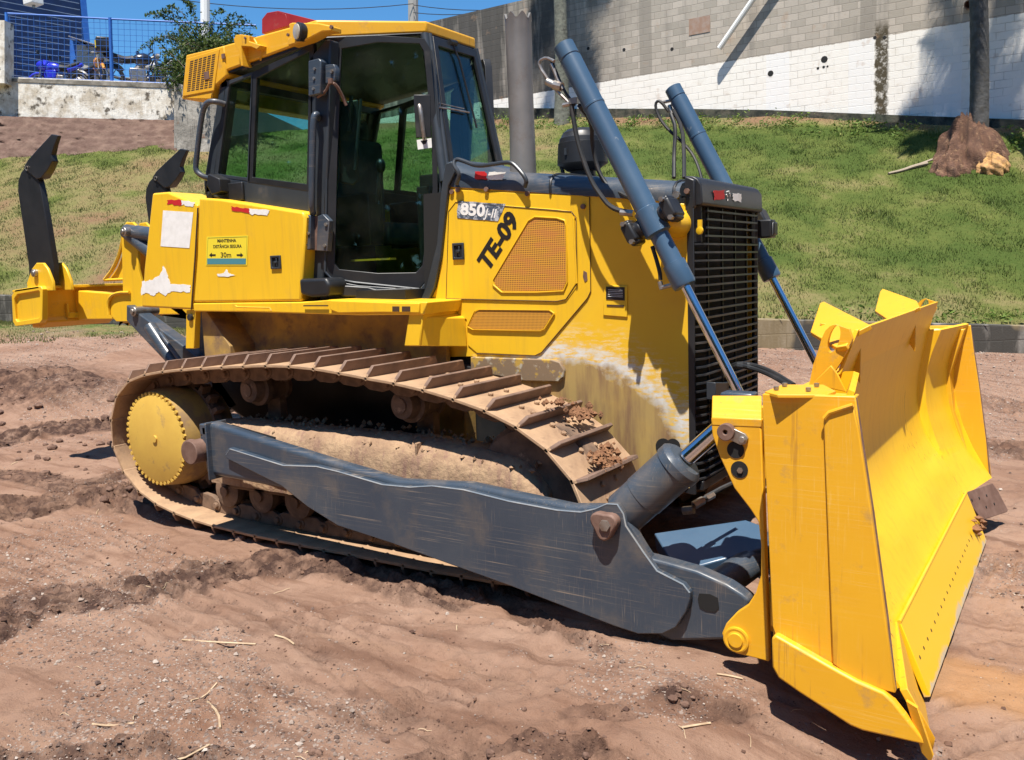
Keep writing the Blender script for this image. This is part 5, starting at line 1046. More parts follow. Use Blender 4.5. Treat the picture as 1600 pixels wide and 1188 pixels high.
def band(pts, w, amp, kind, mo):
    global Z, moist
    P = [gp(*q) for q in pts]; off = 0
    best = np.full(Z.shape, 9.); T = np.zeros_like(Z); S = np.zeros_like(Z)
    for a, b_ in zip(P[:-1], P[1:]):
        t, s_, L = seg(X, Y, a, b_); tc = np.clip(t, 0, L); dist = np.hypot(t-tc, s_); k = dist < best; best = np.where(k, dist, best); T = np.where(k, tc+off, T); S = np.where(k, s_, S); off += L
    e = sm((w-best)/(.05+w*.15))
    pat2 = 0
    if kind == 'tyre': pat = sm((.30-np.abs(((T*6.5+np.abs(S)*8+.4*fbm(T*2, S*2, 2, 9)) % 1)-.5))/.06)*sm((fbm(X*2.5, Y*2.5, 3, 63)-.38)/.1); h = -.012+pat*amp*1.1
    elif kind == 'ribs': uu = (S*7.5+.5*fbm(T*1.2, S*2, 3, 5)) % 1; pat = np.exp(-((uu-.5)/.16)**2)*sm((fbm(T*1.6, S*7, 4, 8)-.42)/.10); h = -pat*(.015+amp*.5)+np.exp(-((uu-.82)/.15)**2)*.010*(pat.max() > 0); pat2 = pat*.55*e
    else: pat = fbm(T*7, S*22, 4, 6); pat = np.clip((pat-.38)*3.2, 0, 1); h = (pat-.4)*amp*2.2
    h = h*(.3+1.1*fbm(X*3, Y*3, 3, 61)); Z = Z+h*e; moist = np.maximum(moist, pat2*(fbm(X*4, Y*4, 3, 62) > .42)); moist = np.maximum(moist, e*mo*(.75+.75*fbm(X*5, Y*5, 4, 71)))
band([(-40, 985), (60, 935), (180, 925), (300, 905)], .30, .035, 'tyre', .75)
band([(250, 905), (420, 880), (560, 895), (700, 935)], .22, .030, 'churn', .8)
band([(-60, 800), (60, 790), (170, 775), (230, 790)], .34, .05, 'churn', .7)
band([(-60, 735), (40, 745), (120, 765), (210, 740)], .22, .06, 'ribs', .75)
band([(-60, 700), (60, 672), (200, 660)], .35, .04, 'churn', .9)
band([(-60, 820), (120, 870), (330, 960), (520, 1090)], .45, .010, 'ribs', .0)
band([(330, 1000), (560, 960), (760, 960), (960, 1000)], .25, .012, 'ribs', .15)
band([(560, 1010), (760, 1090), (900, 1180)], .40, .010, 'ribs', .0)
band([(1250, 1150), (1400, 1180), (1600, 1120)], .3, .014, 'ribs', .1)
band([(1480, 620), (1600, 640), (1750, 650)], .4, .04, 'churn', .45)
band([(-60, 810), (100, 850), (260, 930)], .50, .016, 'ribs', .05)
band([(150, 800), (280, 850), (400, 900)], .30, .014, 'ribs', .05)
band([(470, 975), (560, 1040), (640, 1120)], .22, .016, 'ribs', .12)
band([(760, 920), (860, 985), (950, 1020)], .10, .03, 'churn', .6)
band([(900, 1120), (1050, 1110), (1180, 1130)], .10, .035, 'churn', .55)
band([(1540, 700), (1700, 720)], .35, .05, 'churn', .6)
band([(1450, 900), (1600, 880)], .25, .03, 'tyre', .35)
band([(-40, 1190), (200, 1170), (350, 1200)], .10, .04, 'churn', .7)
band([(650, 1200), (820, 1175), (960, 1200)], .10, .05, 'churn', .7)
band([(560, 1120), (700, 1150)], .16, .02, 'churn', .4)
def heap(px, py, rx, ry, h, mo):
    global Z, moist
    c = gp(px, py); t, s_, L = seg(X, Y, c, c+RH[:2]); e = np.exp(-(t/rx)**2-(s_/ry)**2); Z = Z+e*h*(.5+fbm(X*5, Y*5, 5, 81)); moist = np.maximum(moist, np.clip(e*1.6, 0, 1)*mo)
heap(60, 625, 1.1, .55, .26, .9); heap(10, 600, 1.8, .8, .14, .5); heap(185, 780, .35, .2, .05, .9)
heap(1200, 575, 1.5, .6, .08, .3); heap(1060, 1103, .10, .06, .04, 1.0)
orange = sm((.55-np.hypot((X-gp(1500, 1060)[0])/1.5, (Y-gp(1500, 1060)[1])/.6)+.5*(fbm(X*2, Y*2, 4, 91)-.4))/.3)
rg, dg_ = Rg, Dg
gmask = sm((fbm(X*.8, Y*.8, 4, 95)-.5)*2.2+(Dg-(14.0+np.clip(-Rg-2, 0, 8)*.10))/.9)*(Rg < -4)
Z = np.where(Dg > dk(Rg)+.3, Hg(Rg, dk(Rg))-.1, Z)
nr, nd = len(rs), len(ds); idx = np.arange(nr*nd).reshape(nd, nr)
Fq = np.stack([idx[:-1, :-1], idx[:-1, 1:], idx[1:, 1:], idx[1:, :-1]], -1).reshape(-1, 4)
me = npmesh('ground', np.stack([X, Y, Z], -1).reshape(-1, 3), Fq)
for nm, A in (('moist', moist), ('grav', grav), ('orange', orange), ('grass', gmask)):
    a = me.attributes.new(nm, 'FLOAT', 'POINT'); a.data.foreach_set('value', np.clip(A, 0, 1).astype(np.float32).ravel())
m_, nt_, b_ = nodes('red_dirt'); n_ = N(nt_); v = n_.coord()
def attr(n, nm): a = n.new('ShaderNodeAttribute'); a.attribute_name = nm; return a.outputs['Fac']
c = n_.mix(n_.ramp(n_.noise(v, 1.1, 6), .38, .64), (.245, .142, .095), (.325, .208, .148))
sv = n_.coord((.55, 5.5, 1), rot=(0, 0, -R_(YAW-6))); sv2 = n_.coord((.5, 4.5, 1), rot=(0, 0, -R_(YAW-52)))
c = n_.mix(n_.math('MULTIPLY', n_.ramp(n_.noise(sv, 1.3, 7, .65), .50, .66), .75), c, (.140, .072, .046))
c = n_.mix(n_.math('MULTIPLY', n_.ramp(n_.noise(sv2, 1.5, 7, .65), .54, .70), .55), c, (.30, .185, .12))
c = n_.mix(n_.math('MULTIPLY', n_.ramp(n_.noise(v, 6, 8, .7), .52, .68), .5), c, (.135, .070, .047))
def vor(sc):
    q = n_.new('ShaderNodeTexVoronoi'); q.inputs['Scale'].default_value = sc; n_.link(v, q.inputs['Vector']); s_ = n_.new('ShaderNodeSeparateColor'); n_.link(q.outputs['Color'], s_.inputs[0]); return q.outputs['Distance'], s_.outputs[0], s_.outputs[1]
vd1, va1, vb1 = vor(48); vd2, va2, vb2 = vor(95)
gm = n_.math('ADD', n_.math('MULTIPLY', attr(n_, 'grav'), .34), .006)
for vd, va, vb in ((vd2, va2, vb2), (vd1, va1, vb1)):
    k = n_.math('MULTIPLY', n_.math('LESS_THAN', va, gm), n_.ramp(vd, .50, .36)); c = n_.mix(k, c, n_.mix(vb, (.15, .10, .08), (.38, .30, .25)))
peb = n_.math('MULTIPLY', n_.math('LESS_THAN', va1, gm), n_.ramp(vd1, .55, .05))
c = n_.mix(n_.math('MULTIPLY', n_.ramp(n_.noise(v, 38, 5, .75), .58, .68), .35), c, (.11, .058, .04))
c = n_.mix(n_.math('MULTIPLY', attr(n_, 'orange'), .6), c, (.40, .21, .085))
c = n_.mix(n_.math('MULTIPLY', n_.ramp(n_.noise(v, .9, 3), .60, .70), .25), c, (.25, .115, .055))
c = n_.mix(n_.ramp(n_.math('MULTIPLY', attr(n_, 'moist'), n_.ramp(n_.noise(v, 9, 6, .7), .25, .6)), .15, .9), c, (.060, .033, .025))
c = n_.mix(attr(n_, 'grass'), c, n_.mix(n_.ramp(n_.noise(v, 4, 5), .4, .6), (.09, .13, .03), (.20, .16, .07)))
n_.link(c, b_.inputs['Base Color']); b_.inputs['Roughness'].default_value = .92; b_.inputs['Specular IOR Level'].default_value = .2
h_ = n_.math('ADD', n_.math('ADD', n_.noise(v, 30, 8, .75), n_.math('MULTIPLY', n_.noise(v, 130, 3), .35)), n_.math('MULTIPLY', peb, .5)); n_.bump(h_, .85, .020, b_)
go = link_mesh('ground', me, m_, ang=180); go['kind'] = 'structure'
# sampler for scattered bits
def gz(x, y):
    r, d = xy2rd(x, y); i = np.clip(np.searchsorted(rs, r)-1, 0, nr-2); j = np.clip(np.searchsorted(ds, d)-1, 0, nd-2)
    fr = (r-rs[i])/(rs[i+1]-rs[i]); fd = (d-ds[j])/(ds[j+1]-ds[j]); return Z[j, i]*(1-fr)*(1-fd)+Z[j, i+1]*fr*(1-fd)+Z[j+1, i]*(1-fr)*fd+Z[j+1, i+1]*fr*fd
def tint_mat(name, cols, rough=.85, trans=0):
    m, nt, b = nodes(name); n = N(nt); a = attr(n, 'tint'); cr = n.new('ShaderNodeValToRGB'); n.link(a, cr.inputs[0]); e = cr.color_ramp.elements
    e[0].color = (*cols[0], 1); e[1].color = (*cols[-1], 1)
    for i, c in enumerate(cols[1:-1]): q = e.new((i+1)/(len(cols)-1)); q.color = (*c, 1)
    n.link(cr.outputs[0], b.inputs['Base Color']); b.inputs['Roughness'].default_value = rough; b.inputs['Specular IOR Level'].default_value = .25
    if trans:
        tl = n.new('ShaderNodeBsdfTranslucent'); n.link(cr.outputs[0], tl.inputs[0]); mx = n.new('ShaderNodeMixShader'); mx.inputs[0].default_value = trans
        n.link(b.outputs[0], mx.inputs[1]); n.link(tl.outputs[0], mx.inputs[2]); n.link(mx.outputs[0], nt.nodes['Material Output'].inputs[0])
    return m
# gravel: angular little stones
NG = 42000; u = rng.uniform(-.66, .66, NG*3); d = 2.0+np.abs(rng.power(1.0, NG*3))**1.6*13; r = u*d*1.02; x, y = rd2xy(r, d)
dens_ = .02+.85*gravity(x, y, r, d)+.15*(fbm(x*3, y*3, 3, 52) > .64); keep = (rng.random(NG*3) < dens_)&~((np.abs(y) < 1.45)&(x > -.5)&(x < 4.9)); x, y, d = x[keep][:NG], y[keep][:NG], d[keep][:NG]; n = len(x)
sz = .0025*(1+rng.pareto(2.6, n)).clip(1, 6)*(.7+d*.07)
base = np.array([(1, 0, 0), (-.9, .1, 0), (.1, 1, .05), (0, -.95, 0), (.35, .2, .62), (-.35, -.2, .55), (0, 0, -.5)]); tri = np.array([(0, 2, 4), (2, 1, 5), (2, 5, 4), (1, 3, 5), (3, 0, 4), (3, 4, 5), (2, 0, 6), (1, 2, 6), (3, 1, 6), (0, 3, 6)])
th = rng.uniform(0, 6.28, n); c_, s_ = np.cos(th), np.sin(th); J = base[None]*rng.uniform(.6, 1.4, (n, 7, 3))*sz[:, None, None]
V = np.stack([J[..., 0]*c_[:, None]-J[..., 1]*s_[:, None]+x[:, None], J[..., 0]*s_[:, None]+J[..., 1]*c_[:, None]+y[:, None], J[..., 2]+(gz(x, y)+sz*.25)[:, None]], -1)
me = npmesh('gravel', V.reshape(-1, 3), (tri[None]+np.arange(n)[:, None, None]*7).reshape(-1, 3), np.repeat(rng.random(n), 7), 3)
g_ = link_mesh('gravel', me, tint_mat('gravel_stone', [(.09, .06, .05), (.17, .115, .09), (.25, .19, .155), (.42, .36, .31)]), ang=10); tag(g_, 'loose pale gravel scattered over the red dirt', 'gravel', kind='stuff')
# crumbs of churned soil lying in the ruts
n0 = 90000; u = rng.uniform(-.64, .64, n0); d = 2.0+rng.random(n0)**1.3*9; r = u*d; x, y = rd2xy(r, d)
ii = np.clip(np.searchsorted(rs, r)-1, 0, nr-2); jj = np.clip(np.searchsorted(ds, d)-1, 0, nd-2); mm = moist[jj, ii]
keep = (rng.random(n0) < np.clip((mm-.25)*1.3, .02, .8))&~((np.abs(y) < 1.4)&(x > -.5)&(x < 4.9)); x, y, d = x[keep], y[keep], d[keep]; n = len(x); sz = .0035*(1+rng.pareto(3.0, n)).clip(1, 5)*(.7+d*.06)
th = rng.uniform(0, 6.28, n); c_, s_ = np.cos(th), np.sin(th); J = base[None]*rng.uniform(.6, 1.4, (n, 7, 3))*sz[:, None, None]
V = np.stack([J[..., 0]*c_[:, None]-J[..., 1]*s_[:, None]+x[:, None], J[..., 0]*s_[:, None]+J[..., 1]*c_[:, None]+y[:, None], J[..., 2]+(gz(x, y)+sz*.25)[:, None]], -1)
me = npmesh('soil_crumbs', V.reshape(-1, 3), (tri[None]+np.arange(n)[:, None, None]*7).reshape(-1, 3), np.repeat(rng.random(n), 7), 3)
g_ = link_mesh('soil_crumbs', me, tint_mat('soil_crumb', [(.07, .038, .028), (.12, .066, .045), (.19, .11, .075)]), ang=50); tag(g_, 'dark crumbs of churned soil lying in the wheel ruts', 'soil', kind='stuff')
# straw and twigs
b = MB(); g = np.random.default_rng(12)
for k in range(150):
    d0 = 2.1+g.power(1)**1.8*10; r0 = g.uniform(-.6, .6)*d0; x0, y0 = rd2xy(r0, d0)
    if abs(y0) < 1.5 and -.5 < x0 < 5: continue
    L = g.uniform(.015, .07)*(1+.08*d0); t = g.uniform(0, 6.28); P = []
    for j in range(5): xx = x0+math.cos(t)*L*j/4; yy = y0+math.sin(t)*L*j/4; t += g.normal()*.10; P.append((xx, yy, float(gz(xx, yy))+.004+.006*math.sin(j)))
    b.tube(P, g.uniform(.0008, .0018)*(1+.1*d0), 4)
for a in ((285, 1003, 400, 1008), (430, 995, 460, 1010), (145, 1138, 210, 1136), (340, 1080, 300, 1110), (1065, 1158, 1110, 1140), (1120, 1062, 1160, 1074), (1300, 700, 1320, 705), (325, 1105, 345, 1150), (230, 1180, 330, 1190)):
    p, q = gp(a[0], a[1]), gp(a[2], a[3]); m1 = (p+q)/2+g.normal(size=2)*.01; b.tube([(*w, float(gz(*w))+.006) for w in (p, m1, q)], .0045, 5, 1)
o = obj('straw_litter', b, surf('dry_straw', (.52, .40, .26), (.34, .23, .14), 12, rough=.8, bump=0)); tag(o, 'dry straw and twigs littering the dirt', 'straw', kind='stuff')
# clods of dark earth
b = MB()
def clods(px, py, n, spread, r0, r1):
    c = gp(px, py)
    for k in range(n): q = c+g.normal(size=2)*spread; b_r = g.uniform(r0, r1); lump(b, (q[0], q[1], float(gz(*q))+b_r*.2), b_r, .7, seed=int(g.integers(1e6)))
clods(395, 840, 9, .05, .012, .035); clods(1062, 1105, 10, .03, .006, .02); clods(60, 645, 14, .45, .02, .07); clods(110, 700, 16, .5, .015, .05); clods(20, 720, 10, .4, .015, .05); clods(190, 780, 12, .10, .01, .04); clods(700, 940, 8, .12, .005, .018); clods(500, 1180, 14, .15, .005, .02); clods(850, 1180, 10, .12, .005, .02)
o = obj('earth_clods', b, surf('dark_earth', (.11, .06, .042), (.20, .12, .085), 20, .4, .65, .95, bump=.8, bsc=60, bd=.01), ang=60); tag(o, 'broken clods of dark earth churned up beside the tracks', 'earth', kind='stuff')

# ---- kerb retaining wall
kr = np.linspace(-24, 26, 120); fr_ = []; b = MB(); n = len(kr); vs = []
for r in kr:
    for dd_, zz in ((0, -.5), (0, .475), (.02, .49), (.2, .49), (.2, -.5)):
        x, y = rd2xy(r, dk(r)+dd_); vs.append((x, y, Hg(r, dk(r))+zz))
fs = [(i*5+k, i*5+(k+1) % 5, (i+1)*5+(k+1) % 5, (i+1)*5+k) for i in range(n-1) for k in range(5)]+[(0, 1, 2, 3, 4), tuple((n-1)*5+k for k in range(5))]
b.add(vs, fs)
def block_mat(name, c1, c2, mort, bw, bh, rot=0, extra=None, msize=.012, soft=1.):
    m, nt, bs = nodes(name); n = N(nt); v = n.coord(rot=(0, 0, rot)); sp = n.new('ShaderNodeSeparateXYZ'); n.link(v, sp.inputs[0]); cb = n.new('ShaderNodeCombineXYZ'); n.link(sp.outputs[0], cb.inputs[0]); n.link(n.math('ADD', sp.outputs[2], n.math('MULTIPLY', sp.outputs[1], 0)), cb.inputs[1])
    # small wobble so courses are not ruler straight
    wb = n.new('ShaderNodeVectorMath', operation='ADD'); nz = n.new('ShaderNodeTexNoise'); nz.inputs['Scale'].default_value = 1.3; n.link(v, nz.inputs['Vector']); sc_ = n.new('ShaderNodeVectorMath', operation='SCALE'); sc_.inputs['Scale'].default_value = .05; n.link(nz.outputs['Color'], sc_.inputs[0]); n.link(cb.outputs[0], wb.inputs[0]); n.link(sc_.outputs[0], wb.inputs[1])
    br = n.new('ShaderNodeTexBrick'); n.link(wb.outputs[0], br.inputs['Vector']); br.inputs['Scale'].default_value = 1; br.inputs['Brick Width'].default_value = bw; br.inputs['Row Height'].default_value = bh; br.inputs['Mortar Size'].default_value = msize; br.inputs['Mortar Smooth'].default_value = .3; br.inputs['Bias'].default_value = 0
    br.inputs['Color1'].default_value = (*c1, 1); br.inputs['Color2'].default_value = (*c2, 1); br.inputs['Mortar'].default_value = (*mort, 1)
    c = br.outputs['Color']; c = n.mix(n.math('MULTIPLY', n.ramp(n.noise(v, 8, 8, .7), .5, .75), .4), c, tuple(q*.62 for q in c1))
    if extra: c = extra(n, v, sp, c, br.outputs['Fac'])
    n.link(c, bs.inputs['Base Color']); bs.inputs['Roughness'].default_value = .9
    n.bump(n.math('ADD', n.math('MULTIPLY', br.outputs['Fac'], -1), n.math('MULTIPLY', n.noise(v, 30, 5), .5)), .5*soft, .02, bs); return m
def kx(n, v, sp, c, f):
    k = n.ramp(n.noise(n.coord((1.2, 1.2, .35)), 2.5, 6), .36, .50); c = n.mix(k, c, (.055, .052, .045)); return n.mix(n.math('MULTIPLY', n.ramp(n.noise(v, .9, 3), .56, .62), .6), c, (.30, .23, .12))
kw = obj('retaining_wall', b, block_mat('kerb_blocks', (.24, .225, .20), (.19, .18, .16), (.10, .09, .08), .42, .24, -R_(YAW), kx)); tag(kw, 'low stained block retaining wall along the foot of the grass bank', 'retaining wall')
# ---- grass bank
br_ = np.arange(-26, 26.01, .12); tt = np.linspace(-.0, 1.12, 110); RR, TT = np.meshgrid(br_, tt); DD = dk(RR)+.14+TT*(dtop(RR)-dk(RR)-.14); ZZ = Hb(RR, DD)+(fbm(RR*3, DD*3, 4, 7)-.5)*.08; ZZ = np.where(TT < .01, Hg(RR, dk(RR))+.40, ZZ)
BX_, BY_ = rd2xy(RR, DD); ix = np.arange(RR.size).reshape(RR.shape); me = npmesh('grass_bank', np.stack([BX_, BY_, ZZ], -1).reshape(-1, 3), np.stack([ix[:-1, :-1], ix[:-1, 1:], ix[1:, 1:], ix[1:, :-1]], -1).reshape(-1, 4))
def dryness(r, d):
    t = (d-dk(r))/(dtop(r)-dk(r)); base = np.interp(r, [-14, -8, -3, 3, 6, 12], [.58, .56, .42, .22, .14, .16]); base = base+.30*np.clip(1-t*4, 0, 1)+.65*sm((t-.90)/.08)*(r > -6)
    return np.clip(base+(fbm(r*.8, d*.8, 5, 13)-.5)*1.3+.15*(fbm(r*4, d*4, 3, 14)-.5), 0, 1)
a = me.attributes.new('tint', 'FLOAT', 'POINT'); a.data.foreach_set('value', dryness(RR, DD).astype(np.float32).ravel())
m_, nt_, b_ = nodes('bank_turf'); n_ = N(nt_); v = n_.coord(); cr = n_.new('ShaderNodeValToRGB'); n_.link(n_.math('ADD', attr(n_, 'tint'), n_.math('MULTIPLY_ADD', n_.noise(v, 5, 8, .75), .8, -.4)), cr.inputs[0]); e = cr.color_ramp.elements
e[0].color = (.06, .09, .02, 1); e[1].color = (.20, .12, .07, 1); q = e.new(.35); q.color = (.105, .125, .032, 1); q = e.new(.62); q.color = (.19, .165, .07, 1)
n_.link(cr.outputs[0], b_.inputs['Base Color']); b_.inputs['Roughness'].default_value = .95; b_.inputs['Specular IOR Level'].default_value = .1; n_.bump(n_.noise(v, 14, 8, .75), .8, .05, b_)
o = link_mesh('grass_bank', me, m_, ang=180); o['kind'] = 'structure'
NB = 330000
r = rng.uniform(-15.5, 17, NB); t = rng.uniform(0.0, 1.0, NB); d = dk(r)+.16+t*(dtop(r)-dk(r)-.2)
vis = np.abs(r/d) < .68; r, d = r[vis], d[vis]; dr = dryness(r, d); clump = fbm(r*2.2, d*2.2, 4, 33)
keep = rng.random(len(r)) < np.clip(1.25-dr*.95, .12, 1); r, d, dr, clump = r[keep], d[keep], dr[keep], clump[keep]
# strip of grass in front of the wall at the left
n2 = 26000; r2 = rng.uniform(-15, -4, n2); d2 = dk(r2)-rng.uniform(.0, 1.0, n2)**1.3*2.3*np.clip((-r2-3)/5, .15, 1); k2 = (fbm(r2*.8+5, d2*.8, 4, 95) > .36); r2, d2 = r2[k2], d2[k2]
zb1 = Hb(r, d); zb2 = Hg(r2, d2)-.01
r = np.concatenate([r, r2]); d = np.concatenate([d, d2]); zb_ = np.concatenate([zb1, zb2]); dr = np.concatenate([dr, .3+.4*rng.random(len(r2))]); clump = np.concatenate([clump, np.full(len(r2), .45)])
n = len(r); x, y = rd2xy(r, d); h = (.025+.045*rng.random(n)**1.5)*(.8+.7*sm((clump-.50)/.3)); w = .007+.007*rng.random(n); th = rng.uniform(0, math.pi, n); lx, ly = rng.normal(0, .45, n)*h, rng.normal(0, .45, n)*h
V = np.stack([np.stack([x-np.cos(th)*w, y-np.sin(th)*w, zb_-.02], -1), np.stack([x+np.cos(th)*w, y+np.sin(th)*w, zb_-.02], -1), np.stack([x+lx, y+ly, zb_+h], -1)], 1)
tn = np.clip(dr*.8+rng.normal(0, .16, n)+.06, 0, 1); me = npmesh('grass', V.reshape(-1, 3), np.arange(n*3).reshape(-1, 3), np.repeat(tn, 3), 3)
o = link_mesh('grass', me, tint_mat('grass_blades', [(.068, .108, .022), (.115, .145, .036), (.185, .18, .072), (.27, .225, .115)], .7, .25), ang=180); tag(o, 'short mown grass and dry patches covering the bank', 'grass', kind='stuff')

# ---- big block wall
WY = 23.0
def wx(px, py=150, y=WY): return at(px, py, y=y)[0]
xl, xr = wx(545), wx(1640)+16
zg = 7.93
def wallx(n, v, sp, c, f):
    x_, z_ = sp.outputs[0], sp.outputs[2]
    nz = n.noise(v, .7, 7, .65); nz2 = n.noise(v, 5, 6, .7)
    # dark mould at the far end and in drips from the top
    g1 = n.ramp(n.math('MULTIPLY_ADD', n.math('SUBTRACT', nz, .5), 5.0, x_), float(wx(990)), float(wx(850)))
    dr_ = n.noise(n.coord((1.1, 1, .12)), 1.5, 6); k = n.math('MULTIPLY', g1, n.ramp(dr_, .30, .52))
    c = n.mix(n.math('MULTIPLY', k, .93), c, (.042, .040, .036))
    c = n.mix(n.math('MULTIPLY', n.ramp(dr_, .54, .66), .35), c, (.12, .11, .10))
    # pilasters of smoother concrete
    for p in (1010, 1355): 
        w = n.math('COMPARE', x_, float(wx(p)), .22); c = n.mix(n.math('MULTIPLY', w, .8), c, (.27, .24, .20))
    # white painted lower band with worn edge
    zz = n.math('MULTIPLY_ADD', n.math('SUBTRACT', nz2, .5), .10, z_)
    wh = n.mix(n.math('MULTIPLY', n.ramp(n.noise(v, 3, 8, .7), .5, .72), .35), (.84, .80, .73), (.60, .53, .44)); wh = n.mix(n.math('MULTIPLY', n.math('MULTIPLY', f, n.ramp(n.noise(v, 1.4, 5), .42, .60)), .6), wh, (.36, .32, .27))
    for p in (1215, 1345, 1480): wh = n.mix(n.math('MULTIPLY', n.math('COMPARE', x_, float(wx(p)), .35), .8), wh, (.82, .80, .77))
    c = n.mix(n.math('LESS_THAN', zz, zg), c, wh)
    # leak stain
    sx = n.math('ABSOLUTE', n.math('SUBTRACT', n.math('MULTIPLY_ADD', n.math('SUBTRACT', nz2, .5), .35, x_), float(wx(1377))))
    st = n.math('MULTIPLY', n.ramp(sx, .20, .14), n.ramp(z_, 8.45, 8.1)); c = n.mix(n.math('MULTIPLY', st, n.ramp(nz2, .30, .5)), c, (.07, .055, .03))
    return n.mix(n.math('MULTIPLY', n.ramp(n.noise(v, 1.7, 4), .62, .68), .30), c, (.40, .24, .14))
b = MB(); b.box(((xl+xr)/2, WY+.15, 7.4), (xr-xl, .3, 7.6)); bw_ = obj('block_wall', b, block_mat('block_wall_face', (.50, .44, .37), (.36, .32, .265), (.31, .27, .225), .42, .21, 0, wallx, msize=.011, soft=.8)); tag(bw_, 'tall grey concrete block wall, whitewashed along its lower part, above the grass bank', 'wall')
b = MB()
for px, py, rr in ((1288, 93, .10), (1204, 115, .09), (1278, 107, .04), (1287, 105, .04), (1293, 104, .03), (1367, 59, .05), (1382, 59, .05)): c = at(px, py, y=WY); b.rod(c+np.array((0, .03, 0)), c-np.array((0, .004, 0)), rr, n=9)
for px, py in ((975, 78), (1050, 77), (919, 76)): c = at(px, py, y=WY); b.rod(c+np.array((0, .03, 0)), c-np.array((0, .004, 0)), .06, n=7)
obj('wall_hole', b, M['void'], bw_)
b = MB(); c = at(1514, 8, y=WY); b.lathe(c, (.1, -1, -.2), [(-.1, .12), (.35, .12), (.35, .09), (.1, .09)], 16); obj('drain_pipe', b, M['rust'], bw_)
b = MB(); c = at(1093, 40, y=WY); b.box(c, (.7, .03, .5)); obj('patched_brick', b, surf('orange_brick_patch', (.32, .20, .14), (.36, .27, .22), 6, rough=.9), bw_)
# low dark plinth at the wall's foot
b = MB(); P = [(wx(750, 172, WY-.35), 0), ]
pts_ = [(750, 168, 196), (900, 170, 195), (1050, 170, 197), (1200, 172, 200), (1400, 180, 207), (1600, 187, 218), (1800, 194, 230)]
vs = []; 
for px, ya, yb in pts_:
    a_ = at(px, ya, y=WY-.35); z_b = at(px, yb, y=WY-.35)[2]
    vs += [(a_[0], WY-.35, z_b-.6), (a_[0], WY-.35, a_[2]), (a_[0], WY-.002, a_[2]+.01), (a_[0], WY-.002, z_b-.6)]
n = len(pts_); b.add(vs, [(i*4+k, i*4+(k+1) % 4, (i+1)*4+(k+1) % 4, (i+1)*4+k) for i in range(n-1) for k in range(4)]+[(0, 1, 2, 3), tuple((n-1)*4+k for k in range(4))])
pm = surf('mossy_plinth', (.055, .065, .045), (.12, .10, .075), 2, .4, .65, .95, dirt=(.02, .024, .018), dsc=3, dlo=.45, dhi=.6, bump=.4, bsc=15, bd=.03); o = obj('plinth_wall', b, pm); tag(o, 'low dark mossy plinth at the foot of the whitewashed wall', 'wall')
# leaning pipe
b = MB(); p0_ = at(1124, 76, y=WY-.30); p1_ = at(1190, -20, y=WY-.30); b.tube([p0_, p0_+(p1_-p0_)*2.2], .085, 10); o = obj('wall_pipe', b, M['wht']); tag(o, 'pale pipe slanting down the face of the block wall', 'pipe')

# ---- left: stone bank facing, white wall, fence, shed, bikes
def rdp(px, py, d): return at(px, py, d=d)
def strip(name, tops, bots, d, thick, mt):
    b = MB(); n = len(tops); vs = []
    for a, c in zip(tops, bots):
        p = rdp(*a, d); q = rdp(*c, d); vs += [p, q, q+FH*thick, p+FH*thick]
    b.add(vs, [(i*4+k, i*4+(k+1) % 4, (i+1)*4+(k+1) % 4, (i+1)*4+k) for i in range(n-1) for k in range(4)]+[(0, 1, 2, 3), tuple((n-1)*4+k for k in range(4))]); return obj(name, b, mt)
wm_ = surf('peeling_whitewash', (.78, .74, .66), (.52, .45, .35), 2.4, .44, .62, .9, dirt=(.12, .10, .075), dsc=3.4, dlo=.56, dhi=.64, bump=.5, bsc=9, bd=.03, streak=((.25, .22, .18), .35))
o = strip('white_wall', [(-60, 118), (0, 120), (140, 125), (281, 131)], [(-60, 210), (0, 210), (140, 212), (281, 214)], 28, .35, wm_); tag(o, 'low peeling whitewashed wall carrying the blue fence', 'wall')
cm = surf('stained_cap', (.17, .15, .12), (.34, .31, .26), 3, .4, .65, .95, dirt=(.05, .05, .04), dsc=2, dlo=.5, dhi=.7, bump=.4)
b = MB(); p = rdp(6, 122, 27.98); q = rdp(279, 131, 27.98); b.extr([p, q, q+np.array((0, 0, -.14)), p+np.array((0, 0, -.10))], FH*.4); obj('wall_cap', b, cm, o)
o = strip('grey_wall', [(272, 131), (300, 133), (345, 150)], [(272, 262), (300, 270), (345, 275)], 26.6, .6, surf('mouldy_render', (.25, .23, .20), (.42, .39, .34), 1.6, .42, .6, .95, dirt=(.20, .12, .08), dsc=3, dlo=.6, dhi=.7, bump=.6, bsc=6, bd=.05, streak=((.07, .065, .055), .6))); tag(o, 'mouldy grey end wall standing beside the cab roof', 'wall')
o = strip('white_pillar', [(-60, 30), (7, 32)], [(-60, 130), (7, 130)], 27.6, .5, wm_); tag(o, 'white pillar at the left end of the blue fence', 'pillar')
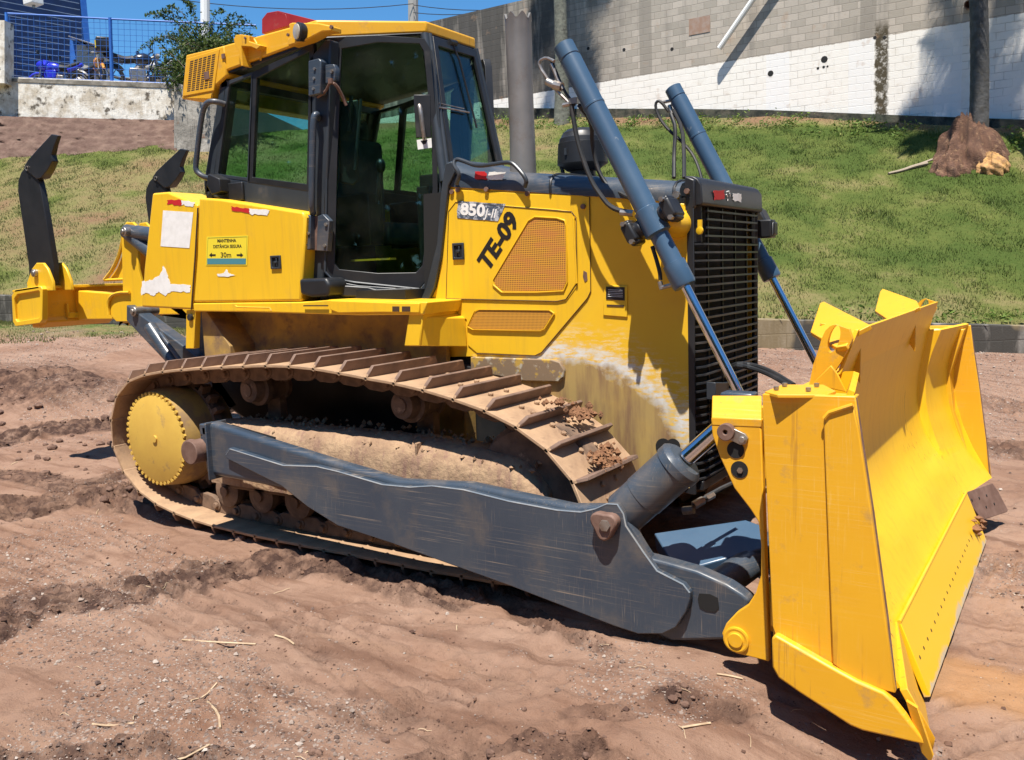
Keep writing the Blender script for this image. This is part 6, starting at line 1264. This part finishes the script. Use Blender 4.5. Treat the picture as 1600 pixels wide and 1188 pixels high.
# brown stone facing
gr_ = np.linspace(0, 1, 90); gt = np.linspace(0, 1, 40); vs = []; 
for v_ in gt:
    for u_ in gr_:
        T_ = (-30+u_*305, 181+u_*7); B_ = (-14+u_*290, 268-u_*30); px = T_[0]*(1-v_)+B_[0]*v_; py = T_[1]*(1-v_)+B_[1]*v_
        p = rdp(px, py, 27.9-1.5*v_); nn = float(fbm(np.array(u_*22.), np.array(v_*16.), 4, 5))-.5; lay = .02*math.sin(v_*40+9*nn); vs.append(p-FH*(nn*.16+lay)); 
fs = [(j*90+i, j*90+i+1, (j+1)*90+i+1, (j+1)*90+i) for j in range(39) for i in range(89)]
b = MB(); b.add(vs, fs); o = obj('stone_facing', b, surf('brown_stone', (.10, .057, .042), (.165, .105, .078), 3, .4, .65, .95, dirt=(.10, .055, .04), dsc=5, dlo=.5, dhi=.64, bump=.8, bsc=9, bd=.04), fix=False, ang=60); tag(o, 'reddish brown layered stone facing below the whitewashed wall', 'stone facing')
# fence
blue = surf('fence_blue', (.02, .11, .42), (.03, .14, .46), 5, rough=.5, bump=0)
FN = thing('wire_fence', 'blue steel frame fence with welded wire mesh on top of the whitewashed wall', 'fence', tuple(rdp(140, 126, 28.15)))
for px, y0_, y1_, w_ in ((10, 20, 123, .055), (172, 28, 128, .06), (330, 34, 134, .06)): b = MB(); p, q = rdp(px, y0_, 28.15), rdp(px+3, y1_, 28.15); b.tube([p, q], w_, 6); obj('fence_post', b, blue, FN)
b = MB(); b.tube([rdp(9, 21, 28.15), rdp(172, 30, 28.15), rdp(400, 40, 28.15)], .03, 5); obj('fence_rail', b, blue, FN); b = MB(); b.tube([rdp(9, 122, 28.15), rdp(172, 127, 28.15), rdp(400, 137, 28.15)], .03, 5); obj('fence_rail', b, blue, FN)
b = MB()
for k in range(41): px = 15+k*9.4; b.tube([rdp(px, 21+px*.05, 28.16), rdp(px+2, 122+px*.03, 28.16)], .0065, 3)
for k in range(11): py = 30+k*9; b.tube([rdp(12, py, 28.16), rdp(400, py+15, 28.16)], .0065, 3)
obj('wire_mesh', b, blue, FN)
# upper yard
b = MB(); z0_ = rdp(100, 127, 28.3)[2]-.12
q = [rd2xy(-34, 28.3), rd2xy(-9.5, 28.3), rd2xy(-6, 60), rd2xy(-40, 60)]; b.extr([(x, y, z0_) for x, y in q], (0, 0, -2.5)); o = obj('upper_yard', b, surf('yard_concrete', (.30, .28, .25), rough=.9)); o['kind'] = 'structure'
# shed
SH = thing('blue_shed', 'dark blue building clad in horizontal metal siding behind the wire fence', 'building', (*rd2xy(-18.5, 32), z0_))
_c = rdp(139, 60, 33.6); cr_ = np.array(xy2rd(_c[0], _c[1])); dr2 = np.array([.656, .755]); a0 = cr_-dr2*8.5
def s3(t, z, o=0): q = a0*(1-t)+cr_*t+np.array([.755, -.656])*o; return (*rd2xy(q[0], q[1]), z)
b = MB(); zt_ = z0_+5.2; zz = z0_; n = 0
while zz < zt_: b.extr([s3(0, zz), s3(0, zz, .035), s3(0, zz+.19, .035), s3(0, zz+.218), ], np.array(s3(1, zz))-np.array(s3(0, zz))); zz += .22
obj('siding', b, surf('navy_siding', (.004, .012, .055), (.007, .020, .085), 2, rough=.45, dirt=(.05, .07, .11), dsc=3, dlo=.6, dhi=.9, bump=0), SH)
b = MB(); zz = z0_+.2
while zz < zt_: b.extr([s3(.0, zz, .036), s3(.97, zz, .036), s3(.97, zz+.022, .040), s3(.0, zz+.022, .040)], (0, 0, .003)); zz += .22
obj('siding_joint', b, surf('pale_joint', (.30, .36, .48), rough=.6, bump=0), SH)
b = MB(); b.extr([s3(.975, z0_, .06), s3(1.0, z0_, .06), s3(1.0, z0_, -.1), s3(.975, z0_, -.1)], (0, 0, 5.2)); obj('corner_trim', b, blue, SH)
b = MB(); b.extr([s3(0, z0_, -.02), s3(1, z0_, -.02), s3(1, z0_, -6), s3(0, z0_, -6)], (0, 0, 5.15)); obj('building_body', b, surf('navy_wall', (.008, .03, .12), bump=0), SH)
b = MB(); c = rdp(52, 2, 30.2); b.box(c, (.55, .4, .25)); o_ = obj('floodlight_housing', b, M['wht'], SH, bev=.03); b = MB(); b.rod(c+np.array((0, 0, -.12)), c+np.array((0, 0, -.22)), .05); obj('lamp', b, M['steel'], o_)
# little shelter
SK = thing('small_shelter', 'small grey hut with slanted corrugated roof behind the motorcycles', 'hut', tuple(rdp(132, 124, 31)))
q = [rdp(118, 69, 31), rdp(151, 74, 31), rdp(151, 126, 31), rdp(118, 126, 31)]; b = MB(); b.extr(q, FH*1.2); obj('hut_wall', b, surf('grey_panel', (.42, .40, .35), rough=.8, bump=0), SK)
q = [rdp(109, 62, 31), rdp(119, 66, 31), rdp(119, 126, 31), rdp(109, 126, 31)]; b = MB(); b.extr(q, FH*1.1); obj('hut_post', b, blue, SK)
b = MB(); p, q = rdp(106, 57, 30.7), rdp(160, 74, 30.7)
for k in range(14): a_ = p+(q-p)*k/14; c_ = p+(q-p)*(k+1)/14; b.extr([a_, (a_+c_)/2+np.array((0, 0, .04)), c_, (a_+c_)/2+np.array((0, 0, .01))], FH*1.7)
obj('hut_roof', b, surf('roof_sheet', (.30, .32, .36), (.15, .12, .10), 4, rough=.6), SK)
# motorcycles
def bike(name, label, px, d, ang, colr, box=False, scale=1., fair=False):
    B_ = rdp(px, 126, d); B_[2] = z0_+.0; o = thing('motorcycle', label, 'motorcycle', tuple(B_), 'motorcycles parked behind the fence')
    ca, sa = math.cos(ang), math.sin(ang); 
    def T(p): x, y, z = p; x *= scale; y *= scale; z *= scale; q = RH*(x*ca-y*sa)+FH*(x*sa+y*ca); return (B_[0]+q[0], B_[1]+q[1], B_[2]+z)
    def put(nm, mb, mt, bev=0): mb.v = [T(p) for p in mb.v]; return obj(nm, mb, mt, o, bev=bev)
    paint = surf(name+'_paint', colr, rough=.25, bump=0, spec=.7)
    for x in (-.68, .68):
        w = MB(); w.tube([(x+.29*math.cos(t), 0, .31+.29*math.sin(t)) for t in np.linspace(0, 6.2832, 25)], .055, 8); wh = put('wheel', w, M['rubber'])
        w = MB(); w.rod((x, -.05, .31), (x, .05, .31), .06, n=12)
        for t in np.arange(0, 6.28, 6.28/6): w.rod((x, 0, .31), (x+.25*math.cos(t), 0, .31+.25*math.sin(t)), .012, n=4)
        r_ = put('rim', w, M['steel']); r_.parent = wh
        w = MB(); w.tube([(x+.36*math.cos(t), 0, .33+.36*math.sin(t)) for t in np.linspace(.5, 2.6, 8)], .05, 5); put('mudguard', w, paint if x > 0 else M['black'])
    w = MB(); w.box((0, 0, .42), (.42, .26, .30)); w.rod((-.05, 0, .5), (.12, 0, .72), .09, n=10); w.tube([(.0, .12, .3), (-.3, .16, .28), (-.75, .18, .40)], .045, 8, 1); put('engine', w, M['steel'], .02)
    w = MB(); w.tube([(.5, 0, .95), (.1, 0, .78), (-.3, 0, .72), (-.62, 0, .84)], .035, 6); w.tube([(.45, 0, .85), (.25, 0, .4), (-.2, 0, .3), (-.68, 0, .31)], .028, 6); put('frame', w, M['black'])
    w = MB()
    for y in (-.09, .09): w.tube([(.68, y, .31), (.45, y, 1.0)], .025, 6)
    put('fork', w, M['steel'])
    w = MB(); w.lathe((.40, 0, .86), (-1, 0, -.08), [(0, .05), (.06, .13), (.2, .17), (.38, .15), (.5, .08)], 14); put('fuel_tank', w, paint)
    w = MB(); w.tube([(-.08, 0, .84), (-.3, 0, .80), (-.55, 0, .88), (-.75, 0, .93)], .10, 8, 1, rad=(1, .7)); put('seat', w, M['rubber'])
    w = MB(); w.tube([(-.35, 0, .74), (-.6, 0, .80), (-.85, 0, .90)], .09, 6, 1, rad=(1, .6)); put('tail', w, paint)
    w = MB(); w.tube([(.34, -.36, 1.04), (.42, -.2, 1.10), (.45, 0, 1.05), (.42, .2, 1.10), (.34, .36, 1.04)], .02, 6, 1); put('handlebar', w, M['black'])
    for y in (-.32, .32): w = MB(); w.tube([(.40, y*.8, 1.08), (.42, y, 1.24)], .010, 5); w.rod((.41, y, 1.27), (.44, y, 1.27), .065, n=10); put('mirror', w, M['black'])
    w = MB(); w.lathe((.50, 0, .95), (1, 0, -.1), [(0, .06), (.04, .10), (.10, .10), (.11, .02)], 14); hl = put('headlight', w, M['steel'])
    if fair: w = MB(); w.lathe((.28, 0, .90), (1, 0, .12), [(0, .17), (.2, .19), (.35, .12), (.44, .03)], 10); w.box((.2, 0, .62), (.4, .30, .26)); put('fairing', w, paint, .04)
    if box: w = MB(); w.box((-.80, 0, 1.16), (.42, .44, .34)); bx = put('top_box', w, M['black'], .04); w = MB(); w.box((-1.02, 0, 1.17), (.02, .07, .2)); q_ = put('box_stripe', w, M['notice']); q_.parent = bx
    w = MB(); w.tube([(0, .1, .3), (.02, .28, .02)], .015, 5); put('side_stand', w, M['black'])
bike('blue_bike', 'blue sports motorcycle at the left, in front of the dark siding', 92, 29.6, R_(176), (.02, .03, .50), fair=True)
bike('yellow_bike', 'orange and yellow motorcycle beside the grey hut', 156, 29.3, R_(-58), (.75, .30, .02))
bike('black_bike', 'black motorcycle with a square top box right of the fence post', 216, 29.4, R_(28), (.012, .014, .025), box=True, scale=1.15)
bike('silver_bike', 'dark motorcycle with white panels half hidden by the bush', 245, 29.9, R_(150), (.55, .56, .58))
bike('navy_bike', 'small dark blue motorcycle parked between the blue and orange ones', 124, 30.2, R_(160), (.015, .02, .06))
# ---- foliage
M['leaf'] = tint_mat('bush_leaves', [(.018, .040, .010), (.045, .085, .018), (.10, .14, .035), (.17, .19, .06)], .6, .3)
M['bark'] = surf('bark', (.13, .10, .08), (.20, .17, .13), 6, .4, .65, .9, bump=.8, bsc=20, bd=.02)
BS = rdp(325, 150, 27.4); bs = thing('bush', 'loose dark green bush with long arching sprays behind the cab', 'bush', tuple(BS))
g = np.random.default_rng(77); b = MB(); LV = []; 
def spray(p0, p1, sag, nl, sp_, mb):
    P = [p0+(p1-p0)*t+np.array((0, 0, sag*4*t*(1-t))) for t in np.linspace(0, 1, 9)]; mb.tube(P, .018, 4, 0, rad=(1, .25))
    for k in range(nl): t = g.uniform(.05, 1)**.7; i = min(int(t*8), 7); q = P[i]+(P[i+1]-P[i])*(t*8-i); LV.append(q+g.normal(size=3)*sp_*(1.1-t*.75))
for k in range(85):
    a = g.uniform(240, 410); c = g.uniform(30, 130)+max(0, (290-a))*.6
    if c > 150: c = 140
    spray(BS+np.array((g.normal()*.3, g.normal()*.3, .2)), rdp(a, c, 27.4+g.normal()*.8), g.uniform(.1, .7), 120, .20, b)
for (a, c) in ((218, 78), (232, 72), (248, 20), (262, 12), (285, 0), (292, 4), (240, 28), (400, 42), (415, 70), (380, 28), (350, 18), (228, 24)): spray(BS+np.array((0, 0, 1.0)), rdp(a, c, 27.2), .5, 110, .10, b)
obj('stem', b, M['bark'], bs)
def leaves(name, L, par, size, mt):
    L = np.array(L)-np.array(ORG[par.name]); n = len(L); A = rng.normal(size=(n, 3)); A /= np.linalg.norm(A, axis=1)[:, None]; B_ = np.cross(A, rng.normal(size=(n, 3))); B_ /= np.linalg.norm(B_, axis=1)[:, None]; s = (size*rng.uniform(.6, 1.5, n))[:, None]
    V = np.stack([L-A*s, L+B_*s*.45, L+A*s, L-B_*s*.45], 1); me = npmesh(name, V.reshape(-1, 3), np.arange(n*4).reshape(-1, 4), np.repeat(np.clip(rng.normal(.4, .25, n), 0, 1), 4)); return link_mesh(name, me, mt, par, ang=180)
leaves('foliage', LV, bs, .048, M['leaf'])
def palm(nm, label, base, top, r0, r1, nf, fl, seed, droop=.9, mound=False):
    P = thing('palm_tree', label, 'palm tree', tuple(base)); g = np.random.default_rng(seed); base = np.array(base); top = np.array(top); b = MB(); n = 46
    pts = [base+(top-base)*t+np.array((math.sin(t*5)*.04, 0, 0)) for t in np.linspace(0, 1, n)]
    b.tube(pts, 1, 14); k = 0; vs = []
    for i, p in enumerate(pts):
        t = i/(n-1); rr = (r0*(1+.35*math.exp(-t*14)))*(1-t)+r1*t; rr *= 1+.03*(i % 2)
        for j in range(14): v = np.array(b.v[i*14+j]); vs.append(tuple(p+(v-p)*rr))
    b.v = vs; obj('trunk', b, surf(nm+'_bark', *(((.055, .055, .055), (.10, .10, .10)) if nm == 'palm' else ((.12, .125, .10), (.19, .19, .15))), 5, .4, .65, .9, dirt=(.06, .055, .045), dsc=6, dlo=.5, dhi=.7, bump=.7, bsc=12, bd=.03), P, ang=60)
    rb = MB(); V = []; 
    for k in range(nf):
        az = k*2.399+g.normal()*.1; el_ = R_(g.uniform(-25, 75)); dv = np.array((math.cos(az)*math.cos(el_), math.sin(az)*math.cos(el_), math.sin(el_))); L = fl*g.uniform(.8, 1.1); Q = []; p = top.copy(); v = dv.copy()
        for j in range(13): Q.append(p.copy()); p = p+v*L/12; v = v+np.array((0, 0, -.095*droop*(1+j*.08))); v /= np.linalg.norm(v)
        rb.tube(Q, .022, 4, 0, rad=(1, .3)); 
        for j in range(10, 120):
            t = j/120*12; i = min(int(t), 11); q = Q[i]+(Q[i+1]-Q[i])*(t-i); tg = Q[i+1]-Q[i]; tg /= np.linalg.norm(tg); sd = np.cross(tg, (0, 0, 1)); sd /= np.linalg.norm(sd)+1e-9; ll = fl*.22*math.sin(math.pi*min(1, .12+j/125))+.05
            for s in (-1, 1): tip = q+sd*s*ll*.85+tg*ll*.5+np.array((0, 0, -ll*.45*g.uniform(.5, 1.3))); V.append([q-tg*.014, q+tg*.014, tip])
    obj('frond_stem', rb, M['bark'], P); V = np.array(V)-np.array(ORG[P.name]); me = npmesh('crown', V.reshape(-1, 3), np.arange(len(V)*3).reshape(-1, 3), np.repeat(np.clip(g.normal(.35, .2, len(V)), 0, 1), 3), 3); link_mesh('crown', me, M['leaf'], P, ang=180); return P
r0_, d0_ = bank(1527, 250); x0_, y0_ = rd2xy(r0_, d0_); z0p = float(Hb(np.array(r0_), np.array(d0_)))
pt = at(1530, -175, d=d0_); PA = palm('palm', 'dark palm trunk rising from a fibrous brown root mound on the bank, at the right', (x0_, y0_, z0p-.1), pt, .215, .19, 26, 2.7, 3)
# root mound
b = MB(); 
sc_ = d0_/FPX
def mound(mb, c, rx, rz, seed, dy=.5):
    g = np.random.default_rng(seed); bm = bmesh.new(); bmesh.ops.create_icosphere(bm, subdivisions=5, radius=1)
    for v in bm.verts:
        q = v.co; az_ = math.atan2(q.y, q.x); k = 1+.12*math.sin(az_*7+q.z*3)+.06*math.sin(az_*19+1)+.10*math.sin(q.x*5+q.y*3+seed)+.05*math.sin(q.z*11+q.x*7)
        w = 1-.45*max(0, q.z); v.co = Vector((q.x*rx*k*(1-.25*max(0, q.z)), q.y*dy*k*w, q.z*rz*k*(1-.12*abs(q.x))))
    R3 = np.array([RH, FH, (0, 0, 1.)]).T; mb.add([tuple(R3@np.array(v.co)+c) for v in bm.verts], [tuple(w.index for w in f.verts) for f in bm.faces]); bm.free()
mound(b, at(1514, 262, d=d0_)-FH*.05, .86, 1.12, 3, .62); mound(b, at(1482, 276, d=d0_-.45), .42, .5, 5, .35)
obj('root_mound', b, surf('palm_roots', (.20, .105, .065), (.12, .065, .045), 6, .4, .65, .95, dirt=(.36, .22, .12), dsc=8, dlo=.55, dhi=.7, bump=1, bsc=35, bd=.06, streak=((.10, .05, .035), .5)), PA, ang=60)
b = MB(); c = at(1551, 262, d=d0_-.75); mound(b, c, .36, .33, 9, .25); o = obj('cut_stump', b, surf('cut_wood', (.52, .30, .11), (.34, .19, .09), 9, .4, .65, .9, bump=.8, bsc=20, bd=.03)); tag(o, 'yellowish round of cut palm wood lying right of the root mound', 'log')
b = MB(); ps = []
for q in ((1388, 275), (1410, 270), (1428, 264), (1448, 259)): r_1, d_1 = bank(*q); x, y = rd2xy(r_1, d_1); ps.append((x, y, float(Hb(np.array(r_1), np.array(d_1)))+.05))
b.tube(ps, .045, 7, 1, rad=(.6, 1.2)); b.tube([ps[2], np.array(ps[3])+np.array((.1, .15, .1))], .03, 5); o = obj('fallen_branch', b, surf('grey_wood', (.33, .27, .20), rough=.9)); tag(o, 'pale fallen branch lying on the grass left of the palm mound', 'branch')
r1_, d1_ = bank(878, 192); xq, yq = rd2xy(r1_, d1_); yq = min(yq, 21.8); pb = at(871, 150, y=yq)
zb_ = at(878, 192, y=yq)[2]; pt = at(866, -330, y=yq); palm('tall_palm', 'slim greenish grey palm trunk standing against the block wall behind the raised cylinder', (at(878, 192, y=yq)[0], yq, zb_-.2), pt, .22, .17, 20, 2.6, 8)
wq_ = at(1500, 130, y=WY); kk = (WY-19.6)/(-SUN.y/SUN.z); cpos = wq_+np.array((SUN.x, SUN.y, SUN.z))/SUN.z*kk
rb_, db_ = xy2rd(cpos[0]+1.5, cpos[1]-1.0); palm('side_palm', 'tall palm out to the right whose fronds shade the white wall', (cpos[0]+1.6, cpos[1]-1.2, 3.2), cpos+np.array((.6, -.2, .0)), .25, .2, 13, 2.6, 15)
# weeds along the bank's top and foot
wt = []; 
for k in range(230):
    if k < 150: r = g.uniform(-2, 15); d = dtop(r)-g.uniform(.1, 1.6)
    else: r = g.uniform(2.3, 14); d = dk(r)+g.uniform(.15, .6)
    x, y = rd2xy(r, d); z = float(Hb(np.array(r), np.array(d)))
    for j in range(26 if k < 150 else 9): wt.append((x+g.normal()*.12, y+g.normal()*.12, z+abs(g.normal())*(.10 if k < 150 else .05)))
WD = obj('weeds', MB().add([(0, 0, -5), (.01, 0, -5), (0, .01, -5)], [(0, 1, 2)]), M['leaf']); bpy.data.objects.remove(WD)
L = np.array(wt); n = len(L); A = rng.normal(size=(n, 3))*np.array((1, 1, .6)); A /= np.linalg.norm(A, axis=1)[:, None]; B_ = np.cross(A, rng.normal(size=(n, 3))); B_ /= np.linalg.norm(B_, axis=1)[:, None]; s_ = rng.uniform(.03, .075, n)[:, None]
me = npmesh('weeds', np.stack([L-A*s_, L+B_*s_*.35, L+A*s_, L-B_*s_*.35], 1).reshape(-1, 3), np.arange(n*4).reshape(-1, 4), np.repeat(np.clip(rng.normal(.55, .25, n), 0, 1), 4)); o = link_mesh('weeds', me, tint_mat('weed_leaves', [(.05, .10, .015), (.10, .17, .03), (.16, .24, .05), (.24, .26, .08)], .6, .3), ang=180); tag(o, 'leafy weeds growing in tufts along the bank', 'weeds', kind='stuff')
# poles and wires
b = MB(); b.tube([rdp(322, 200, 40), rdp(320, -60, 40)], .20, 10); o = obj('utility_pole', b, surf('white_pole', (.74, .72, .68), rough=.7)); tag(o, 'white concrete pole rising above the bush', 'pole')
b = MB(); b.tube([rdp(647, 200, 46), rdp(645, -60, 46)], .26, 10); o = obj('utility_pole', b, surf('grey_pole', (.33, .31, .28), rough=.8)); tag(o, 'grey utility pole showing above the yellow cab roof', 'pole')
for k, (a, c) in enumerate((((646, 8), (1000, -20)), ((646, 20), (960, -30)), ((646, 6), (180, -16)))):
    p, q = rdp(*a, 45.7), rdp(*c, 34 if k < 2 else 40); b = MB(); b.tube([p+(q-p)*t-np.array((0, 0, .5*4*t*(1-t))) for t in np.linspace(0, 1, 12)], .018, 4); o = obj('power_line', b, M['black']); tag(o, ('upper thin power line running right from the grey pole to the wall', 'lower thin power line running right from the grey pole to the wall', 'thin power line running left from the grey pole')[k], 'power line')

# trees added out of view to darken cab glass reflections and cut sky fill
g = np.random.default_rng(4); NT = 90000; th = g.uniform(R_(150), R_(415), NT); th = np.where(g.random(NT) < 0, th, th)
RR_ = 30+6*g.random(NT)+3*np.sin(th*7); hh = (13+3*np.sin(th*5)+2.0*np.sin(th*13+1)+1.2*np.sin(th*29))*g.random(NT)**.8
cx_, cy_ = CP[0], CP[1]+2; ang_ = th
keep = np.ones(NT, bool); x = cx_+RR_*np.cos(ang_); y = cy_+RR_*np.sin(ang_); r, d = xy2rd(x, y); keep = (d < 2)|(np.abs(r)/np.maximum(d, .1) > 1.5)
x, y, hh = x[keep], y[keep], hh[keep]; n = len(x); L = np.stack([x, y, hh-.3], -1); A = g.normal(size=(n, 3)); A /= np.linalg.norm(A, axis=1)[:, None]; B_ = np.cross(A, g.normal(size=(n, 3))); B_ /= np.linalg.norm(B_, axis=1)[:, None]; s_ = g.uniform(.25, .6, n)[:, None]
me = npmesh('unseen_trees', np.stack([L-A*s_, L+B_*s_*.7, L+A*s_, L-B_*s_*.7], 1).reshape(-1, 3), np.arange(n*4).reshape(-1, 4), np.repeat(np.clip(g.normal(.4, .25, n), 0, 1), 4)); o = link_mesh('unseen_trees', me, tint_mat('far_leaves', [(.05, .09, .02), (.10, .16, .03), (.16, .22, .05), (.24, .28, .09)], .6, .35), ang=180); tag(o, 'added green belt of trees, unseen, that reflects in the cab glass and cuts sky fill', 'trees', kind='stuff')
